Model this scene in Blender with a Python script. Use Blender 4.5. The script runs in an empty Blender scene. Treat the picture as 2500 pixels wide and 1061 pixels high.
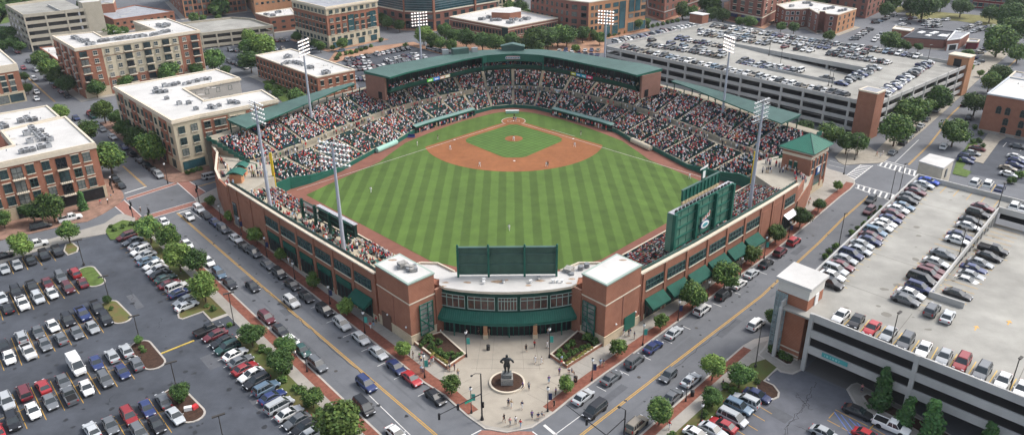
import bpy, bmesh, math, random
import numpy as np
from mathutils import Vector, Matrix
random.seed(11)
S = bpy.context.scene
C = S.collection
R = math.radians
# ---------------------------------------------------------------- camera
FPX, TH, CH, ROLL = 1887.27, R(24.9356), 82.747, R(.486)
CX, CY = 1250.0, 530.5
_c, _s = math.cos(ROLL), math.sin(ROLL)
_r = Vector((1, 0, 0)); _f = Vector((0, math.cos(TH), -math.sin(TH))); _d = Vector((0, -math.sin(TH), -math.cos(TH)))
RX = _c * _r + _s * _d; DX = -_s * _r + _c * _d
cam = bpy.data.cameras.new('camera'); cam.sensor_width = 36; cam.lens = FPX / 2500 * 36
cam.clip_start = 1; cam.clip_end = 6000
co = bpy.data.objects.new('camera', cam); C.objects.link(co); S.camera = co
m = Matrix.Identity(4)
for i in range(3):
    m[i][0] = RX[i]; m[i][1] = -DX[i]; m[i][2] = -_f[i]
m[2][3] = CH
co.matrix_world = m
# ---------------------------------------------------------------- sky, sun, exposure
SUN_EL, SUN_AZ = R(50), R(72)          # azimuth clockwise from +Y (the far side): light comes from the right
w = bpy.data.worlds.new("World"); S.world = w; w.use_nodes = True
nt = w.node_tree; bg = nt.nodes['Background']
sky = nt.nodes.new('ShaderNodeTexSky'); sky.sky_type = 'NISHITA'; sky.sun_disc = False
sky.sun_elevation = SUN_EL; sky.sun_rotation = SUN_AZ; sky.dust_density = 4.0; sky.air_density = 1.0; sky.ozone_density = 1.0
hs = nt.nodes.new('ShaderNodeHueSaturation'); hs.inputs['Saturation'].default_value = .55
nt.links.new(sky.outputs[0], hs.inputs['Color']); nt.links.new(hs.outputs[0], bg.inputs[0]); bg.inputs[1].default_value = .15
sl = bpy.data.lights.new('sun', 'SUN'); sl.energy = 1.15; sl.angle = R(12); sl.color = (1, .97, .94)
so = bpy.data.objects.new('sun', sl); C.objects.link(so)
sd = Vector((math.sin(SUN_AZ) * math.cos(SUN_EL), math.cos(SUN_AZ) * math.cos(SUN_EL), math.sin(SUN_EL)))
so.rotation_euler = sd.to_track_quat('Z', 'Y').to_euler(); so.location = (0, 0, 200)
S.view_settings.view_transform = 'Standard'; S.view_settings.look = 'None'
S.view_settings.exposure = 0.82; S.view_settings.gamma = 1
S.cycles.max_bounces = 5; S.cycles.diffuse_bounces = 3; S.cycles.glossy_bounces = 2

# ---------------------------------------------------------------- helpers
def P(x, y, z=0.0):
    "ground (or height z) point seen at photo pixel x, y (2500 wide)"
    d = RX * ((x - CX) / FPX) + DX * ((y - CY) / FPX) + _f
    k = (z - CH) / d.z
    return Vector((d.x * k, d.y * k, z))
def pj(p):
    q = Vector(p) - Vector((0, 0, CH)); dz = q.dot(_f)
    return (CX + FPX * q.dot(RX) / dz, CY + FPX * q.dot(DX) / dz)
def pxm(p):
    "photo pixels per metre at p"
    return FPX / (Vector(p) - Vector((0, 0, CH))).dot(_f)
def topz(b, ytop):
    lo, hi = b.z, 80
    for _ in range(30):
        mid = (lo + hi) / 2
        if pj((b.x, b.y, mid))[1] > ytop: lo = mid
        else: hi = mid
    return lo
def crop(ox, oy, s):
    return lambda x, y: (ox + x / s, oy + y / s)
def V2(a): return Vector((a[0], a[1], 0))
def az(a): return math.atan2(a[1], a[0])
def lerp(a, b, t): return a + (b - a) * t
ORD = ['first','second','third','fourth','fifth','sixth','seventh','eighth','ninth','tenth','eleventh','twelfth','thirteenth','fourteenth','fifteenth','sixteenth','seventeenth','eighteenth','nineteenth']
def ordw(i):
    if i < 19: return ORD[i]
    t = {2:'twenty',3:'thirty',4:'forty',5:'fifty'}[(i+1)//10]
    u = (i+1) % 10
    return (t[:-1]+'ieth') if u == 0 else t+'-'+ORD[u-1]

MATS = {}
def mat(name, col, rough=.8, var=.0, scale=1.0, spec=.3, metal=0.0, emit=None, col2=None, bump=0.0, detail=4, var2=0.0, scale2=.05):
    if name in MATS: return MATS[name]
    m = bpy.data.materials.new(name); m.use_nodes = True; n = m.node_tree; b = n.nodes['Principled BSDF']
    b.inputs['Roughness'].default_value = rough; b.inputs['Metallic'].default_value = metal
    b.inputs['Specular IOR Level'].default_value = spec
    b.inputs['Base Color'].default_value = (*col, 1)
    if var or col2 or bump:
        g = n.nodes.new('ShaderNodeNewGeometry')
        t = n.nodes.new('ShaderNodeTexNoise'); t.inputs['Scale'].default_value = scale; t.inputs['Detail'].default_value = detail; t.inputs['Roughness'].default_value = .65
        n.links.new(g.outputs['Position'], t.inputs['Vector'])
        c2 = col2 or tuple(min(1, c * (1 + var)) for c in col); c1 = col if col2 else tuple(c * (1 - var) for c in col)
        r = n.nodes.new('ShaderNodeValToRGB'); r.color_ramp.elements[0].position = .32; r.color_ramp.elements[1].position = .68
        r.color_ramp.elements[0].color = (*c1, 1); r.color_ramp.elements[1].color = (*c2, 1)
        n.links.new(t.outputs[0], r.inputs[0]); out = r.outputs[0]
        if var2:
            t2 = n.nodes.new('ShaderNodeTexNoise'); t2.inputs['Scale'].default_value = scale2; t2.inputs['Detail'].default_value = 3
            n.links.new(g.outputs['Position'], t2.inputs['Vector'])
            mr = n.nodes.new('ShaderNodeMapRange'); mr.inputs['From Min'].default_value = .3; mr.inputs['From Max'].default_value = .7
            mr.inputs['To Min'].default_value = 1 - var2; mr.inputs['To Max'].default_value = 1 + var2
            n.links.new(t2.outputs[0], mr.inputs['Value'])
            mx = n.nodes.new('ShaderNodeVectorMath'); mx.operation = 'SCALE'
            n.links.new(out, mx.inputs[0]); n.links.new(mr.outputs[0], mx.inputs['Scale']); out = mx.outputs[0]
        n.links.new(out, b.inputs['Base Color'])
        if bump:
            bp = n.nodes.new('ShaderNodeBump'); bp.inputs['Strength'].default_value = bump; bp.inputs['Distance'].default_value = .1
            n.links.new(t.outputs[0], bp.inputs['Height']); n.links.new(bp.outputs[0], b.inputs['Normal'])
    if emit:
        b.inputs['Emission Color'].default_value = (*emit[:3], 1); b.inputs['Emission Strength'].default_value = emit[3]
    MATS[name] = m
    return m
def brick(name, c1, c2, mortar):
    if name in MATS: return MATS[name]
    m = mat(name, c1, .9, col2=c2, scale=.7, var2=.14, scale2=.12)
    n = m.node_tree; b = n.nodes['Principled BSDF']; src = b.inputs['Base Color'].links[0].from_socket
    g = n.nodes.new('ShaderNodeNewGeometry'); sx = n.nodes.new('ShaderNodeSeparateXYZ'); n.links.new(g.outputs['Position'], sx.inputs[0])
    w1 = n.nodes.new('ShaderNodeMath'); w1.operation = 'MULTIPLY'; w1.inputs[1].default_value = 3.3; n.links.new(sx.outputs[2], w1.inputs[0])
    w2 = n.nodes.new('ShaderNodeMath'); w2.operation = 'FRACT'; n.links.new(w1.outputs[0], w2.inputs[0])
    w3 = n.nodes.new('ShaderNodeMath'); w3.operation = 'LESS_THAN'; w3.inputs[1].default_value = .22; n.links.new(w2.outputs[0], w3.inputs[0])
    nz = n.nodes.new('ShaderNodeTexNoise'); nz.inputs['Scale'].default_value = 5; n.links.new(g.outputs['Position'], nz.inputs['Vector'])
    w4 = n.nodes.new('ShaderNodeMath'); w4.operation = 'MULTIPLY'; n.links.new(w3.outputs[0], w4.inputs[0]); n.links.new(nz.outputs[0], w4.inputs[1])
    mx = n.nodes.new('ShaderNodeMix'); mx.data_type = 'RGBA'; n.links.new(w4.outputs[0], mx.inputs[0]); n.links.new(src, mx.inputs[6]); mx.inputs[7].default_value = (*mortar, 1)
    n.links.new(mx.outputs[2], b.inputs['Base Color'])
    return m

class MB:
    def __init__(s): s.v = []; s.f = []; s.m = []
    def add(s, vs, fs, mi=0):
        o = len(s.v); s.v += [tuple(v) for v in vs]
        s.f += [tuple(i + o for i in f) for f in fs]; s.m += [mi] * len(fs); return s
    def poly(s, pts, z=None, mi=0):
        vs = [(p[0], p[1], p[2] if z is None else z) for p in pts]
        return s.add(vs, [tuple(range(len(vs)))], mi)
    def prism(s, pts, z0, z1, mi=0, top=None, bottom=True):
        n = len(pts)
        if sum(pts[i][0]*pts[(i+1)%n][1]-pts[(i+1)%n][0]*pts[i][1] for i in range(n)) < 0: pts = list(pts)[::-1]
        vs = [(p[0], p[1], z0) for p in pts] + [(p[0], p[1], z1) for p in pts]
        s.add(vs, [(i, (i+1) % n, n+(i+1) % n, n+i) for i in range(n)], mi)
        s.add(vs[n:], [tuple(range(n))], mi if top is None else top)
        if bottom: s.add(vs[:n], [tuple(range(n))[::-1]], mi)
        return s
    def box(s, c, size, rz=0, mi=0):
        x, y, z = size[0]/2, size[1]/2, size[2]/2; ca, sa = math.cos(rz), math.sin(rz)
        vs = [(c[0]+a*x*ca-b*y*sa, c[1]+a*x*sa+b*y*ca, c[2]+d*z) for d in (-1, 1) for a, b in ((-1,-1),(1,-1),(1,1),(-1,1))]
        return s.add(vs, [(3,2,1,0),(4,5,6,7),(0,1,5,4),(1,2,6,5),(2,3,7,6),(3,0,4,7)], mi)
    def bar(s, a, b, w, h, z0, mi=0):
        "horizontal wall/beam from a to b, width w, from z0 up h"
        a = V2(a); b = V2(b); d = b - a; c = (a + b) / 2
        return s.box((c.x, c.y, z0 + h/2), (d.length, w, h), az(d), mi)
    def tube(s, a, b, r0, r1=None, n=8, mi=0, caps=True):
        a = Vector(a); b = Vector(b); r1 = r0 if r1 is None else r1; d = (b - a).normalized()
        u = d.cross(Vector((0, 0, 1)) if abs(d.z) < .9 else Vector((1, 0, 0))).normalized(); v = d.cross(u)
        vs = [p + (u*math.cos(t) + v*math.sin(t))*r for p, r in ((a, r0), (b, r1)) for t in [2*math.pi*i/n for i in range(n)]]
        fs = [(i, n+i, n+(i+1) % n, (i+1) % n) for i in range(n)]
        if caps: fs += [tuple(range(n)), tuple(range(n, 2*n))[::-1]]
        return s.add(vs, fs, mi)
    def ball(s, c, r, mi=0, n=8, k=5, sz=1):
        vs = [(c[0]+r*math.sin(math.pi*j/k)*math.cos(2*math.pi*i/n), c[1]+r*math.sin(math.pi*j/k)*math.sin(2*math.pi*i/n), c[2]+r*sz*math.cos(math.pi*j/k)) for j in range(1, k) for i in range(n)]
        vs += [(c[0], c[1], c[2]+r*sz), (c[0], c[1], c[2]-r*sz)]; T = len(vs)-2
        fs = [(j*n+i, (j+1)*n+i, (j+1)*n+(i+1) % n, j*n+(i+1) % n) for j in range(k-2) for i in range(n)]
        fs += [(T, i, (i+1) % n) for i in range(n)] + [(T+1, (k-2)*n+(i+1) % n, (k-2)*n+i) for i in range(n)]
        return s.add(vs, fs, mi)
    def ring(s, c, r0, r1, z, n=48, a0=0, a1=2*math.pi, mi=0):
        vs = [(c[0]+r*math.cos(a0+(a1-a0)*i/n), c[1]+r*math.sin(a0+(a1-a0)*i/n), z) for i in range(n+1) for r in (r0, r1)]
        return s.add(vs, [(2*i, 2*i+1, 2*i+3, 2*i+2) for i in range(n)], mi)
    def strip(s, A, B, mi=0):
        n = len(A); return s.add(list(A)+list(B), [(i, i+1, n+i+1, n+i) for i in range(n-1)], mi)
    def use(s, o, loc=(0,0,0), rz=0, sc=1):
        ca, sa = math.cos(rz)*sc, math.sin(rz)*sc; k = len(s.v)
        s.v += [(loc[0]+x*ca-y*sa, loc[1]+x*sa+y*ca, loc[2]+z*sc) for x, y, z in o.v]
        s.f += [tuple(i+k for i in f) for f in o.f]; s.m += o.m; return s
    def mesh(s, name, mats, off=(0,0,0), smooth=False):
        me = bpy.data.meshes.new(name)
        me.from_pydata([(x-off[0], y-off[1], z-off[2]) for x, y, z in s.v], [], s.f)
        for mm in (mats if isinstance(mats, (list, tuple)) else [mats]): me.materials.append(mm)
        me.polygons.foreach_set('material_index', s.m)
        if smooth: me.polygons.foreach_set('use_smooth', [True]*len(s.f))
        me.update(); return me
    def build(s, name, mats, parent=None, smooth=False, origin=None, at=None):
        if parent is not None: off = ROOTLOC.get(parent.name, Vector())
        elif origin is not None: off = Vector(origin)
        else: off = Vector()
        if at is not None:      # the mesh is drawn about its own origin and set down at 'at'
            o = bpy.data.objects.new(name, s.mesh(name, mats, (0,0,0), smooth)); C.objects.link(o); o.location = at; ROOTLOC[o.name] = Vector(at); return o
        o = bpy.data.objects.new(name, s.mesh(name, mats, off, smooth)); C.objects.link(o)
        if parent is not None: o.parent = parent; ROOTLOC[o.name] = off
        else: o.location = off; ROOTLOC[o.name] = off
        return o
ROOTLOC = {}
def tag(o, label, cat, group=None):
    o['label'] = label; o['category'] = cat
    if group: o['group'] = group
    return o
def struct(o): o['kind'] = 'structure'; return o
def stuff(o): o['kind'] = 'stuff'; return o
def thing(name, label, cat, loc=(0,0,0), group=None):
    o = bpy.data.objects.new(name, None); C.objects.link(o); o.location = loc; o.empty_display_size = .2
    ROOTLOC[o.name] = Vector(loc)
    return tag(o, label, cat, group)
def inst(name, me, parent=None, loc=(0,0,0), rz=0, sc=1, mats=None):
    o = bpy.data.objects.new(name, me); C.objects.link(o)
    if parent is not None: o.parent = parent
    o.location = loc; o.rotation_euler = (0, 0, rz)
    if sc != 1: o.scale = (sc,)*3
    if mats:
        for i, mm in mats.items(): o.material_slots[i].link = 'OBJECT'; o.material_slots[i].material = mm
    return o
def offset_poly(pts, d):
    pts = [V2(p) for p in pts]; n = len(pts)
    if sum(pts[i].x*pts[(i+1)%n].y-pts[(i+1)%n].x*pts[i].y for i in range(n)) < 0: pts = pts[::-1]
    out = []
    for i in range(n):
        a, b, c = pts[i-1], pts[i], pts[(i+1) % n]
        d1 = (b-a).normalized(); d2 = (c-b).normalized()
        n1 = Vector((d1.y, -d1.x, 0)); n2 = Vector((d2.y, -d2.x, 0)); k = n1 + n2
        if k.length < .3: k = n1
        else: k = k / max(.35, k.length_squared/2)
        out.append(b + k*d)
    return out
def offset_line(pts, d):
    "shift an open polyline sideways (positive = right of its direction)"
    pts = [V2(p) for p in pts]; out = []
    for i, b in enumerate(pts):
        d1 = (b-pts[i-1]).normalized() if i else (pts[1]-b).normalized()
        d2 = (pts[i+1]-b).normalized() if i < len(pts)-1 else d1
        n1 = Vector((d1.y, -d1.x, 0)); n2 = Vector((d2.y, -d2.x, 0)); k = n1+n2; k = k/max(.4, k.length_squared/2)
        out.append(b+k*d)
    return out
def pl_len(pts): return sum((V2(pts[i+1])-V2(pts[i])).length for i in range(len(pts)-1))
def pl_at(pts, s):
    for i in range(len(pts)-1):
        a, b = V2(pts[i]), V2(pts[i+1]); L = (b-a).length
        if s <= L or i == len(pts)-2: return a+(b-a)*(s/L), az(b-a)
        s -= L
# ---------------------------------------------------------------- materials
asphalt = mat('asphalt', (.132,.138,.148), .9, var=.1, scale=.35, var2=.14, scale2=.05, detail=8)
lot_asphalt = mat('lot_asphalt', (.064,.071,.084), .85, var=.22, scale=.22, var2=.3, scale2=.04, detail=8)
concrete = mat('concrete', (.31,.29,.255), .9, var=.1, scale=.5, var2=.1, scale2=.08)
plazac = mat('plaza_concrete', (.34,.305,.25), .85, var=.08, scale=.4, var2=.12, scale2=.12)
kerbm = mat('kerb_concrete', (.4,.37,.33), .9, var=.1, scale=1)
paver = mat('brick_paver', (.2,.075,.05), .9, var=.25, scale=1.5)
paver_pale = mat('pale_brick_paver', (.27,.13,.1), .9, var=.2, scale=1.5)
mulch = mat('mulch', (.055,.03,.02), .95, var=.35, scale=2)
lawn = mat('lawn', (.085,.13,.03), .95, var=.3, scale=.8)
drylawn = mat('dry_lawn', (.17,.16,.06), .95, var=.3, scale=.3)
white = mat('road_white', (.62,.61,.58), .8, var=.15, scale=2)
yellow = mat('road_yellow', (.55,.31,.04), .8, var=.15, scale=2)
blueline = mat('road_blue', (.12,.2,.5), .8, var=.15, scale=2)
redbrick = brick('red_brick', (.25,.1,.06), (.31,.13,.08), (.35,.24,.18))
darkbrick = brick('dark_brick', (.21,.085,.063), (.26,.11,.08), (.3,.2,.16))
tanbrick = brick('orange_brick', (.4,.19,.095), (.46,.23,.12), (.42,.3,.2))
creamw = mat('cream_stucco', (.5,.44,.32), .9, var=.05, scale=.5, var2=.06)
greyw = mat('grey_stucco', (.4,.38,.35), .9, var=.06, scale=.5, var2=.06)
stone = mat('cream_stone', (.52,.43,.3), .9, var=.1, scale=1)
trim = mat('pale_trim', (.6,.53,.42), .85, var=.06, scale=1)
roofw = mat('white_roof', (.52,.51,.485), .8, var=.08, scale=.3, var2=.1, scale2=.07, detail=8)
roofg = mat('grey_roof', (.3,.31,.33), .85, var=.15, scale=.3, var2=.12)
roofk = mat('black_roof', (.03,.035,.045), .8, var=.2, scale=.3)
rust = mat('rust_stain', (.33,.24,.17), .9, var=.4, scale=1.5)
gconc = mat('garage_concrete', (.42,.415,.395), .9, var=.08, scale=.3, var2=.12, scale2=.06, detail=6)
gdeck = mat('garage_deck', (.29,.283,.255), .85, var=.13, scale=.2, var2=.16, scale2=.05, detail=7)
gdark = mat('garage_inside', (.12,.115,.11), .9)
green = mat('green_steel', (.015,.105,.075), .5, var=.1, scale=1)
greendk = mat('dark_green_steel', (.01,.06,.045), .5, var=.1, scale=1)
greenlt = mat('sage_green_roof', (.06,.115,.1), .6, var=.12, scale=.4, var2=.16)
greencv = mat('green_canvas', (.008,.075,.052), .8, var=.15, scale=1)
seatg = mat('seat_green', (.012,.045,.04), .6, var=.2, scale=1)
glass = mat('window_glass', (.03,.05,.055), .12, spec=.6, var=.5, scale=.3)
glassb = mat('teal_glass', (.03,.085,.1), .12, spec=.6, var=.4, scale=.2)
glassd = mat('dark_opening', (.015,.016,.018), .4)
framew = mat('pale_frame', (.5,.48,.42), .7)
framed = mat('dark_green_frame', (.04,.09,.08), .6)
metal = mat('grey_metal', (.4,.42,.44), .4, metal=.6, var=.1, scale=1)
polem = mat('galvanised_pole', (.42,.45,.52), .5, metal=.2)
blackm = mat('black_metal', (.02,.02,.022), .45)
greym = mat('dull_metal', (.2,.21,.22), .6, var=.3, scale=3)
whitem = mat('white_paint', (.75,.75,.73), .5)
yellowm = mat('yellow_paint', (.72,.52,.03), .5)
barkm = mat('bark', (.11,.08,.055), .95, var=.3, scale=3)
dirt = mat('infield_dirt', (.245,.096,.038), .95, var=.12, scale=.5, var2=.12, scale2=.1, detail=8)
trackm = mat('warning_track', (.2,.085,.06), .95, var=.12, scale=.5, var2=.12, scale2=.08, detail=8)
chalk = mat('chalk', (.55,.5,.44), .9, var=.1, scale=2)
lampm = mat('lit_lamp', (.9,.85,.8), .5, emit=(1,.84,.78,1.5))
bronze = mat('bronze', (.045,.05,.052), .4, metal=.5, var=.3, scale=3)
def grass_mat(name, base, fac, dirs):
    "mown grass: each dir = (angle, period, x-limit) adds a light/dark stripe field"
    m = mat(name, base, .95, var=.14, scale=.25, var2=.1, scale2=.06, detail=8)
    n = m.node_tree; b = n.nodes['Principled BSDF']; src = b.inputs['Base Color'].links[0].from_socket
    g = n.nodes.new('ShaderNodeNewGeometry'); s = n.nodes.new('ShaderNodeSeparateXYZ'); n.links.new(g.outputs['Position'], s.inputs[0])
    nz = n.nodes.new('ShaderNodeTexNoise'); nz.inputs['Scale'].default_value = .6; n.links.new(g.outputs['Position'], nz.inputs['Vector'])
    def M(op, a, bb, c=None):
        q = n.nodes.new('ShaderNodeMath'); q.operation = op
        for i, x in enumerate((a, bb, c)):
            if x is None: continue
            if isinstance(x, (int, float)): q.inputs[i].default_value = x
            else: n.links.new(x, q.inputs[i])
        return q.outputs[0]
    tot = None
    for ang, per, ph, amp, x0, x1 in dirs:
        u = M('ADD', M('MULTIPLY', s.outputs[0], math.cos(ang)), M('MULTIPLY', s.outputs[1], math.sin(ang)))
        u = M('ADD', u, M('MULTIPLY', nz.outputs[0], .35))
        wv = M('SINE', M('ADD', M('MULTIPLY', u, 2*math.pi/per), ph), 0)
        wv = M('MULTIPLY', wv, 6); wv = M('MINIMUM', M('MAXIMUM', wv, -1), 1)
        wv = M('MULTIPLY', wv, amp)
        if x1 != x0:
            mr = n.nodes.new('ShaderNodeMapRange'); mr.inputs['From Min'].default_value = x0; mr.inputs['From Max'].default_value = x1
            n.links.new(s.outputs[0], mr.inputs['Value']); wv = M('MULTIPLY', wv, mr.outputs[0])
        tot = wv if tot is None else M('ADD', tot, wv)
    if name == 'mown_outfield':      # the foul ground behind the infield is mown plain
        my = n.nodes.new('ShaderNodeMapRange'); my.inputs['From Min'].default_value = 226; my.inputs['From Max'].default_value = 214; my.inputs['To Min'].default_value = .3; n.links.new(s.outputs[1], my.inputs['Value']); tot = M('MULTIPLY', tot, my.outputs[0])
    v = n.nodes.new('ShaderNodeVectorMath'); v.operation = 'SCALE'; n.links.new(src, v.inputs[0]); n.links.new(M('ADD', tot, 1.0), v.inputs['Scale'])
    n.links.new(v.outputs[0], b.inputs['Base Color']); return m
AX = 0.8   # x of the field's axis
outfield = grass_mat('mown_outfield', (.072,.124,.024), 1, [(0, 4.35, 1.9, .17, 0, 0), (R(45), 5.0, 0, .06, 15, 38)])
infield = grass_mat('mown_infield', (.07,.132,.028), 1, [(R(45), 1.75, 0, .1, 0, 0), (R(-45), 1.75, 0, .1, 0, 0)])
# ---------------------------------------------------------------- ground, streets, pavements
def PP(l, z=0): return [P(x, y, z) for x, y in l]
g = MB(); g.poly([(-690,-50),(690,-50),(690,890),(-690,890)], -.35, 0)
struct(g.build('ground', mat('far_ground', (.1,.13,.05), .95, var=.35, scale=.02)))
g = MB(); g.poly([(-420,20),(420,20),(420,560),(-420,560)], 0, 0); struct(g.build('road', asphalt))
# ballpark block
KB = [(474,487),(483,499),(520,531),(568,566),(640,624),(676,652),(980,890),(1034,934),(1084,966),(1139,1015),(1184,1047),(1237,1056),(1298,1045),(1353,1008),(1402,968),(1480,911),(1515,887),(1684,765),(1801,678),(1877,624),(1943,572),(1983,540),(2018,510),(2052,481),(2077,462),(2088,449),(2086,439),(2057,423),(2022,413)]
KBw = PP(KB)
blk = KBw + [Vector((92,222,0)), Vector((62,268,0)), Vector((30,297,0)), Vector((-30,297,0)), Vector((-60,272,0)), Vector((-94,222,0)), P(544,452), P(506,470)]
b = MB(); b.prism(offset_poly(blk, 0), -.05, .14, 0, top=0); struct(b.build('kerb', kerbm))
b = MB(); b.poly(offset_poly(blk, -.28), .145); struct(b.build('pavement', concrete))
bl = KBw[1:10]; br = KBw[13:26]
def inward(line): return -1 if (offset_line(line, 1)[3]-Vector((0,200,0))).length > (line[3]-Vector((0,200,0))).length else 1
sgl, sgr = inward(bl), inward(br)
b = MB()
for line, sg in ((bl, sgl), (br, sgr)):
    b.strip([(p.x,p.y,.152) for p in offset_line(line, sg*.35)], [(p.x,p.y,.152) for p in offset_line(line, sg*2.4)])
struct(b.build('brick_pavement', paver))
# corner plaza with its paving joints
pl = PP([(1060,830),(1078,820),(1076,782),(1240,800),(1402,782),(1407,820),(1420,830),(1342,871),(1390,905),(1395,960),(1353,1000),(1298,1036),(1237,1047),(1184,1038),(1139,1006),(1086,955),(1085,905),(1139,870)])
b = MB(); b.poly(pl, .150); struct(b.build('plaza', plazac))
b = MB(); jm = mat('paving_joint', (.22,.2,.17), .9)
for x in (1178,1208,1271,1302): b.strip([tuple(P(x,805))[:2]+(.154,), tuple(P(x+.6,805))[:2]+(.154,)], [tuple(P(x+(x-1240)*.25,905))[:2]+(.154,), tuple(P(x+(x-1240)*.25+.9,905))[:2]+(.154,)])
for yy in (878,899): b.strip([tuple(P(1150,yy))[:2]+(.154,), tuple(P(1150,yy+.7))[:2]+(.154,)], [tuple(P(1330,yy))[:2]+(.154,), tuple(P(1330,yy+.7))[:2]+(.154,)])
def joints(line, d0, d1, step):
    A = offset_line(line, d0); B = offset_line(line, d1); L = pl_len(A); LB = pl_len(B); s = 1
    while s < L-1:
        p, _ = pl_at(A, s); q, _ = pl_at(B, s*LB/L); t = (q-p).normalized(); n = Vector((t.y,-t.x,0))*.035
        b.add([(p+n).to_tuple()[:2]+(.156,), (q+n).to_tuple()[:2]+(.156,), (q-n).to_tuple()[:2]+(.156,), (p-n).to_tuple()[:2]+(.156,)], [(0,1,2,3)]); s += step
joints(bl, sgl*2.6, sgl*6.5, 2.6); joints(br, sgr*2.6, sgr*6.5, 2.6)
struct(b.build('paving_joints', jm))

U1 = Vector((math.cos(R(130.6)), math.sin(R(130.6)), 0)); N1 = Vector((U1.y, -U1.x, 0))      # left street, N1 points to the ballpark
U2 = Vector((math.cos(R(46.6)), math.sin(R(46.6)), 0)); N2 = Vector((U2.y, -U2.x, 0))         # right street, N2 points away from the ballpark
LK = P(916,1045)    # a point of the left street's far kerb
def ls(s, n): return LK + U1*s + N1*n
def sheet(name, m, polys, z):
    b = MB()
    for p in polys: b.poly([(q[0],q[1]) for q in p], z)
    return struct(b.build(name, m))
# left lot block: kerb, brick, walk, verge
s0, s1 = -14, 106
ramp = (42.5, 47.5)
b = MB()
for a, c in ((s0, s1),):
    b.prism([ls(a,0), ls(c,0), ls(c,-7.6), ls(a,-7.6)], -.05, .14)
struct(b.build('kerb', kerbm))
sheet('brick_pavement', paver, [[ls(s0,-.35), ls(s1,-.35), ls(s1,-2.1), ls(s0,-2.1)]], .145)
sheet('pavement', concrete, [[ls(s0,-2.1), ls(s1,-2.1), ls(s1,-4.1), ls(s0,-4.1)]], .149)
VL = mat('verge', (.1,.075,.03), .95, col2=(.08,.12,.03), scale=.18, detail=6)
sheet('verge', VL, [[ls(s0,-4.1), ls(ramp[0]-3,-4.1), ls(ramp[0]-3,-7.3), ls(s0,-7.3)], [ls(ramp[1]+2,-4.1), ls(s1,-4.1), ls(s1,-7.3), ls(ramp[1]+2,-7.3)]], .153)
# lot surface and its north pavement
lotp = PP([(286,560),(255,571),(97,610),(-60,655)]) + [Vector((-110,90,0)), Vector((-95,50,0)), ls(-20,-7.6), ls(95,-7.6)]
sheet('parking_lot', lot_asphalt, [lotp], .006)
sheet('parking_lot', lot_asphalt, [[ls(ramp[0]-2,-7.8), ls(ramp[1]+1,-7.8), ls(ramp[1]+1,-4.2), ls(ramp[0]-2,-4.2)]], .158)
nb = PP([(-70,668),(97,611),(190,583),(255,572),(290,556),(330,545),(330,532),(300,522),(286,525),(255,546),(133,581),(-70,640)])
b = MB(); b.prism(nb, -.05, .14); struct(b.build('pavement', concrete))
# corner planting bed
b = MB(); b.poly(PP([(258,566),(262,556),(300,538),(345,545),(352,560),(300,584),(270,586)]), .19); struct(b.build('verge', lawn))

# north side of the cross street: brick building pavement etc.
def pave(pts, m=concrete, z=.14, name='pavement'):
    b = MB(); b.prism(pts, -.05, z); return struct(b.build(name, m))
pave(PP([(-60,600),(60,574),(170,548),(212,541),(250,523),(292,497),(303,482),(300,470),(270,440),(200,420),(-60,470)]), mat('paver_walk', (.25,.15,.11), .9, var=.3, scale=.5))
pave(PP([(413,444),(400,436),(330,370),(243,300),(300,290),(560,330),(560,385),(532,425),(470,442),(430,446)]), mat('paver_walk', (.2,.1,.08)), )
# red crosswalks of the left junction + white edges
def band(p, q, wd, z=.004):
    a = P(*p); b_ = P(*q); d = (b_-a).normalized(); n = Vector((d.y,-d.x,0))*wd/2
    return [a+n, b_+n, b_-n, a-n]
cw = [[(304,488),(315,478),(430,443),(441,450),(308,483),(306,488)]]
sheet('crosswalk', paver_pale, [PP([(307,483),(428,445),(434,449),(311,489)]), PP([(432,444),(463,443),(502,468),(476,484)]), PP([(281,504),(303,488),(345,527),(330,545),(320,540)]), PP([(352,527),(479,490),(479,500),(357,536)])], .005)
wl = [band((304,472),(358,455),.5), band((307,483),(428,445),.18), band((311,489),(434,449),.18), band((432,445),(476,484),.18), band((463,443),(502,468),.18), band((281,504),(330,545),.18), band((303,488),(345,527),.18), band((352,526),(478,490),.18), band((357,536),(482,500),.18), band((431,521),(466,511),.45), band((465,514),(492,534),.18), band((880,943),(1002,1061),.14)]
# right near corner
wl += [band((1328,1036),(1358,1061),.5), band((1440,997),(1353,1061),.14), band((1300,1052),(1312,1061),.2), band((1175,1048),(1150,1061),.2)]
sheet('crosswalk', paver_pale, [PP([(1176,1049),(1298,1052),(1312,1066),(1160,1066)])], .003)
# parking ticks on the streets
for x, y in [(760,570),(795,598),(838,633),(880,668),(925,705),(967,742),(1008,782),(1088,862)]:
    pass
T = crop(600,520,1.961)
for x, y in [(130,280),(195,330),(260,385),(335,445),(410,515),(490,582),(578,650),(655,720),(735,782),(850,862)]:
    p = P(*T(x,y)); wl.append([p+U1*.06+N1*.9, p+U1*.06-N1*1.1, p-U1*.06-N1*1.1, p-U1*.06+N1*.9])
T = crop(1240,520,1.961)
for x, y in [(445,838),(555,762),(660,690),(762,612),(850,545),(1000,438),(1090,380),(1218,285)]:
    p = P(*T(x,y)); wl.append([p+U2*.06-N2*.9, p+U2*.06+N2*1.1, p-U2*.06+N2*1.1, p-U2*.06-N2*.9])
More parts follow.
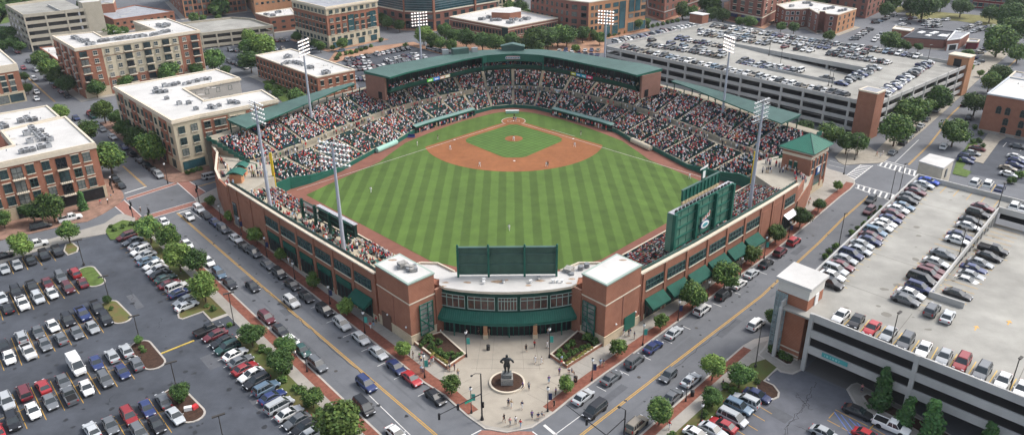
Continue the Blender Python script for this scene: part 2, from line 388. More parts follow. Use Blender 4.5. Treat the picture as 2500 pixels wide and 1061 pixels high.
# right upper junction ladders
def ladder(a, b_, c, d, n):
    a, b_, c, d = PP([a, b_, c, d]); out = []
    for p, q in ((a, b_), (c, d)):
        t = (q-p).normalized(); nn = Vector((t.y,-t.x,0))*.16; out.append([p+nn, q+nn, q-nn, p-nn])
    for i in range(n):
        k = (i+.5)/n; p = lerp(a, b_, k); q = lerp(c, d, k); t = (q-p).normalized(); nn = Vector((t.y,-t.x,0))*.24
        out.append([p+nn, q+nn, q-nn, p-nn])
    return out
wl += ladder((2064,430),(2102,402),(2085,439),(2131,404),9) + ladder((2150,393),(2240,418),(2142,403),(2237,431),8) + ladder((2090,449),(2189,477),(2088,458),(2180,492),7)
wl += [band((2122,473),(2175,489),.35), band((2155,391),(2213,406),.35), band((2185,397),(2243,341),.16), band((2026,392),(2073,406),.14), band((2022,402),(2060,411),.12)]
sheet('white_road_markings', white, wl, .0085)
yl = []
def dyl(pts, off=.16, z=0):
    w_ = [P(*p) for p in pts]
    for o_ in (-off, off):
        A = offset_line(w_, o_-.07); B = offset_line(w_, o_+.07)
        for i in range(len(A)-1): yl.append([A[i], A[i+1], B[i+1], B[i]])
dyl([(432,519),(640,698.5),(1066,1062)])
dyl([(1412,1066),(1663,872),(1860,721),(1880,702),(2000,591),(2060,531),(2120,479)])
dyl([(300,405),(357,456)]); dyl([(54,177),(134,249)]); dyl([(183,566),(265,545)]); dyl([(485,455),(546,437)]); dyl([(2218,402),(2270,352),(2300,313),(2308,295),(2325,277),(2345,258),(2365,243)]); dyl([(2450,175),(2500,128)])
sheet('yellow_road_markings', yellow, yl, .0085)

# left parking lot lines and islands
SD = (P(158,729)-P(125,680.6)).normalized(); RD = Vector((-SD.y, SD.x, 0)); RD = RD if RD.x > 0 else -RD
T5 = crop(0,520,1.961); T6 = crop(600,520,1.961)
lw, ly = [], []
def line(o, p, d, L, wd=.1):
    n = Vector((d.y,-d.x,0))*wd/2; o.append([p+n, p+d*L+n, p+d*L-n, p-n])
def lotline(o, a, b_, wd=.1): 
    p, q = P(*a), P(*b_); d = (q-p); line(o, p, d.normalized(), d.length, wd)
for (a, b_) in [((45,385),(92,485)),((110,345),(163,460)),((178,335),(237,435)),((245,315),(310,408)),((312,295),(380,385)),((0,465),(15,512)),
                ((55,598),(105,727)),((130,570),(187,692)),((200,540),(265,660)),((278,510),(343,630)),((348,485),(421,600)),((425,460),(497,572)),((0,700),(20,752)),
                ((58,865),(130,1030)),((148,830),(222,988)),((235,790),(310,942)),((318,760),(400,908)),((400,730),(480,865)),((490,710),(563,830)),((580,700),(645,793)),
                ((460,1010),(490,1061)),((545,970),(598,1061)),((628,930),(715,1060)),((712,888),(822,1048)),
                ((35,215),(65,290)),((105,215),(135,270)),((170,205),(203,250)),((235,180),(268,228))]:
    lotline(ly, T5(*a), T5(*b_))
for (a, b_) in [((0,390),(400,265)),((0,665),(480,500)),((0,985),(640,705)),((440,1061),(830,930))]: lotline(ly, T5(*a), T5(*b_), .08)
for a in [(575,170),(600,190),(625,215),(640,232),(665,252),(690,272),(705,295),(722,318),(742,343),(757,366),(778,388),(795,413),(818,440),(835,468)]:
    p = P(*T5(*a)); line(ly, p, U2, 2.4)
for a in [(960,605),(990,640),(1015,672),(1042,705),(1070,738),(1098,768),(1130,802),(1160,840),(1195,875),(1225,910)]:
    p = P(*T5(*a)); line(lw, p, U2, 2.4)
for a in [(20,870),(50,905),(88,950),(122,985),(160,1025),(200,1055)]:
    p = P(*T6(*a)); line(lw, p, U2, 1.6)
sheet('parking_lines', white, lw, .011); sheet('parking_lines', yellow, ly, .011)
cr = []
rr = random.Random(3)
def crack(a, b_, n=14, wd=.07, j=.5):
    p, q = P(*a), P(*b_); pts = [lerp(p, q, i/n)+Vector((rr.uniform(-j,j), rr.uniform(-j,j), 0)) for i in range(n+1)]
    A = offset_line(pts, -wd/2); B = offset_line(pts, wd/2)
    for i in range(n): cr.append([A[i],A[i+1],B[i+1],B[i]])
crack((210,900),(330,820)); crack((260,990),(275,960)); crack((0,1015),(190,930)); crack((315,705),(330,745)); crack((385,800),(395,775)); crack((640,700),(900,930),20,.09,.3); crack((1600,930),(1800,780),18,.08,.3); crack((1910,1061),(1985,960)); crack((1985,1000),(1940,960)); crack((120,760),(260,720))
sheet('asphalt_cracks', mat('crack_tar', (.012,.013,.015), .6), cr, .013)

rp = random.Random(12); mh = []; pt_ = []; oil = []
for x, y in ((690,705),(560,618),(820,905),(905,985),(1560,920),(1700,800),(1985,575),(2400,200),(2190,520),(420,488),(360,500)):
    p = P(x, y); mh.append([p+Vector((.35*math.cos(i*.628), .35*math.sin(i*.628), 0)) for i in range(10)])
for x, y, L, w_, u in ((610,690,7,1.6,0),(750,850,5,1.4,0),(1500,960,6,1.5,1),(1780,800,8,1.3,1),(250,900,6,2.2,0),(520,880,5,3,0),(330,735,7,1.5,0),(1950,610,6,1.5,1),(1900,1010,4,2.5,0),(700,760,3,2,0),(130,700,5,1.2,0),(640,980,4,3,0)):
    p = P(x, y); d = (U1, U2)[u]; n = Vector((d.y,-d.x,0)); pt_.append([p-d*L/2-n*w_/2, p+d*L/2-n*w_/2, p+d*L/2+n*w_/2, p-d*L/2+n*w_/2])
for _ in range(150):
    p = P(rp.uniform(0,700), rp.uniform(600,1055)); r_ = rp.uniform(.15,.6); oil.append([p+Vector((r_*math.cos(i*.785)*rp.uniform(.6,1.2), r_*math.sin(i*.785)*rp.uniform(.6,1.2), 0)) for i in range(8)])
for _ in range(60):
    f_ = rp.random(); p = lerp(P(1050,1010), P(470,540), f_)+N1*rp.uniform(-6,5) if rp.random() < .5 else lerp(P(1460,1000), P(2080,500), f_)+N2*rp.uniform(-5,5); r_ = rp.uniform(.15,.5); oil.append([p+Vector((r_*math.cos(i*.785)*rp.uniform(.6,1.2), r_*math.sin(i*.785)*rp.uniform(.6,1.2), 0)) for i in range(8)])
sheet('manhole_covers', mat('manhole', (.06,.055,.05), .6), mh, .0125); sheet('asphalt_patches', mat('patch', (.1,.105,.115), .9, var=.12, scale=.6), pt_, .007 if False else .0075)
sheet('oil_stains', mat('oil', (.03,.032,.036), .6, var=.3, scale=1), oil, .0118)
tk = []
for base, u_, n_, offs, L in ((P(1010,1015), U1, N1, (2.2,3.9,6.0,7.6,-3.0,-4.7), 88), (P(1470,1022), U2, N2, (-2.4,-4.1,2.4,4.1), 118)):
    for o_ in offs:
        s_ = 0
        while s_ < L:
            l_ = rp.uniform(8,22); j = rp.uniform(-.15,.15); a_ = base+u_*s_+n_*(o_+j); tk.append([a_+n_*.2, a_+u_*l_+n_*.2, a_+u_*l_-n_*.2, a_-n_*.2]); s_ += l_+rp.uniform(2,10)
sheet('tyre_tracks', mat('worn_asphalt', (.12,.126,.136), .75, var=.1, scale=.4), tk, .0062)
def island(poly, top, name='kerb_island', h=.15):
    w_ = poly if isinstance(poly[0], Vector) else PP(poly)
    b = MB(); b.prism(w_, -.05, h); struct(b.build(name, kerbm))
    b = MB(); b.poly(offset_poly(w_, -.32), h+.006); struct(b.build('planting', top))
def rounded(a, b_, wd, n=8):
    "stadium-shaped outline from pixel a to pixel b"
    p, q = P(*a), P(*b_); t = (q-p).normalized(); base = az(t); out = []
    for c_, a0 in ((q, base-math.pi/2), (p, base+math.pi/2)):
        for i in range(n+1): out.append(c_+Vector((math.cos(a0+math.pi*i/n), math.sin(a0+math.pi*i/n), 0))*wd)
    return out
mulchlawn = mat('mulch_and_grass', (.16,.1,.05), .95, col2=(.09,.13,.03), scale=.35, detail=6)
island(rounded((211,660),(235,690),1.9), lawn); island(rounded((266,745),(298,778),1.9), mulchlawn); island(rounded((343,845),(377,887),2.0), mulch); island(rounded((424,964),(470,1012),2.1), mulch)
island([(433,768),(435,777),(445,780),(529,750),(531,744),(505,715),(485,712)], mulchlawn)
island([(160,596),(155,613),(165,624),(190,615),(193,604),(178,592)], mulchlawn)
island([(545,785),(570,792),(575,800),(560,810),(540,800)], mulchlawn)
b = MB(); b.bar(P(391,864), P(474,831), .35, .13, 0); tag(b.build('speed_bump', mat('worn_yellow', (.5,.36,.08), .8, var=.25, scale=2)), 'yellow painted kerb bar lying across the dark lot entrance', 'kerb')

# right block: pavement strip beside the lower right lot, lot and garage surroundings
RK = P(1640,993)
def rs(s, n): return RK + U2*s + N2*n
b = MB(); b.prism([rs(-16,0), rs(24,0), rs(24,-.0), rs(27.5,.6), rs(32,3.2), rs(60,3.2), rs(60,9), rs(30,9), rs(20,8), rs(-16,8)], -.05, .14); struct(b.build('kerb', kerbm))
sheet('brick_pavement', paver, [[rs(-16,.35), rs(23.8,.35), rs(23.8,1.9), rs(-16,1.9)]], .145)
sheet('pavement', concrete, [[rs(-16,1.9), rs(24,1.9), rs(27,2), rs(32,4), rs(36,4), rs(36,8.8), rs(30,8.8), rs(24,5.5), rs(20,3.9), rs(-16,3.9)]], .149)
sheet('verge', VL, [[rs(-16,3.9), rs(20,3.9), rs(24,5.6), rs(24,7.8), rs(-16,7.8)]], .153)
sheet('parking_lot', lot_asphalt if False else mat('lot_asphalt_grey', (.115,.12,.135), .9, var=.16, scale=.3, var2=.15), [[rs(-18,8), rs(20,8), rs(30,9), P(1862,848), P(1956,905), P(2200,1012), P(2520,1150), P(1900,1200)]], .006)
island([(1838,925),(1852,922),(1890,940),(1904,958),(1902,970),(1885,978),(1850,965)], mulch)
island([(1849,866),(1862,852),(1885,815),(1960,884),(1968,893),(1957,904),(1935,914),(1905,908)], concrete)
island([(1868,860),(1880,842),(1898,838),(1942,880),(1934,891),(1920,892)], mulch, h=.2)
island([(2066,950),(2078,938),(2092,934),(2140,960),(2230,1005),(2320,1061),(2420,1110),(2300,1110),(2200,1058),(2120,1010),(2085,985)], concrete)
island([(2102,967),(2115,960),(2290,1045),(2390,1100),(2330,1110),(2200,1030),(2116,987)], mulch, h=.2)
lw, ly, lb = [], [], []
T = crop(1560,860,5)
for a in [(1480,660),(1390,745),(1300,860),(1185,940)]: line(ly, P(*T(*a)), (P(*T(a[0]+80,a[1]+48))-P(*T(*a))).normalized(), 2.3)
T = crop(1900,860,4.167)
for a, b_ in [((580,580),(915,748)),((498,683),(625,750)),((435,745),(490,775)),((515,665),(570,605)),((880,838),(980,720)),((930,750),(1090,838)),((645,760),(780,838))]: lotline(ly, T(*a), T(*b_), .12)
for a, b_ in [((570,600),(740,838)),((640,630),(800,838)),((720,670),(885,830)),((800,710),(915,838))]: lotline(lb, T(*a), T(*b_), .16)
T = crop(1560,860,5)
for a, b_ in [((1415,245),(1480,285)),((1490,285),(1540,320)),((1550,300),(1590,335))]: lotline(lw, T(*a), T(*b_), .35)
sheet('parking_lines', white, lw, .011); sheet('parking_lines', yellow, ly, .011); sheet('parking_lines', blueline, lb, .011)
cr = []
crack((1908,1061),(1960,990)); crack((1960,990),(1995,930)); crack((1945,1040),(1990,1061))
sheet('asphalt_cracks', MATS['crack_tar'], cr, .013)

# upper right: pavements by the far garage, brick building and its lot
pave(PP([(2062,403),(2048,396),(2038,384),(2075,350),(2112,352),(2135,368),(2173,383),(2157,396),(2142,399),(2110,400)]), mat('walk_tan', (.3,.27,.22), .9, var=.15, scale=.6))
pave([P(2140,368),P(2172,384),P(2250,322),P(2310,268),P(2400,185),P(2480,118),P(2440,105),P(2290,215)], MATS['walk_tan'])
pave(PP([(2400,400),(2370,392),(2395,350),(2418,318),(2450,290),(2520,180),(2560,210),(2500,310),(2440,345)]), MATS['walk_tan'])
sheet('lawn', lawn, [PP([(2335,395),(2365,350),(2388,350),(2350,412),(2372,420),(2360,433),(2325,425)])], .16)
sheet('parking_lot', lot_asphalt, [PP([(2366,425),(2372,395),(2395,352),(2412,332),(2560,370),(2560,460)])], .006)
ly = []; lw = []
T = crop(2300,340,4.08)
for a, b_ in [((520,55),(560,10)),((605,75),(645,30)),((690,95),(725,50)),((780,115),(810,75)),((440,40),(470,5)),((225,110),(285,45))]: lotline(lw, T(*a), T(*b_), .14)
sheet('parking_lines', white, lw, .011)
# distant lots, lawns and pavements
sheet('parking_lot', lot_asphalt, [PP([(832,150),(960,115),(1010,115),(1160,150),(1050,190),(880,215)]), PP([(495,125),(600,100),(720,95),(790,118),(720,160),(560,168)])], .006)
sheet('parking_lot', asphalt, [PP([(2200,45),(2260,42),(2470,75),(2400,100),(2330,85),(2180,75)]), PP([(2330,160),(2410,150),(2380,205),(2310,230)])], .006)
sheet('lawn', drylawn, [PP([(2215,45),(2210,32),(2290,30),(2440,42),(2440,68),(2340,52)]), PP([(2180,20),(2225,12),(2215,28),(2190,32)])], .12)
sheet('brick_pavement', mat('tan_paving', (.33,.19,.12), .9, var=.25, scale=.2), [PP([(790,165),(830,150),(985,112),(1000,112),(1095,138),(1090,132),(1010,103),(820,125)]), PP([(1040,115),(1100,120),(1280,130),(1480,130),(1480,85),(1390,105),(1200,110),(1050,95)])], .12)
sheet('lawn', lawn, [PP([(0,25),(18,24),(25,55),(0,60)]), PP([(-300,60),(0,60),(20,28),(60,-5),(-300,-5)]), PP([(640,200),(690,185),(720,240),(690,250)])], .12)
# ---------------------------------------------------------------- the field
HOME = Vector((AX, 256.4, 0)); 
def fld(a, b, z=0): return Vector((AX + b, 256.4 - a, z))     # a towards the outfield, b to the right
IL = [(-62.0,197.7),(-57.4,201.8),(-50.8,210.6),(-43.5,226),(-38.1,233),(-34.1,243),(-29.3,249.5),(-20.3,258),(-13.4,265.5),(-7.8,270.4),(0,272.6)]
OL = [(-86.5,210),(-82,216),(-74.8,227),(-66.8,240),(-61.8,248),(-54.8,257),(-46.8,266),(-34.8,277),(-22.8,285),(-11.8,290),(0,292)]
def mirror(l): return [(AX+x, y) for x, y in l] + [(AX-x, y) for x, y in l[-2::-1]]
IN, OUT = mirror(IL), mirror(OL)
LFP, RFP = Vector((-62.8, 197.0, 0)), Vector((64.4, 197.0, 0))     # field corners
CFL, CFR = Vector((-17.5, 142, 0)), Vector((17.5, 142, 0)); FLP, FRP = Vector((-63.3, 191.9, 0)), Vector((64.0, 191.4, 0))
fence_line = [FLP, Vector((-25.5,151.3,0)), CFL, Vector((-11,137,0)), Vector((9,137,0)), CFR, Vector((24.2,151.0,0)), FRP]
b = MB(); b.poly([tuple(p)[:2] for p in fence_line] + [p for p in IN[::-1]], .17); struct(b.build('warning_track', trackm))
gp = PP([(747.6,477),(814,446),(926,397),(951,378),(990,350),(1043,328),(1080,314),(1130,297),(1180,284),(1200,279),(1220,275.5),(1250,273)])
gp = [Vector((min(q.x, AX), q.y, 0)) for q in gp]
gl = gp[:-1] + [Vector((AX, gp[-1].y, 0))] + [Vector((2*AX-q.x, q.y, 0)) for q in gp[-2::-1]]
gpoly = gl + [Vector((20.1,154.6,0)), Vector((10.5,150.2,0)), Vector((-9,150.2,0)), Vector((-18.5,154.6,0))]
b = MB(); b.poly([tuple(p)[:2] for p in gpoly], .20); struct(b.build('outfield_grass', outfield))
def arc_pts(c, r, a0, a1, n=40): return [(c[0]+r*math.cos(a0+(a1-a0)*i/n), c[1]+r*math.sin(a0+(a1-a0)*i/n)) for i in range(n+1)]
# skin infield: a 95 ft arc about the mound, cut by lines just outside the foul lines
mc = fld(18.44, 0); b = MB()
r0 = 29.0
pts = arc_pts((mc.x, mc.y), r0, R(180+14), R(360-14), 48)
pts = [p for p in pts if abs(p[0]-AX) < (256.4-p[1]) + 2.6]
lx = pts[0]; rx = pts[-1]
pts = [(lx[0]-.3, 256.4-(AX-lx[0])+2.2)] + pts + [(rx[0]+.3, 256.4-(rx[0]-AX)+2.2)]
pts += [(AX+20.2, 238.4),(AX+17,241.6),(AX+1.3,257.0),(AX-1.3,257.0),(AX-17,241.6),(AX-20.2,238.4)]
b.poly(pts, .225); struct(b.build('infield_dirt', dirt))
# grass diamond
d0 = 27.43*.7071
q = [fld(2.6,0), fld(17.0,14.6), fld(19.0,15.6), fld(21.6,15.2), fld(35.2,3.6), fld(35.9,2.2), fld(35.9,-2.2), fld(35.2,-3.6), fld(21.6,-15.2), fld(19.0,-15.6), fld(17.0,-14.6)]
b = MB(); b.poly([tuple(p)[:2] for p in q], .25); struct(b.build('infield_grass', infield))
b = MB(); b.poly(arc_pts((mc.x, mc.y), 2.9, 0, 2*math.pi, 36)[:-1], .27); b.add([(mc.x+1.6*math.cos(t*.6283), mc.y+1.6*math.sin(t*.6283), .33) for t in range(10)], [tuple(range(10))]); struct(b.build('pitchers_mound', dirt))
b = MB(); b.poly(arc_pts(HOME, 4.0, 0, 2*math.pi, 48)[:-1], .265); struct(b.build('home_plate_dirt', dirt))
b = MB()
b.ring((AX,256.4), 3.95, 4.15, .29, 48, R(-38), R(218))
for sx in (-1, 1):
    for k0, k1 in ((4.2, 61.2),):
        p = fld(k0*.7071*.9, sx*k0*.7071*.9, .29); e = fld(60.0, sx*60.0, .29); n = Vector((.7071, sx*.7071, 0))*.13
        n = Vector((sx*.7071, .7071, 0))*.085
        b.add([p-n, e-n, e+n, p+n], [(0,1,2,3)])
    for y0, y1, x0, x1 in ((-1.0,1.0,.75,.85),(-1.0,1.0,1.9,2.0),(-1.0,-.9,.75,2.0),(.9,1.0,.75,2.0)):
        b.poly([fld(y0, sx*x0), fld(y1, sx*x0), fld(y1, sx*x1), fld(y0, sx*x1)], .29)
b.poly([fld(17.0,13.4*1.0+6.5), fld(9.6,12.6), fld(9.5,12.7), fld(16.9,20.0)], .29)
struct(b.build('chalk_lines', chalk))
for nm, pp in (('first', fld(19.2,19.2)), ('second', fld(38.8,0)), ('third', fld(19.2,-19.2))):
    b = MB(); b.box((0,0,.05), (.5,.5,.1), R(45))
    tag(b.build('base', whitem, at=pp+Vector((0,0,.25))), f'white square {nm} base bag on the infield dirt', 'base', None)
b = MB(); b.poly([(0,-.35),(.3,-.1),(.3,.25),(-.3,.25),(-.3,-.1)], 0); tag(b.build('home_plate', whitem, at=fld(0,0,.3)), 'white home plate in the middle of the round dirt area', 'home plate')
b = MB(); b.box((0,0,.03), (.7,.2,.06)); tag(b.build('pitching_rubber', whitem, at=fld(18.44,0,.34)), "small white pitching rubber on top of the mound", 'rubber')
for sx, n_ in ((-1,'left'),(1,'right')):
    b = MB(); b.poly(arc_pts((0,0), 1.25, 0, 2*math.pi, 24)[:-1], 0); tag(b.build('on_deck_mat', whitem, at=(AX+sx*15.6 if sx>0 else AX-15.6, 266.3-2.0, .24)), f'pale round on-deck mat behind home plate on the {n_}', 'mat')
# pale green screen with a white top behind the catcher
b = MB(); b.box((0,0,.5), (4.6,.9,.9), 0, 0); b.box((0,0,1.0), (4.8,1.1,.12), 0, 1); tag(b.build('batting_shell', [mat('mint', (.3,.5,.4), .6), whitem], at=(AX-.4, 265.6, .2)), 'mint green camera shelter with white roof behind home plate', 'shelter')

# ---------------------------------------------------------------- grandstand
N = len(IN)-1
def bowl(t, s, z):
    "t along the bowl 0..N, s across 0..1"
    i = min(int(t), N-1); u = t-i
    a = Vector((*IN[i],0)).lerp(Vector((*IN[i+1],0)), u); o = Vector((*OUT[i],0)).lerp(Vector((*OUT[i+1],0)), u)
    p = a.lerp(o, s); return Vector((p.x, p.y, z))
def slow(t):   # fraction where the cross aisle starts
    k = abs(t - N/2)/(N/2); return .42 + .04*k
ZL0, ZL1, ZU0, ZU1 = 1.3, 4.3, 5.7, 10.6
gs = thing('grandstand', 'green and concrete ballpark grandstand curving behind home plate, packed with people', 'grandstand', (AX, 290, 0))
b = MB(); n = 90
prof = lambda t: [(0,.0),(0,ZL0),(slow(t),ZL1-.2),(slow(t),ZL1),(slow(t)+.075,ZL1),(slow(t)+.075,ZU0-.2),(1,ZU1),(1.0,0)]
rows_ = [[bowl(N*i/n, s, z) for s, z in prof(N*i/n)] for i in range(n+1)]
vs = [p for r_ in rows_ for p in r_]; K = 8
b.add(vs, [(i*K+k, (i+1)*K+k, (i+1)*K+k+1, i*K+k+1) for i in range(n) for k in range(K-1)])
b.add(rows_[0], [tuple(range(K))]); b.add(rows_[-1], [tuple(range(K))[::-1]])
b.build('concrete_tiers', mat('stand_concrete', (.29,.26,.2), .9, var=.12, scale=.5), gs)
# wall round the foul ground, taller green corner walls
b = MB()
tt = [N*i/80 for i in range(81)]
for i in range(80):
    p, q = bowl(tt[i], -.008, 0), bowl(tt[i+1], -.008, 0); b.bar(p, q, .25, 1.35, 0)
b.build('field_wall', green, gs)
for pole, k, in ((LFP, 0), (RFP, N)):
    b = MB(); w0 = bowl(k, 0, 0); w1 = bowl(1 if k == 0 else N-1, 0, 0)
    for (p, q, h0, h1) in ((Vector((pole.x+(-1.1 if k == 0 else 1.1),pole.y-4.5,0)), w0, 3.7, 3.5), (w0, w1, 3.5, 2.6), (w1, bowl(2 if k == 0 else N-2, 0, 0), 2.6, 1.4)):
        d = (q-p).normalized(); nn = Vector((d.y,-d.x,0))*.2
        b.add([p-nn, q-nn, q+nn, p+nn] + [x+Vector((0,0,h)) for x, h in ((p-nn,h0),(q-nn,h1),(q+nn,h1),(p+nn,h0))], [(0,1,5,4),(1,2,6,5),(2,3,7,6),(3,0,4,7),(4,5,6,7)])
    tag(b.build('corner_wall', green, origin=pole), 'tall smooth green wall in the %s field corner' % ('left' if k == 0 else 'right'), 'wall')
# seat rows and radial stairs; spectators are collected for later
CROWD = []          # (pos, facing, kind, zone)
secs = []
lens = [0]
for i in range(1, 361): lens.append(lens[-1] + (bowl(N*i/360, .5, 0)-bowl(N*(i-1)/360, .5, 0)).length)
def t_at(s):
    import bisect
    i = bisect.bisect_left(lens, s); i = max(1, min(360, i)); f = (s-lens[i-1])/(lens[i]-lens[i-1]); return N*(i-1+f)/360
TOT = lens[-1]; NS = 22
stair = MB()
rng = random.Random(5)
def seat_block(rootobj, t0, t1, s0, s1, z0, z1, nrow, fill, kind, name='seating_block'):
    b = MB()
    for r_ in range(nrow):
        f = (r_+.3)/nrow; s = lerp(s0, s1, f); z = lerp(z0, z1, f); z2 = lerp(z0, z1, (r_+1)/nrow)
        ns = 4; A = [bowl(lerp(t0, t1, i/ns), s, z+.02) for i in range(ns+1)]
        L = pl_len(A); out = (bowl((t0+t1)/2, s+.02, 0)-bowl((t0+t1)/2, s, 0)).normalized()
        for i in range(ns):
            p, q = A[i], A[i+1]; dd = (q-p)
            b.add([p+out*.0+Vector((0,0,.42)), q+Vector((0,0,.42)), q+out*.4+Vector((0,0,.42)), p+out*.4+Vector((0,0,.42)), p+out*.42+Vector((0,0,.85)), q+out*.42+Vector((0,0,.85)), p, q], [(0,1,2,3),(3,2,5,4),(0,6,7,1)])
        s_ = .25
        while s_ < L-.2:
            p, _ = pl_at(A, s_)
            cl = math.sin(p.x*.31+r_*.2)+math.sin(p.y*.37+p.x*.11)
            if rng.random() < fill + cl*.09: CROWD.append((Vector((p.x, p.y, z+.42)), az(-out), kind))
            s_ += .56
    return b.build(name, seatg, rootobj)
for k in range(NS):
    g0, g1 = TOT*k/NS, TOT*(k+1)/NS
    gap = .55
    ta, tb = t_at(g0+gap), t_at(g1-gap)
    cc = abs(k-NS/2+.5)/(NS/2)
    sl_ = slow((ta+tb)/2)
    fl = .47 if cc < .45 else .57
    seat_block(gs, ta, tb, .01, sl_-.01, ZL0, ZL1-.2, 13 if cc > .4 else 11, fl, 'lower')
    seat_block(gs, ta, tb, sl_+.095, .93 if cc > .5 else .97, ZU0, ZU1-.3, 17 if cc > .4 else 14, fl+.04, 'upper')
    if 0 < k:
        for (sa, sb, za, zb) in ((.0, sl_, ZL0, ZL1), (sl_+.1, .98, ZU0+.1, ZU1)):
            nst = 16
            for i in range(nst):
                p = bowl(t_at(g0), lerp(sa, sb, i/nst), 0); q = bowl(t_at(g0), lerp(sa, sb, (i+1)/nst), 0)
                stair.bar(p, q, .95, .25, lerp(za, zb, (i+.5)/nst)-.1)
        p = bowl(t_at(g0), sl_+.10, 0); q = bowl(t_at(g0), sl_+.2, 0)
        if k % 2: stair.bar(p, q, 1.7, 1.0, ZL1)
stair.build('stairs', mat('stair_concrete', (.42,.37,.28), .9, var=.1, scale=1), gs)
tcm = mat('tan_concrete', (.34,.3,.22), .9, var=.12, scale=.6); b = MB()
for i in range(80):     # tan wall and rail above the cross aisle
    t = tt[i]; 
    if i % 4 == 3: continue
    p, q = bowl(tt[i], slow(t)+.08, 0), bowl(tt[i+1], slow(t)+.08, 0); b.bar(p, q, .2, 1.5, ZL1, 0)
    if i % 4 == 2: b.build('aisle_wall', tcm, gs); b = MB()
for _ in range(230):
    t = rng.uniform(.1, N-.1); p = bowl(t, slow(t)+rng.uniform(.01,.065), ZL1+.02); CROWD.append((p, rng.uniform(0,6.28), 'stand'))
# concourse slab at the back
b = MB(); b.strip([bowl(t,1,ZU1) for t in tt], [bowl(t,1.1,ZU1) for t in tt]); b.strip([bowl(t,1.1,ZU1) for t in tt], [bowl(t,1.1,0) for t in tt]); b.build('concourse', MATS['stand_concrete'], gs)

# ---- club level: floor, fascia, windows, people, roof
CL0, CL1 = 5.2, N-5.2
ct = [lerp(CL0, CL1, i/48) for i in range(49)]
def cw_(t, d):
    "club level front line: fraction that keeps ~8.5 m from the field wall"
    i = min(int(t), N-1); W = (bowl(t,1,0)-bowl(t,0,0)).length; return d/W
fr, bk = 9.3, 14.5
b = MB()
fline = [bowl(t, cw_(t, fr), 0) for t in ct]; bline = [bowl(t, cw_(t, bk), 0) for t in ct]
zf = 12.6
b.strip([p+Vector((0,0,zf)) for p in fline], [p+Vector((0,0,zf)) for p in bline])
b.strip([p+Vector((0,0,zf)) for p in fline], [p+Vector((0,0,zf+1.35)) for p in offset_line(fline, -.35 if offset_line(fline,1)[24].y > fline[24].y else .35)])
up_ = -1 if offset_line(fline,1)[24].y > fline[24].y else 1        # direction toward the field
low = offset_line(fline, -up_*1.4)
b.strip([p+Vector((0,0,zf)) for p in fline], [p+Vector((0,0,zf-.9)) for p in low])
b.strip([p+Vector((0,0,zf-.9)) for p in low], [p+Vector((0,0,zf-.3)) for p in bline])
b.build('club_fascia', greendk, gs)
b = MB()
win = offset_line(fline, -up_*4.6)
b.strip([p+Vector((0,0,zf)) for p in win], [p+Vector((0,0,17.3)) for p in win]); b.build('club_glazing', glassd, gs)
b = MB()
for i in range(0, 49):
    for d_, r_ in ((1.2,.09),(4.3,.14)):
        p = offset_line(fline, -up_*d_)[i]; b.tube((p.x,p.y,zf), (p.x,p.y,17.3), r_, n=6)
b.build('posts', greendk, gs)
b = MB()
rt = [lerp(CL0-.05, CL1+.05, i/60) for i in range(61)]
rf = [bowl(t, cw_(t, fr-.6), 0) for t in rt]; rb = [bowl(t, cw_(t, lerp(14.2, 20.5, min(1, abs(t-N/2)/4.2))), 0) for t in rt]
A = [p+Vector((0,0,17.3)) for p in rf]; A2 = [p+Vector((0,0,17.9)) for p in rf]; B = [p+Vector((0,0,18.3)) for p in rb]; B2 = [p+Vector((0,0,17.4)) for p in rb]
b.strip(A2, B, 0); b.strip(A, A2, 1); b.strip(B, B2, 1); b.strip(A, B2, 1)
b.add([A[0],A2[0],B[0],B2[0]], [(0,1,2,3)], 1); b.add([A[-1],A2[-1],B[-1],B2[-1]], [(3,2,1,0)], 1)
b.build('club_roof', [greenlt, green], gs)
b = MB()
for i, sgn in ((0,-1),(48,1)):      # brick end walls
    p, q = fline[i], bline[i]; d = (q-p).normalized(); o_ = Vector((sgn,0,0))
    n_ = Vector((d.y,-d.x,0)); n_ = n_ if n_.x*sgn > 0 else -n_
    b = MB(); b.prism([p+d*1.6, p+d*10.4, p+d*10.4+n_*.9, p+d*1.6+n_*.9], 9.8, 17.35); b.build('end_wall', brick('brown_brick', (.2,.1,.075), (.24,.12,.09), (.28,.19,.15)), gs)
    b = MB(); e_ = lerp(p, q, .75)+n_*.95; b.box((e_.x,e_.y,11.2), (1.6,.2,2.4), az(d)); b.build('doorway', glassd, gs)
# back wall of the club level and brick ground wall
b = MB(); b.strip([p+Vector((0,0,12)) for p in bline], [p+Vector((0,0,17.3)) for p in bline]); b.build('back_wall', darkbrick, gs)
# press box over home plate
pc = [p for p in fline if abs(p.x-AX) < 12.2]
b = MB(); pf = offset_line(pc, up_*.5)
b.strip([p+Vector((0,0,15.2)) for p in pf], [p+Vector((0,0,17.5)) for p in pf]); 
for e in (pf[0], pf[-1]): b.box((e.x, e.y+1.6, 15.0), (.5,3.6,4.9))
b.build('press_box', green, gs)
sb_ = Vector((AX+.3, min(pf, key=lambda p: abs(p.x-AX)).y-.5, 16.45))
b = MB(); b.box((0,0,0), (9.6,.15,1.15), 0, 0); b.box((0,-.1,0), (7.2,.1,.75), 0, 1)
b.add([(-5.6,-.1,0),(-4.8,-.1,.75),(-4.2,-.1,.5),(-4.2,-.1,-.5),(-4.8,-.1,-.75)], [(0,1,2,3,4)], 0); b.add([(5.6,-.1,0),(4.8,-.1,.75),(4.2,-.1,.5),(4.2,-.1,-.5),(4.8,-.1,-.75)], [(4,3,2,1,0)], 0)

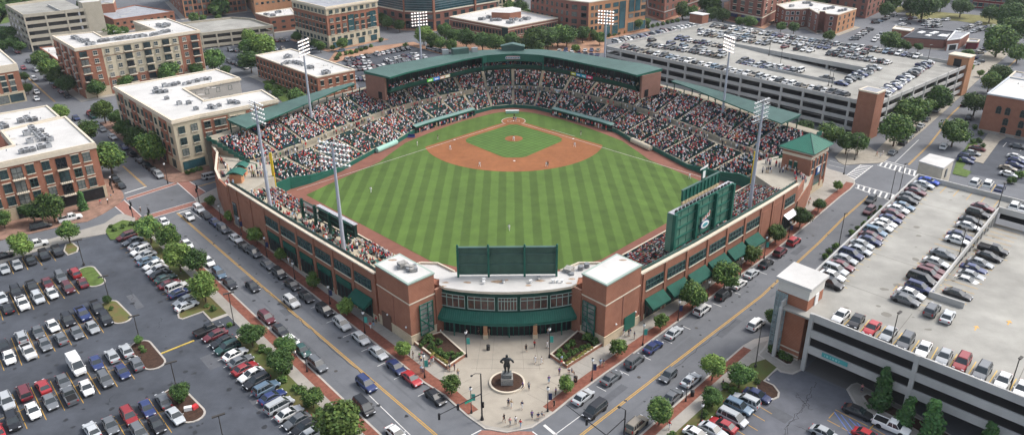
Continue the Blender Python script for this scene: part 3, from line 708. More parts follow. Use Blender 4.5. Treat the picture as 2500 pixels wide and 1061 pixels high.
for i_, x_ in enumerate(np.arange(-3.2,3.3,.62)): b.box((x_,-.18,0), (.3,.04,(.34,.5,.3,.46,.4)[i_%5]), 0, 2)
sg = b.build('sign', [mat('sign_pink', (.6,.3,.3), .6), mat('sign_pale_blue', (.35,.47,.52), .6), mat('sign_dark', (.05,.07,.12), .6)], None, at=sb_)
tag(sg, 'pale blue lettered sign with pink ends on the press box over home plate', 'sign')
def text(s, loc, rz, size, m, rx=math.pi/2, parent=None, name='lettering', ext=.03):
    c = bpy.data.curves.new(name, 'FONT'); c.body = s; c.size = size; c.extrude = ext; c.align_x = 'CENTER'; c.align_y = 'CENTER'
    o = bpy.data.objects.new('tmp', c); C.objects.link(o); dg = bpy.context.evaluated_depsgraph_get()
    me = bpy.data.meshes.new_from_object(o.evaluated_get(dg)); bpy.data.objects.remove(o); me.materials.clear(); me.materials.append(m)
    t = bpy.data.objects.new(name, me); C.objects.link(t); t.rotation_euler = (rx, 0, rz)
    if parent: t.parent = parent; t.location = Vector(loc)-ROOTLOC.get(parent.name, Vector())
    else: t.location = loc
    return t
# advertising ribbons on the fascia
adcols = [[(.1,.45,.05),(.05,.2,.6),(.5,.3,.2),(.5,.45,.3)], [(.5,.5,.02),(.02,.25,.5),(.05,.4,.5),(.6,.02,.12)]]
for j, (i0, cols) in enumerate(((7, adcols[0]), (36, adcols[1]))):
    for k, c_ in enumerate(cols):
        p, q = [offset_line(fline, up_*.55)[i0+k+e] for e in (0,1)]
        b = MB(); b.bar(p, lerp(p,q,.97), .12, 1.05, 12.8); b.bar(lerp(p,q,.2), lerp(p,q,.75), .16, .4, 13.1, 1)
        b.build('advertising_board', [mat(f'ad_{j}{k}', c_, .6), whitem], gs)
# rooftop boxes
rc = Vector((AX, 290, 17.5))
b = MB(); b.prism([(AX-4.2,284.8),(AX+4.2,284.8),(AX+4.2,287.5),(AX-4.2,287.5)], 17.8, 19.9); b.add([(AX-4.5,284.4,19.9),(AX+4.5,284.4,19.6),(AX,284.4,20.7),(AX-4.5,288,19.6),(AX+4.5,288,19.6),(AX,288,20.7)], [(0,1,2),(0,2,5,3),(1,4,5,2),(3,5,4)]); b.build('roof_housing', greenlt, gs)
b = MB(); b.prism([(AX-21.5,278.5),(AX-16,280.8),(AX-17,283),(AX-22.5,280.8)], 17.8, 20.2); b.build('roof_housing', greenlt, gs)
b = MB(); 
for dx, dy in ((-24.5,0),(-14,3)): b.box((AX+dx, 280+dy, 18.6), (2.2,1.2,2.4), .4, 0); b.tube((AX+dx,280+dy,17),(AX+dx,280+dy,20.5),.1)
b.build('camera_platform', metal, gs)
for t in ct[2:-2:1]:
    pass
for i in range(1, 47):
    for rrow, d_ in enumerate((1.0, 2.0, 3.1)):
        p, q = [offset_line(fline, -up_*d_)[i+e] for e in (0,1)]
        L = (q-p).length; s_ = .2
        while s_ < L:
            if rng.random() < .62: pt = lerp(p, q, s_/L); CROWD.append((Vector((pt.x, pt.y, zf+.45+rrow*.25)), az(Vector((AX,230,0))-pt), 'club'))
            s_ += .62

# ---- canopy roofs over the outer wings of the bowl
def canopy(ta, tb, tip):
    b = MB(); ts = [lerp(ta, tb, i/12) for i in range(13)]
    kk = [(i/12 if ta > 2 else 1-i/12) for i in range(13)]; F = [bowl(t, lerp(.93,.77,k), lerp(13.6,12.7,k)) for t, k in zip(ts, kk)]; B = [bowl(t, lerp(1.0,1.04,k), lerp(13.8,14.2,k)) for t, k in zip(ts, kk)]
    up = Vector((0,0,.35))
    b.strip([p+up for p in F], [p+up for p in B], 0); b.strip(F, B, 1); b.strip(F, [p+up for p in F], 1); b.strip(B, [p+up for p in B], 1)
    for e in (0, -1): b.add([F[e], B[e], B[e]+up, F[e]+up], [(0,1,2,3)], 1)
    b.build('canopy_roof', [greenlt, green], gs)
    c = MB()
    for i in (0,2,4,6,8,10,12):
        for s, zt in ((.86, 13.0), (1.0, 13.8)):
            t = min(max(ts[i], .05), N-.05); p = bowl(t, s, 0); c.tube((p.x,p.y,6), (p.x,p.y,zt), .17, n=6)
        p, q = bowl(ts[i], .98 if kk[i] < .3 else .84, 12.9), bowl(ts[i], 1.02, 13.9); c.tube(p, q, .14, n=5)
    c.build('canopy_posts', greendk, gs)
canopy(.9, 5.0, 0); canopy(N-5.0, N-.9, 0)
# green stair ramps at both ends of the bowl
for t in (0.0, float(N)):
    b = MB()
    p, q = bowl(t, .1, 0), bowl(t, 1, 0)
    for s in range(12):
        a_, c_ = bowl(t, .15+s*.07, 0), bowl(t, .15+(s+1)*.07, 0); zz = 3+s*.68; d = Vector((-1.2 if t == 0 else 1.2, -.8, 0))
        b.bar(a_+d, c_+d, .15, 1.3, zz)
    b.build('end_rail', green, gs)
# dugouts
for sgn, nm in ((-1, 'left'), (1, 'right')):
    pts = [Vector((AX+sgn*(13.6), 263.6, 0)), Vector((AX+sgn*20.6, 256.8, 0)), Vector((AX+sgn*29.3, 248.3, 0)), Vector((AX+sgn*32.5, 244.3,0))][:4]
    c_ = (pts[0]+pts[-1])/2
    dg = thing('dugout', f'long low {nm} dugout with pale green roof beside the warning track', 'dugout', c_)
    outw = Vector((sgn*.707, .707, 0))
    b = MB(); b.add([*(p-outw*.4+Vector((0,0,2.4)) for p in pts), *(p+outw*1.5+Vector((0,0,2.7)) for p in pts)], [(i,i+1,i+5,i+4) for i in range(3)], 0)
    b.add([*(p-outw*.5+Vector((0,0,2.5)) for p in pts), *(p-outw*.5+Vector((0,0,2.1)) for p in pts)], [(i,i+1,i+5,i+4) for i in range(3)], 1)
    b.build('roof', [mat('mint_roof', (.17,.27,.24), .5), green], dg)
    b = MB()
    for i in range(3): b.bar(pts[i]-outw*.2, pts[i+1]-outw*.2, .1, .9, .05)
    b.build('rail', greendk, dg)
    b = MB()
    for i in range(3): b.strip([pts[i]+outw*.15+Vector((0,0,.1)), pts[i+1]+outw*.15+Vector((0,0,.1))], [pts[i]+outw*.15+Vector((0,0,2.45)), pts[i+1]+outw*.15+Vector((0,0,2.45))])
    b.build('dark_interior', glassd, dg)
    L = pl_len(pts); s_ = 1
    while s_ < L-1:
        p, a_ = pl_at(pts, s_); p = p-outw*.45
        if rng.random() < .75: CROWD.append((Vector((p.x,p.y,.1)), az(-outw), 'dugout'))
        s_ += .7
# tarp rolls and bench on the warning track
def roll(a_, b_, r_, m, label):
    p, q = P(*a_), P(*b_); o = MB(); d = (q-p).normalized()
    o.tube((p.x,p.y,r_+.05),(q.x,q.y,r_+.05), r_, n=14); o.tube((p-d*.25).to_tuple()[:2]+(r_+.05,), p.to_tuple()[:2]+(r_+.05,), r_*.35, n=8); o.tube(q.to_tuple()[:2]+(r_+.05,), (q+d*.25).to_tuple()[:2]+(r_+.05,), r_*.35, n=8)
    tag(o.build('tarp_roll', m, origin=(p+q)/2, smooth=False), label, 'tarp roll')
roll((1543,348),(1588,369), .85, mat('cream_tarp', (.55,.48,.36), .8), 'cream field tarp rolled up along the right warning track')
roll((920,374),(968,353), .85, mat('mint_tarp', (.3,.5,.42), .8), 'mint green rolled tarp lying against the left field wall')
b = MB(); b.box((0,0,.35), (2.6,1.3,.1), 0, 0); b.box((0,.5,.7), (2.6,.15,.7)); [b.box((x,0,.15), (.1,1.2,.3)) for x in (-1.2,1.2)]
tag(b.build('bullpen_bench', mat('navy', (.02,.03,.12), .6), at=P(1003,336)), 'navy blue padded bench on the left warning track', 'bench')

# ---------------------------------------------------------------- outfield fence, wings, terraces
LW = [Vector((-69.6,175.2,0)), Vector((-65.9,171.3,0)), Vector((-51.8,156.1,0)), Vector((-42.3,146.1,0)), Vector((-26.5,129.7,0))]
RW = [Vector((24.5,128.6,0)), Vector((37.8,140.8,0)), Vector((49.0,151.8,0)), Vector((59.4,162.0,0)), Vector((69.2,172.2,0))]
ZW = 10.7
def wall_ring(o, line, th, z0, z1, mi=0, side=1):
    B = offset_line(line, side*th); A = [V2(p) for p in line]
    for i in range(len(A)-1): o.prism([A[i], A[i+1], B[i+1], B[i]], z0, z1, mi)
wings = []
for nm, line, inn, fl, fence in (('left', LW, -1, 'l', [FLP, Vector((-25.5,151.3,0)), CFL]), ('right', RW, -1, 'r', [FRP, Vector((24.2,151.0,0)), CFR])):
    c_ = pl_at(line, pl_len(line)/2)[0]
    wg = thing('brick_wing', f'long red brick outfield building with a row of windows on the {nm} street', 'building', c_)
    sd_ = 1 if (offset_line(line, 1)[2]-Vector((AX,200,0))).length < (line[2]-Vector((AX,200,0))).length else -1
    wings.append((wg, line, sd_, fence))
def wing_parts(wg, line, sd_, nm, bays):
    L = pl_len(line)
    b = MB(); wall_ring(b, line, .5, .1, ZW, 0, sd_); wg_wall = b.build('wall', redbrick, wg)
    b = MB(); wall_ring(b, offset_line(line, -sd_*.12), .74, ZW, ZW+.3, 0, sd_); wall_ring(b, offset_line(line, -sd_*.06), .06, 6.9+.0, 7.15, 0, sd_) if False else None
    b.build('coping', trim, wg)
    b = MB(); wall_ring(b, offset_line(line, -sd_*.1), .1, .1, 1.3, 0, sd_); b.build('stone_base', stone, wg)
    b = MB(); pil = MB()
    for s0_, s1_, kind in bays:
        p, a_ = pl_at(line, s0_); pil = MB(); pil.box((p.x, p.y, ZW/2), (.75, .42, ZW-.1), a_); pil.build('pilaster', redbrick, wg)
        
    root = Vector(ROOTLOC[wg.name])
    for s0_, s1_, kind in bays:
        sm = (s0_+s1_)/2; w_ = s1_-s0_-1.5; p, a_ = pl_at(line, sm); nrm = Vector((math.sin(a_), -math.cos(a_), 0)); 
        o_ = nrm if (p+nrm-Vector((AX,200,0))).length > (p-nrm-Vector((AX,200,0))).length else -nrm
        if kind == 'blank':
            f = MB(); f.box((p.x+o_.x*.03, p.y+o_.y*.03, 5.4), (w_, .12, 7.6), a_); f.build('recessed_panel', redbrick, wg); continue
        if kind == 'arch':
            f = MB(); q_ = p+o_*.06; f.box((q_.x,q_.y,5.0), (w_*.7,.14,3.4), a_); f.build('window', glass, wg)
            f = MB(); f.box((q_.x,q_.y,1.9), (w_*.7,.2,2.6), a_); f.build('door', greym, wg); continue
        # upper window band
        fr_ = MB(); q_ = p+o_*.1; zc = 7.75; hh = 2.1
        for zz in (zc-hh/2, zc, zc+hh/2): fr_.box((q_.x,q_.y,zz), (w_,.16,.13), a_, 0)
        t_ = Vector((math.cos(a_), math.sin(a_), 0)); nm_ = 5
        for i in range(nm_+1):
            r_ = q_+t_*(w_*(i/nm_-.5)); fr_.box((r_.x,r_.y,zc), (.12,.16,hh), a_, 0)
        wn = fr_.build('window', framed, wg)
        gl_ = MB(); r_ = p+o_*.03; gl_.box((r_.x,r_.y,zc), (w_,.12,hh), a_); pane = gl_.build('pane', glass, wn) if False else gl_.mesh('pane', glass, root)
        inst('pane', pane, wn)
        si = MB(); r_ = p+o_*.12; si.box((r_.x,r_.y,zc-hh/2-.16), (w_+.3,.3,.2), a_); inst('sill', si.mesh('sill', trim, root), wn)
        # ground floor opening
        f = MB(); r_ = p+o_*.04; f.box((r_.x,r_.y,2.15), (w_*.92,.14,3.7), a_); f.build('shop_opening', glassd, wg)
        f = MB()
        for i in range(5): r_ = p+o_*.14+t_*(w_*.92*(i/4-.5)); f.box((r_.x,r_.y,2.1), (.12,.12,3.6), a_)
        r_ = p+o_*.14; f.box((r_.x,r_.y,3.95), (w_*.92,.14,.5), a_); f.build('shop_frame', framed, wg)
        if kind == 'awn':
            f = MB(); e = t_*(w_*.5+.2); hi = p+o_*.2+Vector((0,0,4.9)); lo = p+o_*2.3+Vector((0,0,3.45)); dn = Vector((0,0,-.35))
            f.add([hi-e, hi+e, lo+e, lo-e, lo-e+dn, lo+e+dn, hi-e+dn*3, hi+e+dn*3], [(0,1,2,3),(3,2,5,4),(0,3,4,6),(1,7,5,2)])
            f.build('awning', greencv, wg)
        elif kind == 'panel':
            f = MB(); r_ = p+o_*.2; f.box((r_.x,r_.y,4.5), (w_*.92,.2,1.5), a_); f.build('awning_panel', greencv, wg)
        elif kind == 'grey':
            f = MB(); e = t_*(w_*.5); hi = p+o_*.2+Vector((0,0,4.9)); lo = p+o_*1.6+Vector((0,0,4.1)); f.add([hi-e,hi+e,lo+e,lo-e], [(0,1,2,3)]); f.build('awning', metal, wg)
def s_of(line, px, z=4.5):
    "distance along a wall line of the wall point seen at photo x = px"
    best = min(range(0, int(pl_len(line)*10)), key=lambda i: abs(pj((*pl_at(line, i/10)[0][:2], z))[0]-px)); return best/10
lb_ = [(0,4.5,'arch'),(4.5,11.5,'blank'),(11.5,18.5,'blank')]
st = [s_of(LW, x, 7.7) for x in (664,704,745,789,837,888)]
for i, s_ in enumerate(st): lb_.append((s_-3.5 if i == 0 else (st[i-1]+s_)/2, (st[i+1]+s_)/2 if i < 5 else s_+3.3, 'awn' if i == 5 else 'panel'))
wing_parts(*wings[0][:3], 'l', lb_)
st = [s_of(RW, x, 7.7) for x in (1597,1650,1701,1751,1796,1838)]; rb_ = []
for i, s_ in enumerate(st): rb_.append((s_-3.3 if i == 0 else (st[i-1]+s_)/2, (st[i+1]+s_)/2 if i < 5 else s_+3.2, 'awn'))
e_ = rb_[-1][1]; LR = pl_len(RW); rb_ += [(e_, e_+5.5, 'blank'), (e_+5.5, e_+11, 'blank'), (e_+11, LR-.6, 'grey')]
wing_parts(*wings[1][:3], 'r', rb_)
# terraces between wing and fence
def quadstrip_mesh(A, B, za, zb, m, name, parent, nstep):
    "stepped terrace from line A (za) to line B (zb)"
    b = MB()
    for k in range(nstep):
        f0, f1 = k/nstep, (k+1)/nstep; z = lerp(za, zb, (k+.5)/nstep)
        a_ = [lerp(p, q, f0) for p, q in zip(A, B)]; c_ = [lerp(p, q, f1) for p, q in zip(A, B)]
        b.strip([(p.x,p.y,z) for p in a_], [(p.x,p.y,z) for p in c_]); b.strip([(p.x,p.y,z) for p in c_], [(p.x,p.y,lerp(za,zb,(k+1.5)/nstep) if k < nstep-1 else z-.5) for p in c_])
    b.build(name, m, parent); return
def sample(line, n):
    L = pl_len(line); return [pl_at(line, L*i/n)[0] for i in range(n+1)]
TN = 14
terr = []
for (wg, line, sd_, fence), nm in zip(wings, 'lr'):
    A = sample(fence[:2] if nm == 'l' else fence[:2], TN); W_ = sample(offset_line(line, sd_*.5), TN)
    if nm == 'r': A = A[::-1]
    t_ = thing('outfield_terrace', 'stepped concrete terrace with %s above the %s field fence' % (('tables and picnic crowds', 'left') if nm == 'l' else ('rows of bleachers', 'right')), 'terrace', lerp(A[7], W_[7], .5))
    quadstrip_mesh(A, W_, 2.3, 8.6, mat('terrace_concrete', (.4,.35,.26), .9, var=.12, scale=.5), 'steps', t_, 8 if nm == 'l' else 16)
    b = MB()
    for i in range(TN): b.bar(A[i], A[i+1], .25, 3.1, 0)
    b.build('fence', greendk, t_)
    b = MB()
    for i in range(TN): b.bar(A[i], A[i+1], .3, .12, 3.12)
    b.build('fence_cap', trim, t_)
    b = MB(); wi = offset_line(line, sd_*.9)
    for i in range(len(wi)-1): b.bar(wi[i], wi[i+1], .05, .9, 10.6)
    for s_ in np.arange(0, pl_len(wi), 1.6): p, a_ = pl_at(wi, s_); b.box((p.x,p.y,11), (.08,.08,1.4), a_)
    b.build('rail', greenlt, t_)
    terr.append((t_, A, W_))
# right bleachers
t_, A, W_ = terr[1]
def tpt(A, W_, u, f, z): i = min(int(u*TN), TN-1); k = u*TN-i; return (lerp(A[i], A[i+1], k)).lerp(lerp(W_[i], W_[i+1], k), f)*1.0 + Vector((0,0,z))
sbz = (.2, .62)
for blk_, (u0, u1) in enumerate(((.02,.17),(.185,.34),(.355,.51),(.525,.68),(.695,.84),(.855,.98))):
    b = MB()
    for r_ in range(13):
        f = .03+.9*(r_+.4)/13.5; z = lerp(2.3, 8.6, (int(f*16)+.5)/16)
        p, q = tpt(A, W_, u0, f, z), tpt(A, W_, u1, f, z); L = (q-p).length; out = (W_[7]-A[7]).normalized()
        b.bar(p, q, .4, .08, z+.4); b.bar(p+out*.25, q+out*.25, .06, .4, z+.48)
        s_ = .2
        while s_ < L:
            if rng.random() < .80: x_ = lerp(p, q, s_/L); CROWD.append((Vector((x_.x,x_.y,z+.45)), az(-out), 'rf'))
            s_ += .55
    b.build('bleachers', seatg, t_)
# left terrace: a few seat rows by the fence, then tables and standing groups
t_, A, W_ = terr[0]; out = (W_[7]-A[7]).normalized()
for (u0, u1, r0_, r1_) in ((.02,.36,0,8),(.8,.985,0,5)):
    b = MB()
    for r_ in range(r0_, r1_):
        f = .03+.06*r_; z = lerp(2.3, 8.6, (int(f*8)+.5)/8)+.1*(r_ % 2)
        p, q = tpt(A, W_, u0, f, z), tpt(A, W_, u1, f, z); L = (q-p).length; b.bar(p, q, .4, .08, z+.4); s_ = .2
        while s_ < L:
            if rng.random() < .72: x_ = lerp(p, q, s_/L); CROWD.append((Vector((x_.x,x_.y,z+.45)), az(-out), 'lf'))
            s_ += .58
    b.build('bleachers', seatg, t_)
tm = MB(); tm.box((0,0,.74), (1.5,.75,.06), 0, 0); [tm.box((x,y,.45), (1.5,.28,.05), 0, 0) for x in (0,) for y in (-.7,.7)]; [tm.box((x,0,.36), (.08,1.5,.7), 0, 1) for x in (-.55,.55)]
tme = tm.mesh('picnic_table', [mat('table_green', (.05,.13,.1), .6), blackm])
tabs = [(u, f) for u in (.08,.15,.22,.29,.36,.43,.5,.57,.64,.71,.78,.85,.92) for f in (.3,.45,.62,.8) if not (u < .38 and f < .5)]
used_t = {}
for i, (u, f) in enumerate(tabs):
    f += rng.uniform(-.05,.05); u += rng.uniform(-.02,.02); z = lerp(2.3, 8.6, (int(f*8)+.5)/8); p = tpt(A, W_, u, f, z)
    a_ = az(A[8]-A[7])+rng.uniform(-.3,.3)
    o = inst('picnic_table', tme, None, p, a_); row = {.3:'beside the fence', .45:'in the second row', .62:'in the third row', .8:'nearest the street wall'}[min((.3,.45,.62,.8), key=lambda q_: abs(q_-f))]; un = used_t.get(row, 0); used_t[row] = un+1
    tag(o, f'green picnic table {row} of the terrace, {ordw(un)} from the left foul pole', 'table', 'picnic tables on the left terrace')
    for sy in (-.7, .7):
        for sx in (-.5, 0, .5):
            if rng.random() < .8: CROWD.append((p+Vector((sx*math.cos(a_)-sy*math.sin(a_), sx*math.sin(a_)+sy*math.cos(a_), .47)), a_+(-math.pi/2 if sy > 0 else math.pi/2), 'table'))
    for _ in range(5):
        if rng.random() < .7: CROWD.append((p+Vector((rng.uniform(-1.6,1.6), rng.uniform(-.5,.5), 0)), rng.uniform(0,6.28), 'stand'))

# corner concourses beyond the foul poles
b = MB(); cl = [LFP, A[0], W_[0], LW[0]+Vector((-.5,2,0)), P(557,440,8)*1, P(575,400,8), P(600,375,7), Vector((-79,214,0)), Vector((-57.8,201.8,0))]
cl = [FLP, W_[0], Vector((-69.6,175.6,0)), Vector((-73.5,181,0)), Vector((-79,192,0)), Vector((-83,205,0)), Vector((-86.5,211,0)), Vector((-66.5,200.3,0))]
crn = thing('corner_concourse', 'open concrete concourse behind the left foul pole with brick outer wall', 'concourse', V2(cl[3]))
b.prism(cl, 0, 6.2, 0, top=0); b.build('deck', mat('deck_concrete', (.36,.33,.27), .9, var=.1, scale=.4), crn); b = MB(); wall_ring(b, cl[2:7], .25, 0, 6.0, 0, -1 if (offset_line(cl[2:7],1)[2]).x > cl[4].x else 1); b.build('outer_wall', redbrick, crn)
b = MB(); wall_ring(b, cl[2:7], .4, 5.6, 8.2, 0, 1 if (offset_line(cl[2:7],1)[2]).x > cl[4].x else -1); wall_ring(b, [LW[0], cl[2], cl[3]], .5, 5.6, ZW-.6, 0, -1); b.build('parapet', redbrick, crn)
b = MB(); wall_ring(b, cl[2:7], .6, 8.2, 8.4, 0, 1 if (offset_line(cl[2:7],1)[2]).x > cl[4].x else -1); b.build('coping', trim, crn)
for i, (px, py, s_) in enumerate(((588,398,.7),(575,415,.95))):
    c_ = P(px, py, 9.5); k_ = thing('kiosk', ('small' if i == 0 else 'larger') + ' brick kiosk with a curved green roof at the left corner of the concourse', 'kiosk', (c_.x, c_.y, 5.6))
    b = MB(); b.prism([(c_.x-1.6*s_, c_.y-1.2*s_),(c_.x+1.6*s_, c_.y-1.2*s_),(c_.x+1.6*s_,c_.y+1.2*s_),(c_.x-1.6*s_,c_.y+1.2*s_)], 5.6, 8.6); b.build('wall', tanbrick, k_)
    b = MB(); n_ = 8
    F = [(c_.x+(2.5*s_)*(j/n_*2-1), c_.y-2*s_, 8.7+.9*math.sin(math.pi*j/n_)) for j in range(n_+1)]; B = [(x, y+4*s_, z) for x, y, z in F]
    b.strip(F, B); b.strip([(x,y,z-.25) for x,y,z in F], F); b.build('roof', green, k_)
cr_ = [FRP, terr[1][2][-1], Vector((69.8,173,0)), Vector((76,183,0)), Vector((82,195,0)), Vector((86,206,0)), Vector((88,211,0)), Vector((68.1,200.3,0))]
crn = thing('corner_concourse', 'open concrete concourse behind the right foul pole beside the brick tower', 'concourse', V2(cr_[3]))
b = MB(); b.prism(cr_, 0, 6.2, 0, top=0); b.build('deck', MATS['deck_concrete'], crn); b = MB(); wall_ring(b, cr_[2:7], .25, 0, 6.0, 0, 1 if (offset_line(cr_[2:7],1)[2]).x > cr_[4].x else -1); b.build('outer_wall', redbrick, crn)
for rootx, cl_ in ((crn, cr_),):
    b = MB(); wall_ring(b, [RW[-1], cr_[2], cr_[2]+Vector((3.5,6,0))], .4, 5.6, 9.2, 0, -1); b.build('parapet', redbrick, crn)
rng2 = random.Random(9)
for cl_, n_ in ((cl, 95), (cr_, 100)):
    cx_ = sum(p[0] for p in cl_)/len(cl_); cy_ = sum(p[1] for p in cl_)/len(cl_)
    for _ in range(n_):
        p = Vector((cx_, cy_, 0)).lerp(V2(rng2.choice(cl_)), rng2.random()**.7*.85); CROWD.append((Vector((p.x,p.y,6.22)), rng2.uniform(0,6.28), 'stand'))
# foul poles
for p, px, top, nm in ((FLP, 658, 372, 'left'), (FRP, 1838, 370, 'right')):
    h = topz(Vector((p.x,p.y,3)), top); fp = thing('foul_pole', f'tall yellow {nm} field foul pole with mesh wing', 'foul pole', p)
    b = MB(); b.tube((p.x,p.y,0),(p.x,p.y,h), .16, n=8); b.build('pole', yellowm, fp)
    b = MB(); b.box((p.x+(.45 if nm == 'right' else -.45), p.y+.3, (h+4.5)/2), (.75,.06,h-4.7), R(-35 if nm == 'left' else 35)); b.build('mesh_wing', yellowm, fp)
# ---------------------------------------------------------------- entrance building
eb = thing('entrance_building', 'brick ballpark entrance with curved green awning, window band and two square corner blocks', 'building', (AX-1.5, 126, 0))
TLp = [Vector((-26.0,129.1,0)), Vector((-21.9,133.2,0)), Vector((-14.6,125.5,0)), Vector((-18.9,121.4,0))]
TRp = [Vector((12.9,124.8,0)), Vector((20.2,132.4,0)), Vector((24.3,127.9,0)), Vector((16.9,120.5,0))]
HT, HM = 13.0, 10.0
for q in (TLp, TRp):
    b = MB(); b.prism(q, .1, HT, 0); b.build('corner_block', redbrick, eb)
    b = MB(); o_ = offset_poly(q, .18); b.prism(offset_poly(q, .14), HT, HT+.28, 0); b.build('roof_coping', mat('coping_green', (.3,.38,.33), .8), eb)
    b = MB(); b.poly([tuple(p)[:2] for p in offset_poly(q, -.28)], HT+.3); b.build('roof', roofw, eb)
    b = MB(); b.prism(offset_poly(q, .07), 8.75, 9.0, 0); b.build('stone_band', trim, eb)
    b = MB(); b.prism(offset_poly(q, .12), .1, 2.0, 0); b.prism(offset_poly(q, .2), 2.0, 2.15, 0); b.build('stone_base', stone, eb)
# link walls running back from each block beside the curved front
uL = (TLp[2]-TLp[3]).normalized(); uR = (TRp[0]-TRp[3]).normalized()
wl_ = [TLp[2], TLp[2]+uL*4.2]; wr_ = [TRp[0], TRp[0]+uR*-0.0]
ROOFZ = 9.6
cfp = [(-13.9,127.0),(-12.5,126.3),(-9.6,125.5),(-6.4,124.9),(-3.6,124.6),(-.9,124.5),(1.8,124.6),(4.6,124.9),(7.8,125.5),(10.7,126.3),(12.1,127.0)]
back = [(20.2,132.4),(17.2,134.9),(13.2,135.0),(9.2,131.6),(-11.1,131.6),(-14.8,135.3),(-18.2,135.6),(-21.9,133.3)]
b = MB(); b.prism([Vector((*p,0)) for p in cfp+back], .1, ROOFZ-.0, 0, top=0); 
b.build('rear_block', redbrick, eb)
over = [(-13.8,126.4),(-12.7,125.4),(-9.8,124.5),(-6.5,123.9),(-3.7,123.6),(-.9,123.5),(1.9,123.6),(4.7,123.9),(8.0,124.5),(10.9,125.4),(12.0,126.4)]
b = MB(); b.prism([Vector((*p,0)) for p in over+[(12.6,129.2),(10,131.2),(-12,131.2),(-14.0,129.2)]], ROOFZ+.1, ROOFZ+.6, 1, top=0); b.build('roof', [roofw, trim], eb)
b = MB(); b.prism([Vector((*p,0)) for p in [(-14.3,129.4),(-12.2,131.25),(10,131.25),(12.4,129.4),(20.1,132.2),(17.1,134.8),(13.2,134.9),(9.2,131.5),(-11,131.5),(-14.7,135.2),(-18.1,135.5),(-21.7,133.1)]], ROOFZ+.02, ROOFZ+.12, 0); b.build('roof', roofw, eb)
b = MB()
for p, q in (((-21.9,133.3),(-18.2,135.6)),((-18.2,135.6),(-14.8,135.3)),((-14.8,135.3),(-11.2,131.8)),((20.2,132.5),(17.2,134.9)),((17.2,134.9),(13.2,135.0)),((13.2,135.0),(9.3,131.8))): b = MB(); b.bar(p, q, .3, .55, ROOFZ); b.build('parapet', trim, eb)
st_ = MB(); rr = random.Random(4)
for x, y, s_ in ((-8.5,127.2,.6),(-3,127.4,.9),(-1.6,127.9,.6),(5.2,127.6,.7),(3.0,125.9,.5),(10.6,126.6,.5),(-12.6,127.2,.5),(-17.5,133.6,.5),(11.3,128.2,.5),(-12.9,125.9,.4)):
    st_ = MB(); n_ = 9; st_.poly([(x+s_*(1+.6*rr.random())*math.cos(i*6.283/n_), y+s_*.45*(1+.8*rr.random())*math.sin(i*6.283/n_)) for i in range(n_)], ROOFZ+.606 if 120.8 < y < 129.4 and -14.4 < x < 12.6 else ROOFZ+.13); st_.build('rust_stain', rust, eb)
for c_, nm in (((-20.6,127.4),'l'),):
    st2 = MB(); st2.poly([(-22.9+rr.random()*.2*0+.9*math.cos(i*.785), 130.6+.4*math.sin(i*.785)) for i in range(8)], HT+.306); st2.build('rust_stain', rust, eb); st2 = MB(); st2.poly([(21.0+.8*math.cos(i*.785), 129.8+.35*math.sin(i*.785)) for i in range(8)], HT+.306); st2.build('rust_stain', rust, eb)
# small vents on the roof
b = MB()
for x, y, m_ in ((-5.4,126.6,0),(-5.4,127.6,0),(3.4,126.8,0),(5.0,128.1,1),(8.4,126.9,0),(9.3,126.8,0),(7.6,126.9,0),(-1.7,126.9,1)):
    b.tube((x,y,ROOFZ+.7),(x,y,ROOFZ+1.15), .22, n=8, mi=0); b.box((x,y,ROOFZ+1.2), (.6,.5,.12), .3, m_)
b.build('roof_vents', [whitem, greym], eb)
# curved front: green wall, windows, awning
arc = [Vector((*p,0)) for p in cfp]
F1 = offset_line(arc, .18 if offset_line(arc, 1)[5].y < arc[5].y else -.18); so_ = 1 if offset_line(arc, 1)[5].y < arc[5].y else -1
b = MB(); b.strip([p+Vector((0,0,4.6)) for p in F1], [p+Vector((0,0,ROOFZ+.1)) for p in F1]); b.build('green_front_wall', greendk, eb)
L = pl_len(F1)
def arcbox(o, s0_, s1_, z0, z1, d, th, mi=0):
    li = offset_line(F1, so_*d); p, q = pl_at(li, s0_*pl_len(li)/L)[0], pl_at(li, s1_*pl_len(li)/L)[0]; o.bar(p, q, th, z1-z0, z0, mi)
grp = [(.6,5.3),(5.9,11.0),(11.7,L-11.7),(L-11.0,L-5.9),(L-5.3,L-.6)]
for i, (a_, c_) in enumerate(grp):
    o = MB(); mid = (a_+c_)/2; segs = [(a_,mid),(mid,c_)]
    nn_ = 4 if i != 2 else 6
    for s0_, s1_ in segs:
        for zz in (5.75, 7.75, 8.45): arcbox(o, s0_, s1_, zz, zz+.13, .16, .14)
    for j in range(nn_+1):
        s_ = a_+(c_-a_)*j/nn_; p = pl_at(offset_line(F1, so_*.16), s_)[0]; o.box((p.x,p.y,7.15), (.12,.14,2.8), 0)
    wn = o.build('window', mat('silver_green_frame', (.3,.38,.34), .5), eb)
    o = MB()
    for s0_, s1_ in segs: arcbox(o, s0_, s1_, 5.8, 8.5, .06, .08)
    inst('pane', o.mesh('pane', mat('red_glimmer_glass', (.035,.03,.03), .15, col2=(.12,.05,.04), scale=1.2, spec=.6), ROOTLOC[eb.name]), wn)
hi = offset_line(F1, so_*.15); lo = offset_line(F1, so_*1.55); b = MB(); ns = 64; up = [pl_at(hi, pl_len(hi)*i/ns)[0]+Vector((0,0,5.35)) for i in range(ns+1)]
lo[0] += Vector((.3,0,0)); lo[-1] += Vector((-.3,0,0))
dn = [pl_at(lo, pl_len(lo)*i/ns)[0]+Vector((0,0,3.75)) for i in range(ns+1)]
b.strip(up, dn); b.strip(dn, [p-Vector((0,0,.3)) for p in dn]); b.strip(up, [p-Vector((0,0,.6)) for p in dn])
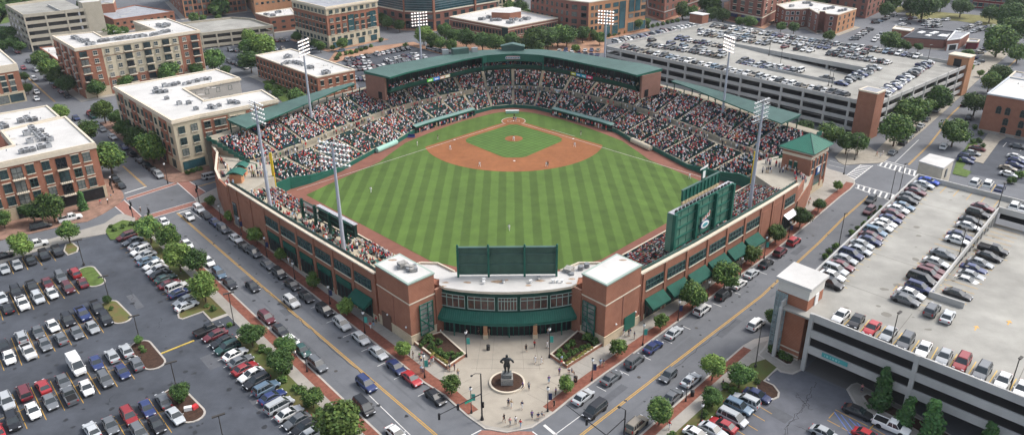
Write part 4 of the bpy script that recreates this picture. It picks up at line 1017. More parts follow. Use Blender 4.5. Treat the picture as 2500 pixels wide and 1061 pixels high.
for i in range(0, ns+1): 
    p, q = up[i]+Vector((0,0,.04)), dn[i]+Vector((0,0,.04)); b.tube(p, q, .045, n=4, caps=False)
b.build('awning', green, eb)
b = MB(); b.strip([p+Vector((0,0,.1)) for p in F1], [p+Vector((0,0,4.6)) for p in F1]); b.build('entrance_glazing', glassd, eb)
b = MB()
for j in range(0, 27):
    p = pl_at(offset_line(F1, so_*.1), L*j/26)[0]; b.box((p.x,p.y,2.3), (.14,.14,4.4), 0)
arcs = MB(); 
for j in range(10): arcbox(b, L*j/10, L*(j+1)/10, 2.7, 2.85, .1, .12)
b.build('entrance_frame', green, eb)
for x in (-5.2, 4.2):
    b = MB(); b.box((x,123.6,1.9), (.75,.75,3.6)); b.box((x,123.6,.55), (.95,.95,.9), 0, 1); b.build('brick_column', [tanbrick, stone], eb)
for x in (-11.2,-.7,9.3): b = MB(); b.tube((x,123.6 if abs(x) < 3 else 124.4,.1),(x,123.6 if abs(x) < 3 else 124.4,3.6), .1, n=8); b.build('awning_post', green, eb)
# tall green glazed openings facing the plaza
for base, u, fl in ((TLp[3], uL, 0), (TRp[3], uR, 1)):
    nrm = Vector((u.y,-u.x,0)); cen = Vector((AX, 112, 0)); nrm = nrm if (base+nrm-cen).length < (base-nrm-cen).length else -nrm
    d0_, d1_ = (2.0, 5.0) if not fl else (2.2, 5.2)
    p = base+u*((d0_+d1_)/2); a_ = az(u)
    o = MB(); q = p+nrm*.28; o.box((q.x,q.y,4.7), (d1_-d0_,.1,6.6), a_); wn = o.build('stair_window', mat('pale_reflection_glass', (.05,.07,.07), .1, col2=(.25,.26,.24), scale=.5, spec=.6), eb)
    o = MB(); q = p+nrm*.36
    for zz in (1.5,2.6,3.7,4.8,5.9,7.0,7.9): o.box((q.x,q.y,zz), (d1_-d0_,.16,.12), a_)
    for k_ in (-.5, .12, .5): r_ = q+u*((d1_-d0_)*k_); o.box((r_.x,r_.y,4.7), (.14,.2,6.6), a_)
    a0_ = q-u*1.4; a1_ = q+u*1.4
    if fl: a0_, a1_ = a1_, a0_
    o.tube((a0_.x,a0_.y,5.0),(a1_.x,a1_.y,2.0), .14, n=5)
    inst('frame', o.mesh('frame', green, ROOTLOC[eb.name]), wn)
# link wall (left) with cornice
for p, q in ((TLp[2], Vector((-13.0,127.2,0))), (TRp[0], Vector((11.0,126.8,0)))):
    b = MB(); b.bar(p, q, .5, ROOFZ-.0, .1, 0); b.build('link_wall', redbrick, eb)
# recessed panels, doors and lamps on the street faces of both blocks
for q, i0, i1, right in ((TLp, 0, 3, 0), (TRp, 3, 2, 1)):
    p, r_ = q[i0], q[i1]; d = (r_-p).normalized(); n_ = Vector((d.y,-d.x,0)); cen = sum(q, Vector())/4; n_ = n_ if (p+n_-cen).length > (p-n_-cen).length else -n_; W_ = (r_-p).length; a_ = az(d)
    for f0 in (.5,):
        o = MB(); k_ = p+d*W_*f0+n_*.02; o.box((k_.x,k_.y,5.2), (.12,.1,7.0), a_); o.build('brick_joint', darkbrick, eb)
    o = MB()
    if not right: k_ = p+d*W_*.25+n_*.16; o.box((k_.x,k_.y,1.9), (3.0,.12,3.4), a_); o.build('metal_grille', mat('rust_grille', (.14,.08,.06), .7), eb)
    else: k_ = p+d*W_*.72+n_*.16; o.box((k_.x,k_.y,2.1), (3.4,.12,3.2), a_); o.build('door', green, eb)
    for f0 in (.3,.88):
        o = MB(); k_ = p+d*W_*f0+n_*.25; o.ball((k_.x,k_.y,3.6), .2, n=8); o.build('wall_lamp', whitem, eb)
# rooftop plant on the left block
def hvac(x, y, z, s, rz, label, dark=False, group=None):
    t = thing('rooftop_unit', label, 'rooftop unit', (x, y, z), group)
    b = MB(); b.box((x,y,z+.45*s), (1.5*s,1.0*s,.9*s), rz); b.build('casing', metal, t)
    b = MB(); b.tube((x,y,z+.9*s),(x,y,z+1.0*s), .36*s, n=12); b.build('fan', blackm, t)
    return t
t = thing('roof_plant', 'cluster of dusty ducts and round fans on the left square brick block', 'roof plant', (-19.6,126.9,HT+.3))
b = MB(); b.box((-20.6,127.6,HT+.9), (1.6,1.2,1.1), .7, 0); b.box((-19.2,126.8,HT+.8), (1.7,.8,.8), -.4, 0); b.box((-18.5,126.2,HT+.7),(1.2,1.4,.6), .2, 0); b.build('duct', mat('dusty_metal', (.3,.29,.27), .7, var=.4, scale=2), t)
b = MB()
for x, y, r_ in ((-21.3,128.2,.5),(-21.2,127.0,.45),(-19.7,127.6,.45),(-18.3,127.3,.45),(-17.9,126.0,.4),(-19.4,125.9,.4)): b = MB(); b.tube((x,y,HT+.3),(x,y,HT+1.1), r_*.85, n=12); b.build('fan', greym, t)
t = thing('roof_plant', 'pair of round fans and a duct on the roof right of the centre board', 'roof plant', (10.6,131,ROOFZ))
b = MB(); b.box((10.9,131.2,ROOFZ+.8),(1.6,1.8,1.2),-.5,0); b.build('duct', MATS['dusty_metal'], t)

for x, y in ((10.2,131.0),(11.3,129.9),(13.3,132.6),(14.6,133.6)): b = MB(); b.tube((x,y,ROOFZ+.1),(x,y,ROOFZ+1.0), .55, n=14); b.build('fan', greym, t)

# ---------------------------------------------------------------- boards
bb = thing('batters_eye_board', 'wide plain dark green board on four posts above the entrance roof', 'board', (AX-1.5, 130, ROOFZ))
zb0, zb1 = 10.6, 16.4
X0, X1, YB = -10.35, 8.4, 129.4
b = MB(); b.box(((X0+X1)/2, YB+.25, (zb0+zb1)/2), (X1-X0, .2, zb1-zb0), 0, 0)
n_ = 110
for i in range(n_): x = X0+(X1-X0)*(i+.5)/n_; b.box((x, YB+.13, (zb0+zb1)/2), (.06,.06,zb1-zb0-.1), 0, 0)
b.build('panel', mat('sage_panel', (.065,.125,.095), .7, var=.15, scale=.5, var2=.1), bb)
b = MB()
for x in (X0, X0+(X1-X0)*.31, X0+(X1-X0)*.675, X1): b.box((x,YB-.1,(ROOFZ+zb1)/2+.4), (.4,.4,zb1-ROOFZ-.2)); b.ball((x,YB-.1,zb1+.5), .22)
b.build('post', green, bb)
b = MB()
for z in (zb0+.15, zb0+2.2, zb0+4.4, zb1-.1): b.box(((X0+X1)/2, YB+.02, z), (X1-X0,.22,.14))
b.box(((X0+X1)/2, YB+.1, zb1+.05), (X1-X0+.4,.6,.12)); b.build('rail', greenlt, bb)
b = MB(); [b.box((x, YB-.5, zb1+.1),(.1,1.4,.1)) for x in (X0,X0+(X1-X0)*.31,X0+(X1-X0)*.675,X1)]; b.build('arm', greendk, bb)

# main scoreboard, seen from behind
line = RW; uS = (RW[3]-RW[1]).normalized(); nS = Vector((-uS.y, uS.x, 0)); nS = nS if nS.x < 0 else -nS
def botpt(px, py, z): return P(px, py, z)
A_ = P(1640,632,8.8); B_ = P(1779,549,8.8)
A_.z = B_.z = 0; D_ = (B_-A_).normalized(); NS_ = Vector((-D_.y, D_.x, 0)); NS_ = NS_ if NS_.y > 0 else -NS_; LS_ = (B_-A_).length
sc = thing('scoreboard', 'large green scoreboard seen from behind on posts over the right bleachers', 'scoreboard', V2(A_+D_*LS_/2)+Vector((0,0,7)))
zt = topz(Vector((A_.x,A_.y,8.2)), 524); z0 = zt-8.3
b = MB(); b.bar(A_+NS_*1.1-D_*.3, B_+NS_*1.1, 1.3, zt-z0-.1, z0); b.build('cabinet', mat('sage_cabinet', (.09,.2,.145), .6, var=.1, scale=.5), sc)
b = MB()
for f in (0,.36,.69,1): p = A_+D_*LS_*f; b.box((p.x,p.y,(zt+6.5)/2), (.7,.8,zt-6.5), az(D_))
b.build('post', green, sc)
b = MB()
for z in (z0+.2, z0+2.3, z0+4.4, z0+6.5, zt-.15): b.bar(A_+NS_*.25, B_+NS_*.25, .3, .3, z)
for f in np.arange(0.12,1,.12): p = A_+D_*LS_*f+NS_*.42; b.box((p.x,p.y,(z0+zt)/2), (.08,.1,zt-z0), az(D_))
b.build('beam', green, sc)
b = MB(); b.bar(A_+NS_*.9-D_*.3, B_+NS_*.9+D_*.3, 1.4, .12, zt+.0); b.build('catwalk', mat('catwalk_grey', (.38,.38,.4), .7, var=.2, scale=2), sc)
b = MB()
for f in np.arange(.04,1,.06): p = A_+D_*LS_*f+NS_*.5; b.box((p.x,p.y,zt+.3), (.7,.25,.5), az(D_))
b.build('cabinet_light', blackm, sc)
e0, e1 = A_+D_*LS_*.17+NS_*1.3, A_+D_*LS_*.79+NS_*1.3
b = MB(); b.bar(e0, e1, .3, 2.3, zt+1.3); b.bar(e0-D_*.15, e1+D_*.15, .45, .15, zt+3.6, 1)
for f in np.arange(0,1.01,.1): p = lerp(e0,e1,f)-NS_*.25; b.box((p.x,p.y,zt+2.4), (.14,.2,2.2), az(D_))
b.build('header_panel', [green, greenlt], sc)
b = MB()
for f in np.arange(.03,1,.085): p = lerp(e0,e1,f)-NS_*.2; b.box((p.x,p.y,zt+.9), (1.0,.35,.55), az(D_)); b.tube((p.x,p.y,zt+.1),(p.x,p.y,zt+.8), .06, n=5)
b.build('sign_letter', mat('tan_letters', (.42,.33,.2), .7), sc)
cp = e0.lerp(e1, .56)
b = MB(); b.box((cp.x,cp.y,zt+4.9), (1.3,.3,2.4), az(D_), 0); b.box((cp.x-.1,cp.y-.2,zt+5.0),(.85,.3,1.5), az(D_), 1); b.add([Vector((cp.x,cp.y,zt+6.2))-D_*1.7, Vector((cp.x,cp.y,zt+6.2))+D_*1.4, Vector((cp.x,cp.y,zt+6.9))+D_*1.4, Vector((cp.x,cp.y,zt+6.5))-D_*1.4], [(0,1,2,3)], 1); b.build('crest_sign', [green, whitem], sc)
# round emblem with baseball shapes on the back
ec = A_+D_*LS_*.49-NS_*.5
eo = MB()
def disc(o, c, rx, rz, off, mi, n=24, flat=None):
    pts = [c+D_*(rx*math.cos(6.283*i/n))+Vector((0,0,rz*math.sin(6.283*i/n)))-NS_*off for i in range(n)]; o.add(pts, [tuple(range(n))], mi); o.add([p+NS_*.2 for p in pts], [tuple(range(n))], mi); o.add(pts+[p+NS_*.2 for p in pts], [(i,(i+1)%n,n+(i+1)%n,n+i) for i in range(n)], mi)
ec.z = z0+3.6
disc(eo, ec-Vector((0,0,.9)), 1.75, 1.0, .0, 2); disc(eo, ec-Vector((0,0,.9)), 1.5, .8, .06, 1); disc(eo, ec-Vector((0,0,.95)), 1.0, .4, .12, 0)
for k_, (dx, dz, sx, sz) in enumerate(((-1.0,.55,.9,.8),(-.2,.8,.8,.9),(.6,1.1,.8,1.0),(1.2,1.4,.4,1.4))):
    c_ = ec+D_*dx+Vector((0,0,dz)); pts = [c_+D_*(-sx*.5)+Vector((0,0,-sz*.5)), c_+D_*(sx*.5)+Vector((0,0,-sz*.45)), c_+D_*(sx*.5)+Vector((0,0,sz*.3)), c_+D_*(sx*.15)+Vector((0,0,sz*.5)), c_+D_*(-sx*.3)+Vector((0,0,sz*.35))]
    eo.add([p-NS_*.1 for p in pts], [(0,1,2,3,4)], 1); eo.add([p*1.0+Vector((0,0,.12))-NS_*.14+D_*.12 for p in [lerp(p, c_, .35) for p in pts]], [(0,1,2,3,4)], 3)
eo.build('emblem', [mat('emblem_teal', (.05,.3,.35), .5), whitem, mat('emblem_navy', (.03,.06,.15), .5), mat('emblem_red', (.45,.1,.06), .5)], sc)
# left video board seen from behind, on posts
A1 = P(741,555,6.5); B1 = P(858,645,7.5); A1.z = B1.z = 0
t_, A, W_ = terr[0]
vb0, vb1 = P(745,492,8.8), P(862,560,8.8)
fd = (A[14]-A[0]).normalized()
qs = [A[0]+(A[14]-A[0])*.27, A[0]+(A[14]-A[0])*.72]
nI = (W_[7]-A[7]).normalized()
zA = lambda p, ypx: topz(Vector((p.x,p.y,3)), ypx)
vb = thing('video_board', 'long dark green video board on posts seen from behind above the left terrace', 'scoreboard', V2(lerp(qs[0],qs[1],.5))+Vector((0,0,3)))
pA, pB = P(738,487,10.6), P(862,552,10.6)
pA.z = pB.z = 0; dv = (pB-pA).normalized(); nv = Vector((-dv.y, dv.x, 0)); nv = nv if nv.y > 0 else -nv; Lv = (pB-pA).length
b = MB()
for f, zb_ in ((0,4.5),(.27,4.5),(.56,5),(.86,5.5)): p = pA+dv*Lv*f-nv*.3; b.box((p.x,p.y,(zb_+11)/2), (.5,.6,11-zb_), az(dv))
b.build('post', greendk, vb)
b = MB(); b.bar(pA+dv*Lv*.3+nv*.6, pB+nv*.6, .7, 3.0, 7.7, 0); b.bar(pA+dv*Lv*.28+nv*.6, pB+dv*.2+nv*.6, 1.0, .15, 10.75, 1); b.build('cabinet', [mat('black_green', (.008,.03,.025), .5), MATS['catwalk_grey']], vb)
b = MB(); b.bar(pA+nv*.4, pA+dv*Lv*.27+nv*.4, .12, 2.6, 7.5, 0); b.bar(pA+dv*Lv*.06+nv*.3, pA+dv*Lv*.18+nv*.3, .14, .9, 8.3, 1); b.build('banner', [whitem, mat('banner_red', (.5,.03,.05), .6)], vb)
b = MB()
for z in (10.6, 9.2, 7.6): b.bar(pA-nv*.3, pB-nv*.3, .2, .22, z)
b.build('beam', greendk, vb)

# ---------------------------------------------------------------- light towers
def light_tower(base, ztop, face, label, wide, rows, lit):
    t = thing('light_tower', label, 'floodlight tower', base, 'floodlight towers round the field')
    b = MB(); b.tube(base, (base.x,base.y,ztop-1), .46, .24, n=12); b.build('pole', polem, t)
    u = Vector((math.cos(face+math.pi/2), math.sin(face+math.pi/2), 0)); fw = Vector((math.cos(face), math.sin(face), 0))
    fr_ = MB()
    for r_ in range(rows):
        z = ztop-.2-r_*1.05; fr_.bar(base-u*wide/2, base+u*wide/2, .1, .08, z-.45)
        n_ = int(wide/.93)
        lm = MB()
        for i in range(n_):
            p = base+u*(wide*((i+.5)/n_-.5))+fw*.35; c_ = Vector((p.x,p.y,z)); d = (fw+Vector((0,0,-.35))).normalized()
            if lit: lm.tube(c_-d*.22, c_+d*.12, .16, .28, n=8, mi=1, caps=False); lm.ball(c_+d*.08, .2, mi=0, n=6, k=4)
            else: lm.tube(c_-d*.22, c_+d*.12, .13, .27, n=8, mi=1)
        lm.bar(base-u*wide/2+fw*.3, base+u*wide/2+fw*.3, .12, .1, z-.05, 1); lm.build('lamp_row', [lampm, whitem], t)
    fr_.box((base.x,base.y,ztop-rows*.5),(.3,.3,rows*1.05), face); fr_.build('frame', metal, t)
def tower(px, py, z0, pytop, pxtop, label, wide, rows, lit):
    p = P(px, py, z0); zt = topz(p, pytop); face = az(Vector((AX,225,0))-p); light_tower(p, zt, face, label, wide, rows, lit)
tower(660,503,8.2,250,626,'left-most tall floodlight tower standing in the left terrace by the foul pole', 6.5, 5, False)
tower(840,614,8.2,350,812,'floodlight tower in the left terrace beside the left video board', 7.5, 5, False)
tower(1830,506,7.6,245,1865,'floodlight tower beside the right yellow foul pole', 6.5, 5, False)
for (px, py, lab) in ((737,97,'lit floodlight tower behind the left canopy roof'),(1022,30,'lit floodlight tower rising behind the left part of the upper roof'),(1481,26,'lit floodlight tower rising behind the right part of the upper roof'),(1785,88,'lit floodlight tower behind the right canopy in front of the big parking garage')):
    c_ = P(px, py, 33.5); light_tower(Vector((c_.x,c_.y,0)), 33.5, az(Vector((AX,215,0))-V2(c_)), lab, 6.4, 5, True)

# ---------------------------------------------------------------- brick corner tower with green pyramid roof
e = [P(1900,356,12.6), P(1972,330,12.6), P(2036,350,12.6), P(1988,378,12.6)]
pv = thing('corner_tower', 'square brick tower with green metal pyramid roof at the right field corner', 'building', V2(sum(e, Vector())/4))
wl4 = offset_poly(e, -1.0); b = MB(); b.prism(wl4, .1, 12.0); b.build('wall', redbrick, pv)
b = MB(); b.prism(offset_poly(wl4,.15), 10.6, 11.3, 0); b.build('stone_band', trim, pv)
b = MB(); b.prism(offset_poly(wl4,.2), .1, 2.4, 0); b.build('stone_base', stone, pv)
b = MB(); b.prism(offset_poly(wl4,.55), 12.0, 12.45, 0); b.build('eaves', mat('eaves', (.4,.42,.38), .8), pv)
b = MB(); ap = sum(e, Vector())/4; ap.z = 15.9; eo_ = [V2(p)+Vector((0,0,12.6)) for p in e]
b.add(eo_+[ap]+[V2(p)+Vector((0,0,12.45)) for p in e], [(0,1,4),(1,2,4),(2,3,4),(3,0,4),(0,1,6,5),(1,2,7,6),(2,3,8,7),(3,0,5,8)], 0)
for i in range(4):
    p, q = eo_[i], eo_[(i+1)%4]
    for k_ in range(1, 20):
        f = k_/20; a_ = lerp(p,q,f); h = 1-abs(2*f-1); top_ = a_+(ap-(p+q)/2)*h; b.tube(a_+Vector((0,0,.03)), top_+Vector((0,0,.03)), .05, n=4, caps=False)
    b.tube(p+Vector((0,0,.05)), ap+Vector((0,0,.05)), .09, n=5, mi=1, caps=False)
b.build('roof', [mat('green_metal_roof', (.03,.16,.11), .45, var=.08, scale=.4), greenlt], pv)
def wall_thing(pv, p, q, u, z, w, h, name, m, d=.1, cen=None, th=.14):
    dd = (q-p); n_ = Vector((dd.y,-dd.x,0)).normalized(); cen = cen or V2(sum(wl4, Vector())/4); n_ = n_ if (p+n_-cen).length > (p-n_-cen).length else -n_
    k_ = p+dd*u+n_*d; o = MB(); o.box((k_.x,k_.y,z), (w,th,h), az(dd)); return o.build(name, m, pv)
pts_ = sorted(wl4, key=lambda p: p.y); near = pts_[0]; left_ = min(wl4, key=lambda p: p.x); right_ = max(wl4, key=lambda p: p.x)
for u in (.32,.5): 
    w_ = wall_thing(pv, left_, near, u, 8.2, .95, 1.9, 'window', greendk); 
    w_ = wall_thing(pv, left_, near, u, 9.2, .7, .3, 'window_arch', trim, .1)
wall_thing(pv, left_, near, .41, 7.0, 4.4, .18, 'sill', trim, .18)
for u in (.16,.39,.62,.85): wall_thing(pv, near, right_, u, 9.0, 1.0, 2.2, 'window', glass); wall_thing(pv, near, right_, u, 10.2, .8, .3, 'window_arch', trim, .1)
wall_thing(pv, near, right_, .5, 7.6, 8.5, .18, 'sill', trim, .18)
for u in (.14,.86): wall_thing(pv, near, right_, u, 5.4, 1.3, 3.6, 'window', glass)
wall_thing(pv, near, right_, .5, 2.9, 3.6, 5.0, 'entrance_window', glass); wall_thing(pv, near, right_, .5, 5.0, 3.9, .2, 'frame', green, .2); wall_thing(pv, near, right_, .5, 2.6, 3.9, .2, 'frame', green, .2)
wall_thing(pv, near, right_, .5, 6.4, 2.4, 2.2, 'banner', mat('banner_blue', (.03,.09,.25), .6), .3); wall_thing(pv, near, right_, .5, 6.6, 1.2, 1.3, 'banner_mark', whitem, .4)
for u in (0.02,.27,.73,.98): wall_thing(pv, near, right_, u, 5.6, .7, 8.6, 'pilaster', redbrick, .12, th=.3)

# ---------------------------------------------------------------- planters, statue
def planter(pts, side):
    w_ = PP(pts); t = thing('planter', f'low brick planter full of shrubs on the plaza, {side} of the entrance', 'planter', V2(sum(w_, Vector())/4))
    b = MB(); n_ = 4
    inn = offset_poly(w_, -.35); o_ = offset_poly(w_, 0)
    for i in range(4): b.add([o_[i]+Vector((0,0,.1)), o_[(i+1)%4]+Vector((0,0,.1)), o_[(i+1)%4]+Vector((0,0,.75)), o_[i]+Vector((0,0,.75)), inn[(i+1)%4]+Vector((0,0,.75)), inn[i]+Vector((0,0,.75)), inn[(i+1)%4]+Vector((0,0,.4)), inn[i]+Vector((0,0,.4))], [(0,1,2,3)], 0); b.add([o_[i]+Vector((0,0,.76)), o_[(i+1)%4]+Vector((0,0,.76)), inn[(i+1)%4]+Vector((0,0,.76)), inn[i]+Vector((0,0,.76))], [(0,1,2,3)], 1); b.add([inn[i]+Vector((0,0,.3)), inn[(i+1)%4]+Vector((0,0,.3)), inn[(i+1)%4]+Vector((0,0,.76)), inn[i]+Vector((0,0,.76))], [(0,1,2,3)], 0)
    b.build('brick_edge', [redbrick, trim], t)
    b = MB(); b.poly([tuple(p)[:2] for p in inn], .55); b.build('soil', mulch, t)
    return t, inn
PLANT = [planter([(1006,837),(1092,903),(1139,870),(1078,815)], 'left'), planter([(1342,871),(1384,900),(1474,843),(1410,812)], 'right')]
sp = P(1238,936)
t = thing('statue_bed', 'round raised bed of brown mulch with a pale kerb around the statue', 'planter', sp)
b = MB(); n_ = 48; R0 = 3.1
b.add([(sp.x+r_*math.cos(6.283*i/n_), sp.y+r_*math.sin(6.283*i/n_), z) for r_, z in ((R0,.1),(R0,.5),(R0-.32,.5),(R0-.32,.35)) for i in range(n_)], [(k*n_+i, k*n_+(i+1)%n_, (k+1)*n_+(i+1)%n_, (k+1)*n_+i) for k in range(3) for i in range(n_)]); b.build('kerb', trim, t)
b = MB(); b.poly([(sp.x+(R0-.3)*math.cos(6.283*i/n_), sp.y+(R0-.3)*math.sin(6.283*i/n_)) for i in range(n_)], .4); b.build('soil', mulch, t)
# ---------------------------------------------------------------- buildings
WC = {}
wr = random.Random(44); GLV = [glass, mat('blind_glass', (.16,.17,.16), .25, spec=.5, var=.3, scale=1.5), mat('night_glass', (.012,.016,.02), .1, spec=.6)]
def win_mb(w, h, style):
    "window template, x along the wall, -y outward; materials 0 frame 1 glass 2 sill"
    k = (round(w,2), round(h,2), style)
    if k in WC: return WC[k]
    b = MB()
    b.box((0,-.03,0), (w, .08, h), 0, 1)
    t = .09
    for x in (-w/2, w/2): b.box((x,-.06,0), (t,.14,h+t), 0, 0)
    for z in (-h/2, h/2): b.box((0,-.06,z), (w-t,.13,t), 0, 0)
    if style != 'plain': b.box((0,-.06,0), (t*.7,.12,h-t), 0, 0); b.box((0,-.06,0), (w-t,.11,t*.7), 0, 0)
    if style in ('sill','hood'): b.box((0,-.12,-h/2-.16), (w+.35,.26,.2), 0, 2)
    if style == 'hood': b.box((0,-.09,h/2+.18), (w+.4,.2,.22), 0, 2)
    if style == 'balcony':
        b.box((0,-.65,-h/2-.1), (w+.5,1.3,.16), 0, 2)
        for i in range(7): b.box((-w/2-.2+(w+.4)*i/6,-1.27,-h/2+.4), (.05,.05,.9), 0, 0)
        b.box((0,-1.27,-h/2+.85), (w+.5,.06,.07), 0, 0)
    if style == 'arch': b.box((0,-.05,h/2+.2), (w*.7,.12,.4), 0, 1); b.box((0,-.1,-h/2-.14), (w+.3,.2,.18), 0, 2)
    WC[k] = (b, {}); return WC[k]
class Bld:
    def __init__(s, name, label, pts, h, wallm, roofm=None, par=.45, coping=trim, base=None, floors=None):
        s.pts = offset_poly(pts, 0); s.h = h; s.cen = V2(sum(s.pts, Vector())/len(s.pts)); s.wins = []
        s.t = thing(name, label, 'building', s.cen)
        b = MB(); b.prism(s.pts, 0, h); b.build('wall', wallm, s.t)
        if roofm:
            inn = offset_poly(s.pts, -.45); n = len(inn); o_ = offset_poly(s.pts, .12); c = MB()
            for i in range(n):
                j = (i+1) % n
                c.add([o_[i]+Vector((0,0,h)), o_[j]+Vector((0,0,h)), o_[j]+Vector((0,0,h+par)), o_[i]+Vector((0,0,h+par)), inn[j]+Vector((0,0,h+par)), inn[i]+Vector((0,0,h+par)), inn[j]+Vector((0,0,h+.02)), inn[i]+Vector((0,0,h+.02))], [(0,1,2,3),(3,2,4,5),(5,4,6,7)])
            c.build('parapet', coping, s.t)
            r = MB(); r.poly([tuple(p)[:2] for p in inn], h+.05); r.build('roof', roofm, s.t)
            if h > 5:
                for _ in range(7):
                    a, c, d_ = (inn[wr.randrange(n)] for _ in range(3)); u, v = wr.uniform(.2,.5), wr.uniform(.15,.4); q = lerp(lerp(a, c, u), s.cen, .3+v); st = MB(); k = wr.uniform(.5,1.6); st.poly([(q.x+k*math.cos(i*.785)*wr.uniform(.6,1.3), q.y+k*.6*math.sin(i*.785)*wr.uniform(.6,1.3)) for i in range(8)], h+.058); st.build('roof_stain', mat('roof_dirt', (.42,.4,.36), .9, var=.1), s.t)
                    v_ = MB(); q = lerp(q, a, .3); v_.tube((q.x,q.y,h),(q.x,q.y,h+.5), .14, n=8); v_.build('vent_pipe', metal, s.t)
        if base:
            b = MB(); b.prism(offset_poly(s.pts, .08), 0, base[0]); b.build('base', base[1], s.t)
    def band(s, z0, z1, m, d=.1, name='band'):
        b = MB(); b.prism(offset_poly(s.pts, d), z0, z1); b.build(name, m, s.t); return s
    def edge(s, i):
        "i-th wall as (p, q, outward) with the closest two pixels convention: pass two photo-ish points instead"
        return s.pts[i], s.pts[(i+1) % len(s.pts)]
    def face(s, a, b_):
        "wall whose ends are nearest to points a and b"
        best = None
        n = len(s.pts)
        for i in range(n):
            p, q = s.pts[i], s.pts[(i+1) % n]
            for x, y in ((p,q),(q,p)):
                d = (x-V2(a)).length+(y-V2(b_)).length
                if best is None or d < best[0]: best = (d, x, y, p, q)
        d, x, y, p, q = best; e = (q-p).normalized(); return x, y, Vector((e.y,-e.x,0))
    def row(s, fc, us, zs, w, h, style='sill', mats_=None, name='window', out=.0):
        x, y, n = fc; a_ = math.atan2(n.x, -n.y)
        for z in zs:
            for u in us: p = lerp(x, y, u)+n*out; s.wins.append((Vector((p.x,p.y,z)), a_, w, h, style, mats_, name))
        return s
    def panel(s, fc, u0, u1, z0, z1, m, out=.06, name='wall_panel', th=.12):
        x, y, n = fc; b = MB(); b.bar(lerp(x,y,u0)+n*out, lerp(x,y,u1)+n*out, th, z1-z0, z0); b.build(name, m, s.t); return s
    def done(s, default=(framew, glass, trim)):
        camp = Vector((0,0,0)); s.wins.sort(key=lambda q: (q[0]-camp).length); root = ROOTLOC[s.t.name]
        rest = MB()
        for i, (p, a_, w, h, style, mats_, name) in enumerate(s.wins):
            tpl, cache = win_mb(w, h, style); ms = mats_ or default
            if ms[1] is glass: ms = (ms[0], GLV[wr.choice((0,0,0,1,1,2))], ms[2])
            key = tuple(m.name for m in ms)
            if i < 100:
                if key not in cache: cache[key] = tpl.mesh('window', list(ms))
                inst(name, cache[key], s.t, p-root, a_)
            else: rest.use(tpl, p, a_)
        if rest.v: stuff(rest.build('windows', list(default), s.t))
        return s
def us(n, a=.0, b=1.): return [a+(b-a)*(i+.5)/n for i in range(n)]
def RP(l, z): return [V2(P(x, y, z)) for x, y in l]
dkg = (framed, glass, trim); HV = []
def hv(b, pix, s=1.0, label='', group=None):
    for i, (x, y) in enumerate(pix):
        p = P(x, y, b.h+.5); k = s*random.uniform(.85,1.15)
        r = random.random(); az_ = random.choice((.85,.8,2.3))
        HV.append((Vector((p.x,p.y,b.h+.06)), k, az_, label, group, i))
def near(l, z=0): return [V2(P(x,y,z)) for x, y in l]

# 1 brick apartment block, near left
h = 15.2
B1 = Bld('apartment_building', 'large red brick apartment block with white roof and juliet balconies at the left edge', RP([(231.7,351.3),(160.4,286.7),(3,322),(33,357),(-90,388),(-90,419)], h), h, redbrick, roofw)
B1.band(h-1.1, h-.02, trim, .25, 'cornice').band(0, 3.5, stone, .12, 'stone_base')
f = B1.face(P(231.7,351.3,h), P(-90,419,h)); Lf = (f[1]-f[0]).length
def upx(f, px, z): 
    bst = min(range(0,1001), key=lambda i: abs(pj((*lerp(f[0],f[1],i/1000).to_tuple()[:2], z))[0]-px)); return bst/1000
for px in (212,184,113,75,10): B1.row(f, [upx(f,px,12)], (12.3,8.6,5.2), 1.7, 2.3, 'hood', dkg)
for px in (150,42): B1.row(f, [upx(f,px,12)], (12.0,8.4,4.9), 2.4, 2.9, 'balcony', (blackm, glass, trim))
for px in (-25,-55): B1.row(f, [upx(f,px,12)], (12.3,8.6,5.2), 1.7, 2.3, 'hood', dkg)
for px, w_ in ((228,5.2),(170,4.2),(110,3.2),(60,3.2)): B1.row(f, [upx(f,px,2)], (1.75,), w_, 3.1, 'plain', (framed, glassd, trim), 'arcade_opening', .12)
B1.done()
hv(B1, [(x/3.9, 250+y/3.9) for x, y in [(300,240),(322,265),(345,290),(365,310),(385,330),(405,350),(255,298),(285,370),(392,270),(435,325),(480,350),(210,468),(258,460),(310,450),(390,425),(460,412)]], 1.1, 'on the near left block roof')
h = 13.0
B1b = Bld('flat_roof_building', 'lower white roofed building behind the near left apartment block', RP([(0,279.5),(115,260),(146,287),(3,322),(-60,338),(-60,292)], h), h, darkbrick, roofw); B1b.done()
hv(B1b, [(x/3.9, 250+y/3.9) for x, y in [(200,180),(255,150),(280,165),(330,165),(20,215),(50,235)]], 1.2, 'on the lower roof behind the near left block')
# 2 brick corner building at the left edge
h = 14.0
B2 = Bld('office_building', 'brick corner building with stone ground floor cut by the left edge', RP([(41,158),(-12,112),(-130,135),(-130,185)], h), h, redbrick, roofw)
B2.band(h-2.2, h-.02, trim, .2, 'cornice').band(0, 4.2, stone, .12, 'stone_base')
f = B2.face(P(41,158,h), P(-130,185,h)); B2.row(f, [upx(f,28,9), upx(f,8,9), upx(f,-15,9), upx(f,-40,9)], (9.9,7.6,5.4), 1.7, 1.7, 'hood', dkg)
B2.row(f, [upx(f,42,2), upx(f,5,2)], (2.0,), 4.5, 2.8, 'plain', dkg, 'shop_window', .12); B2.done()
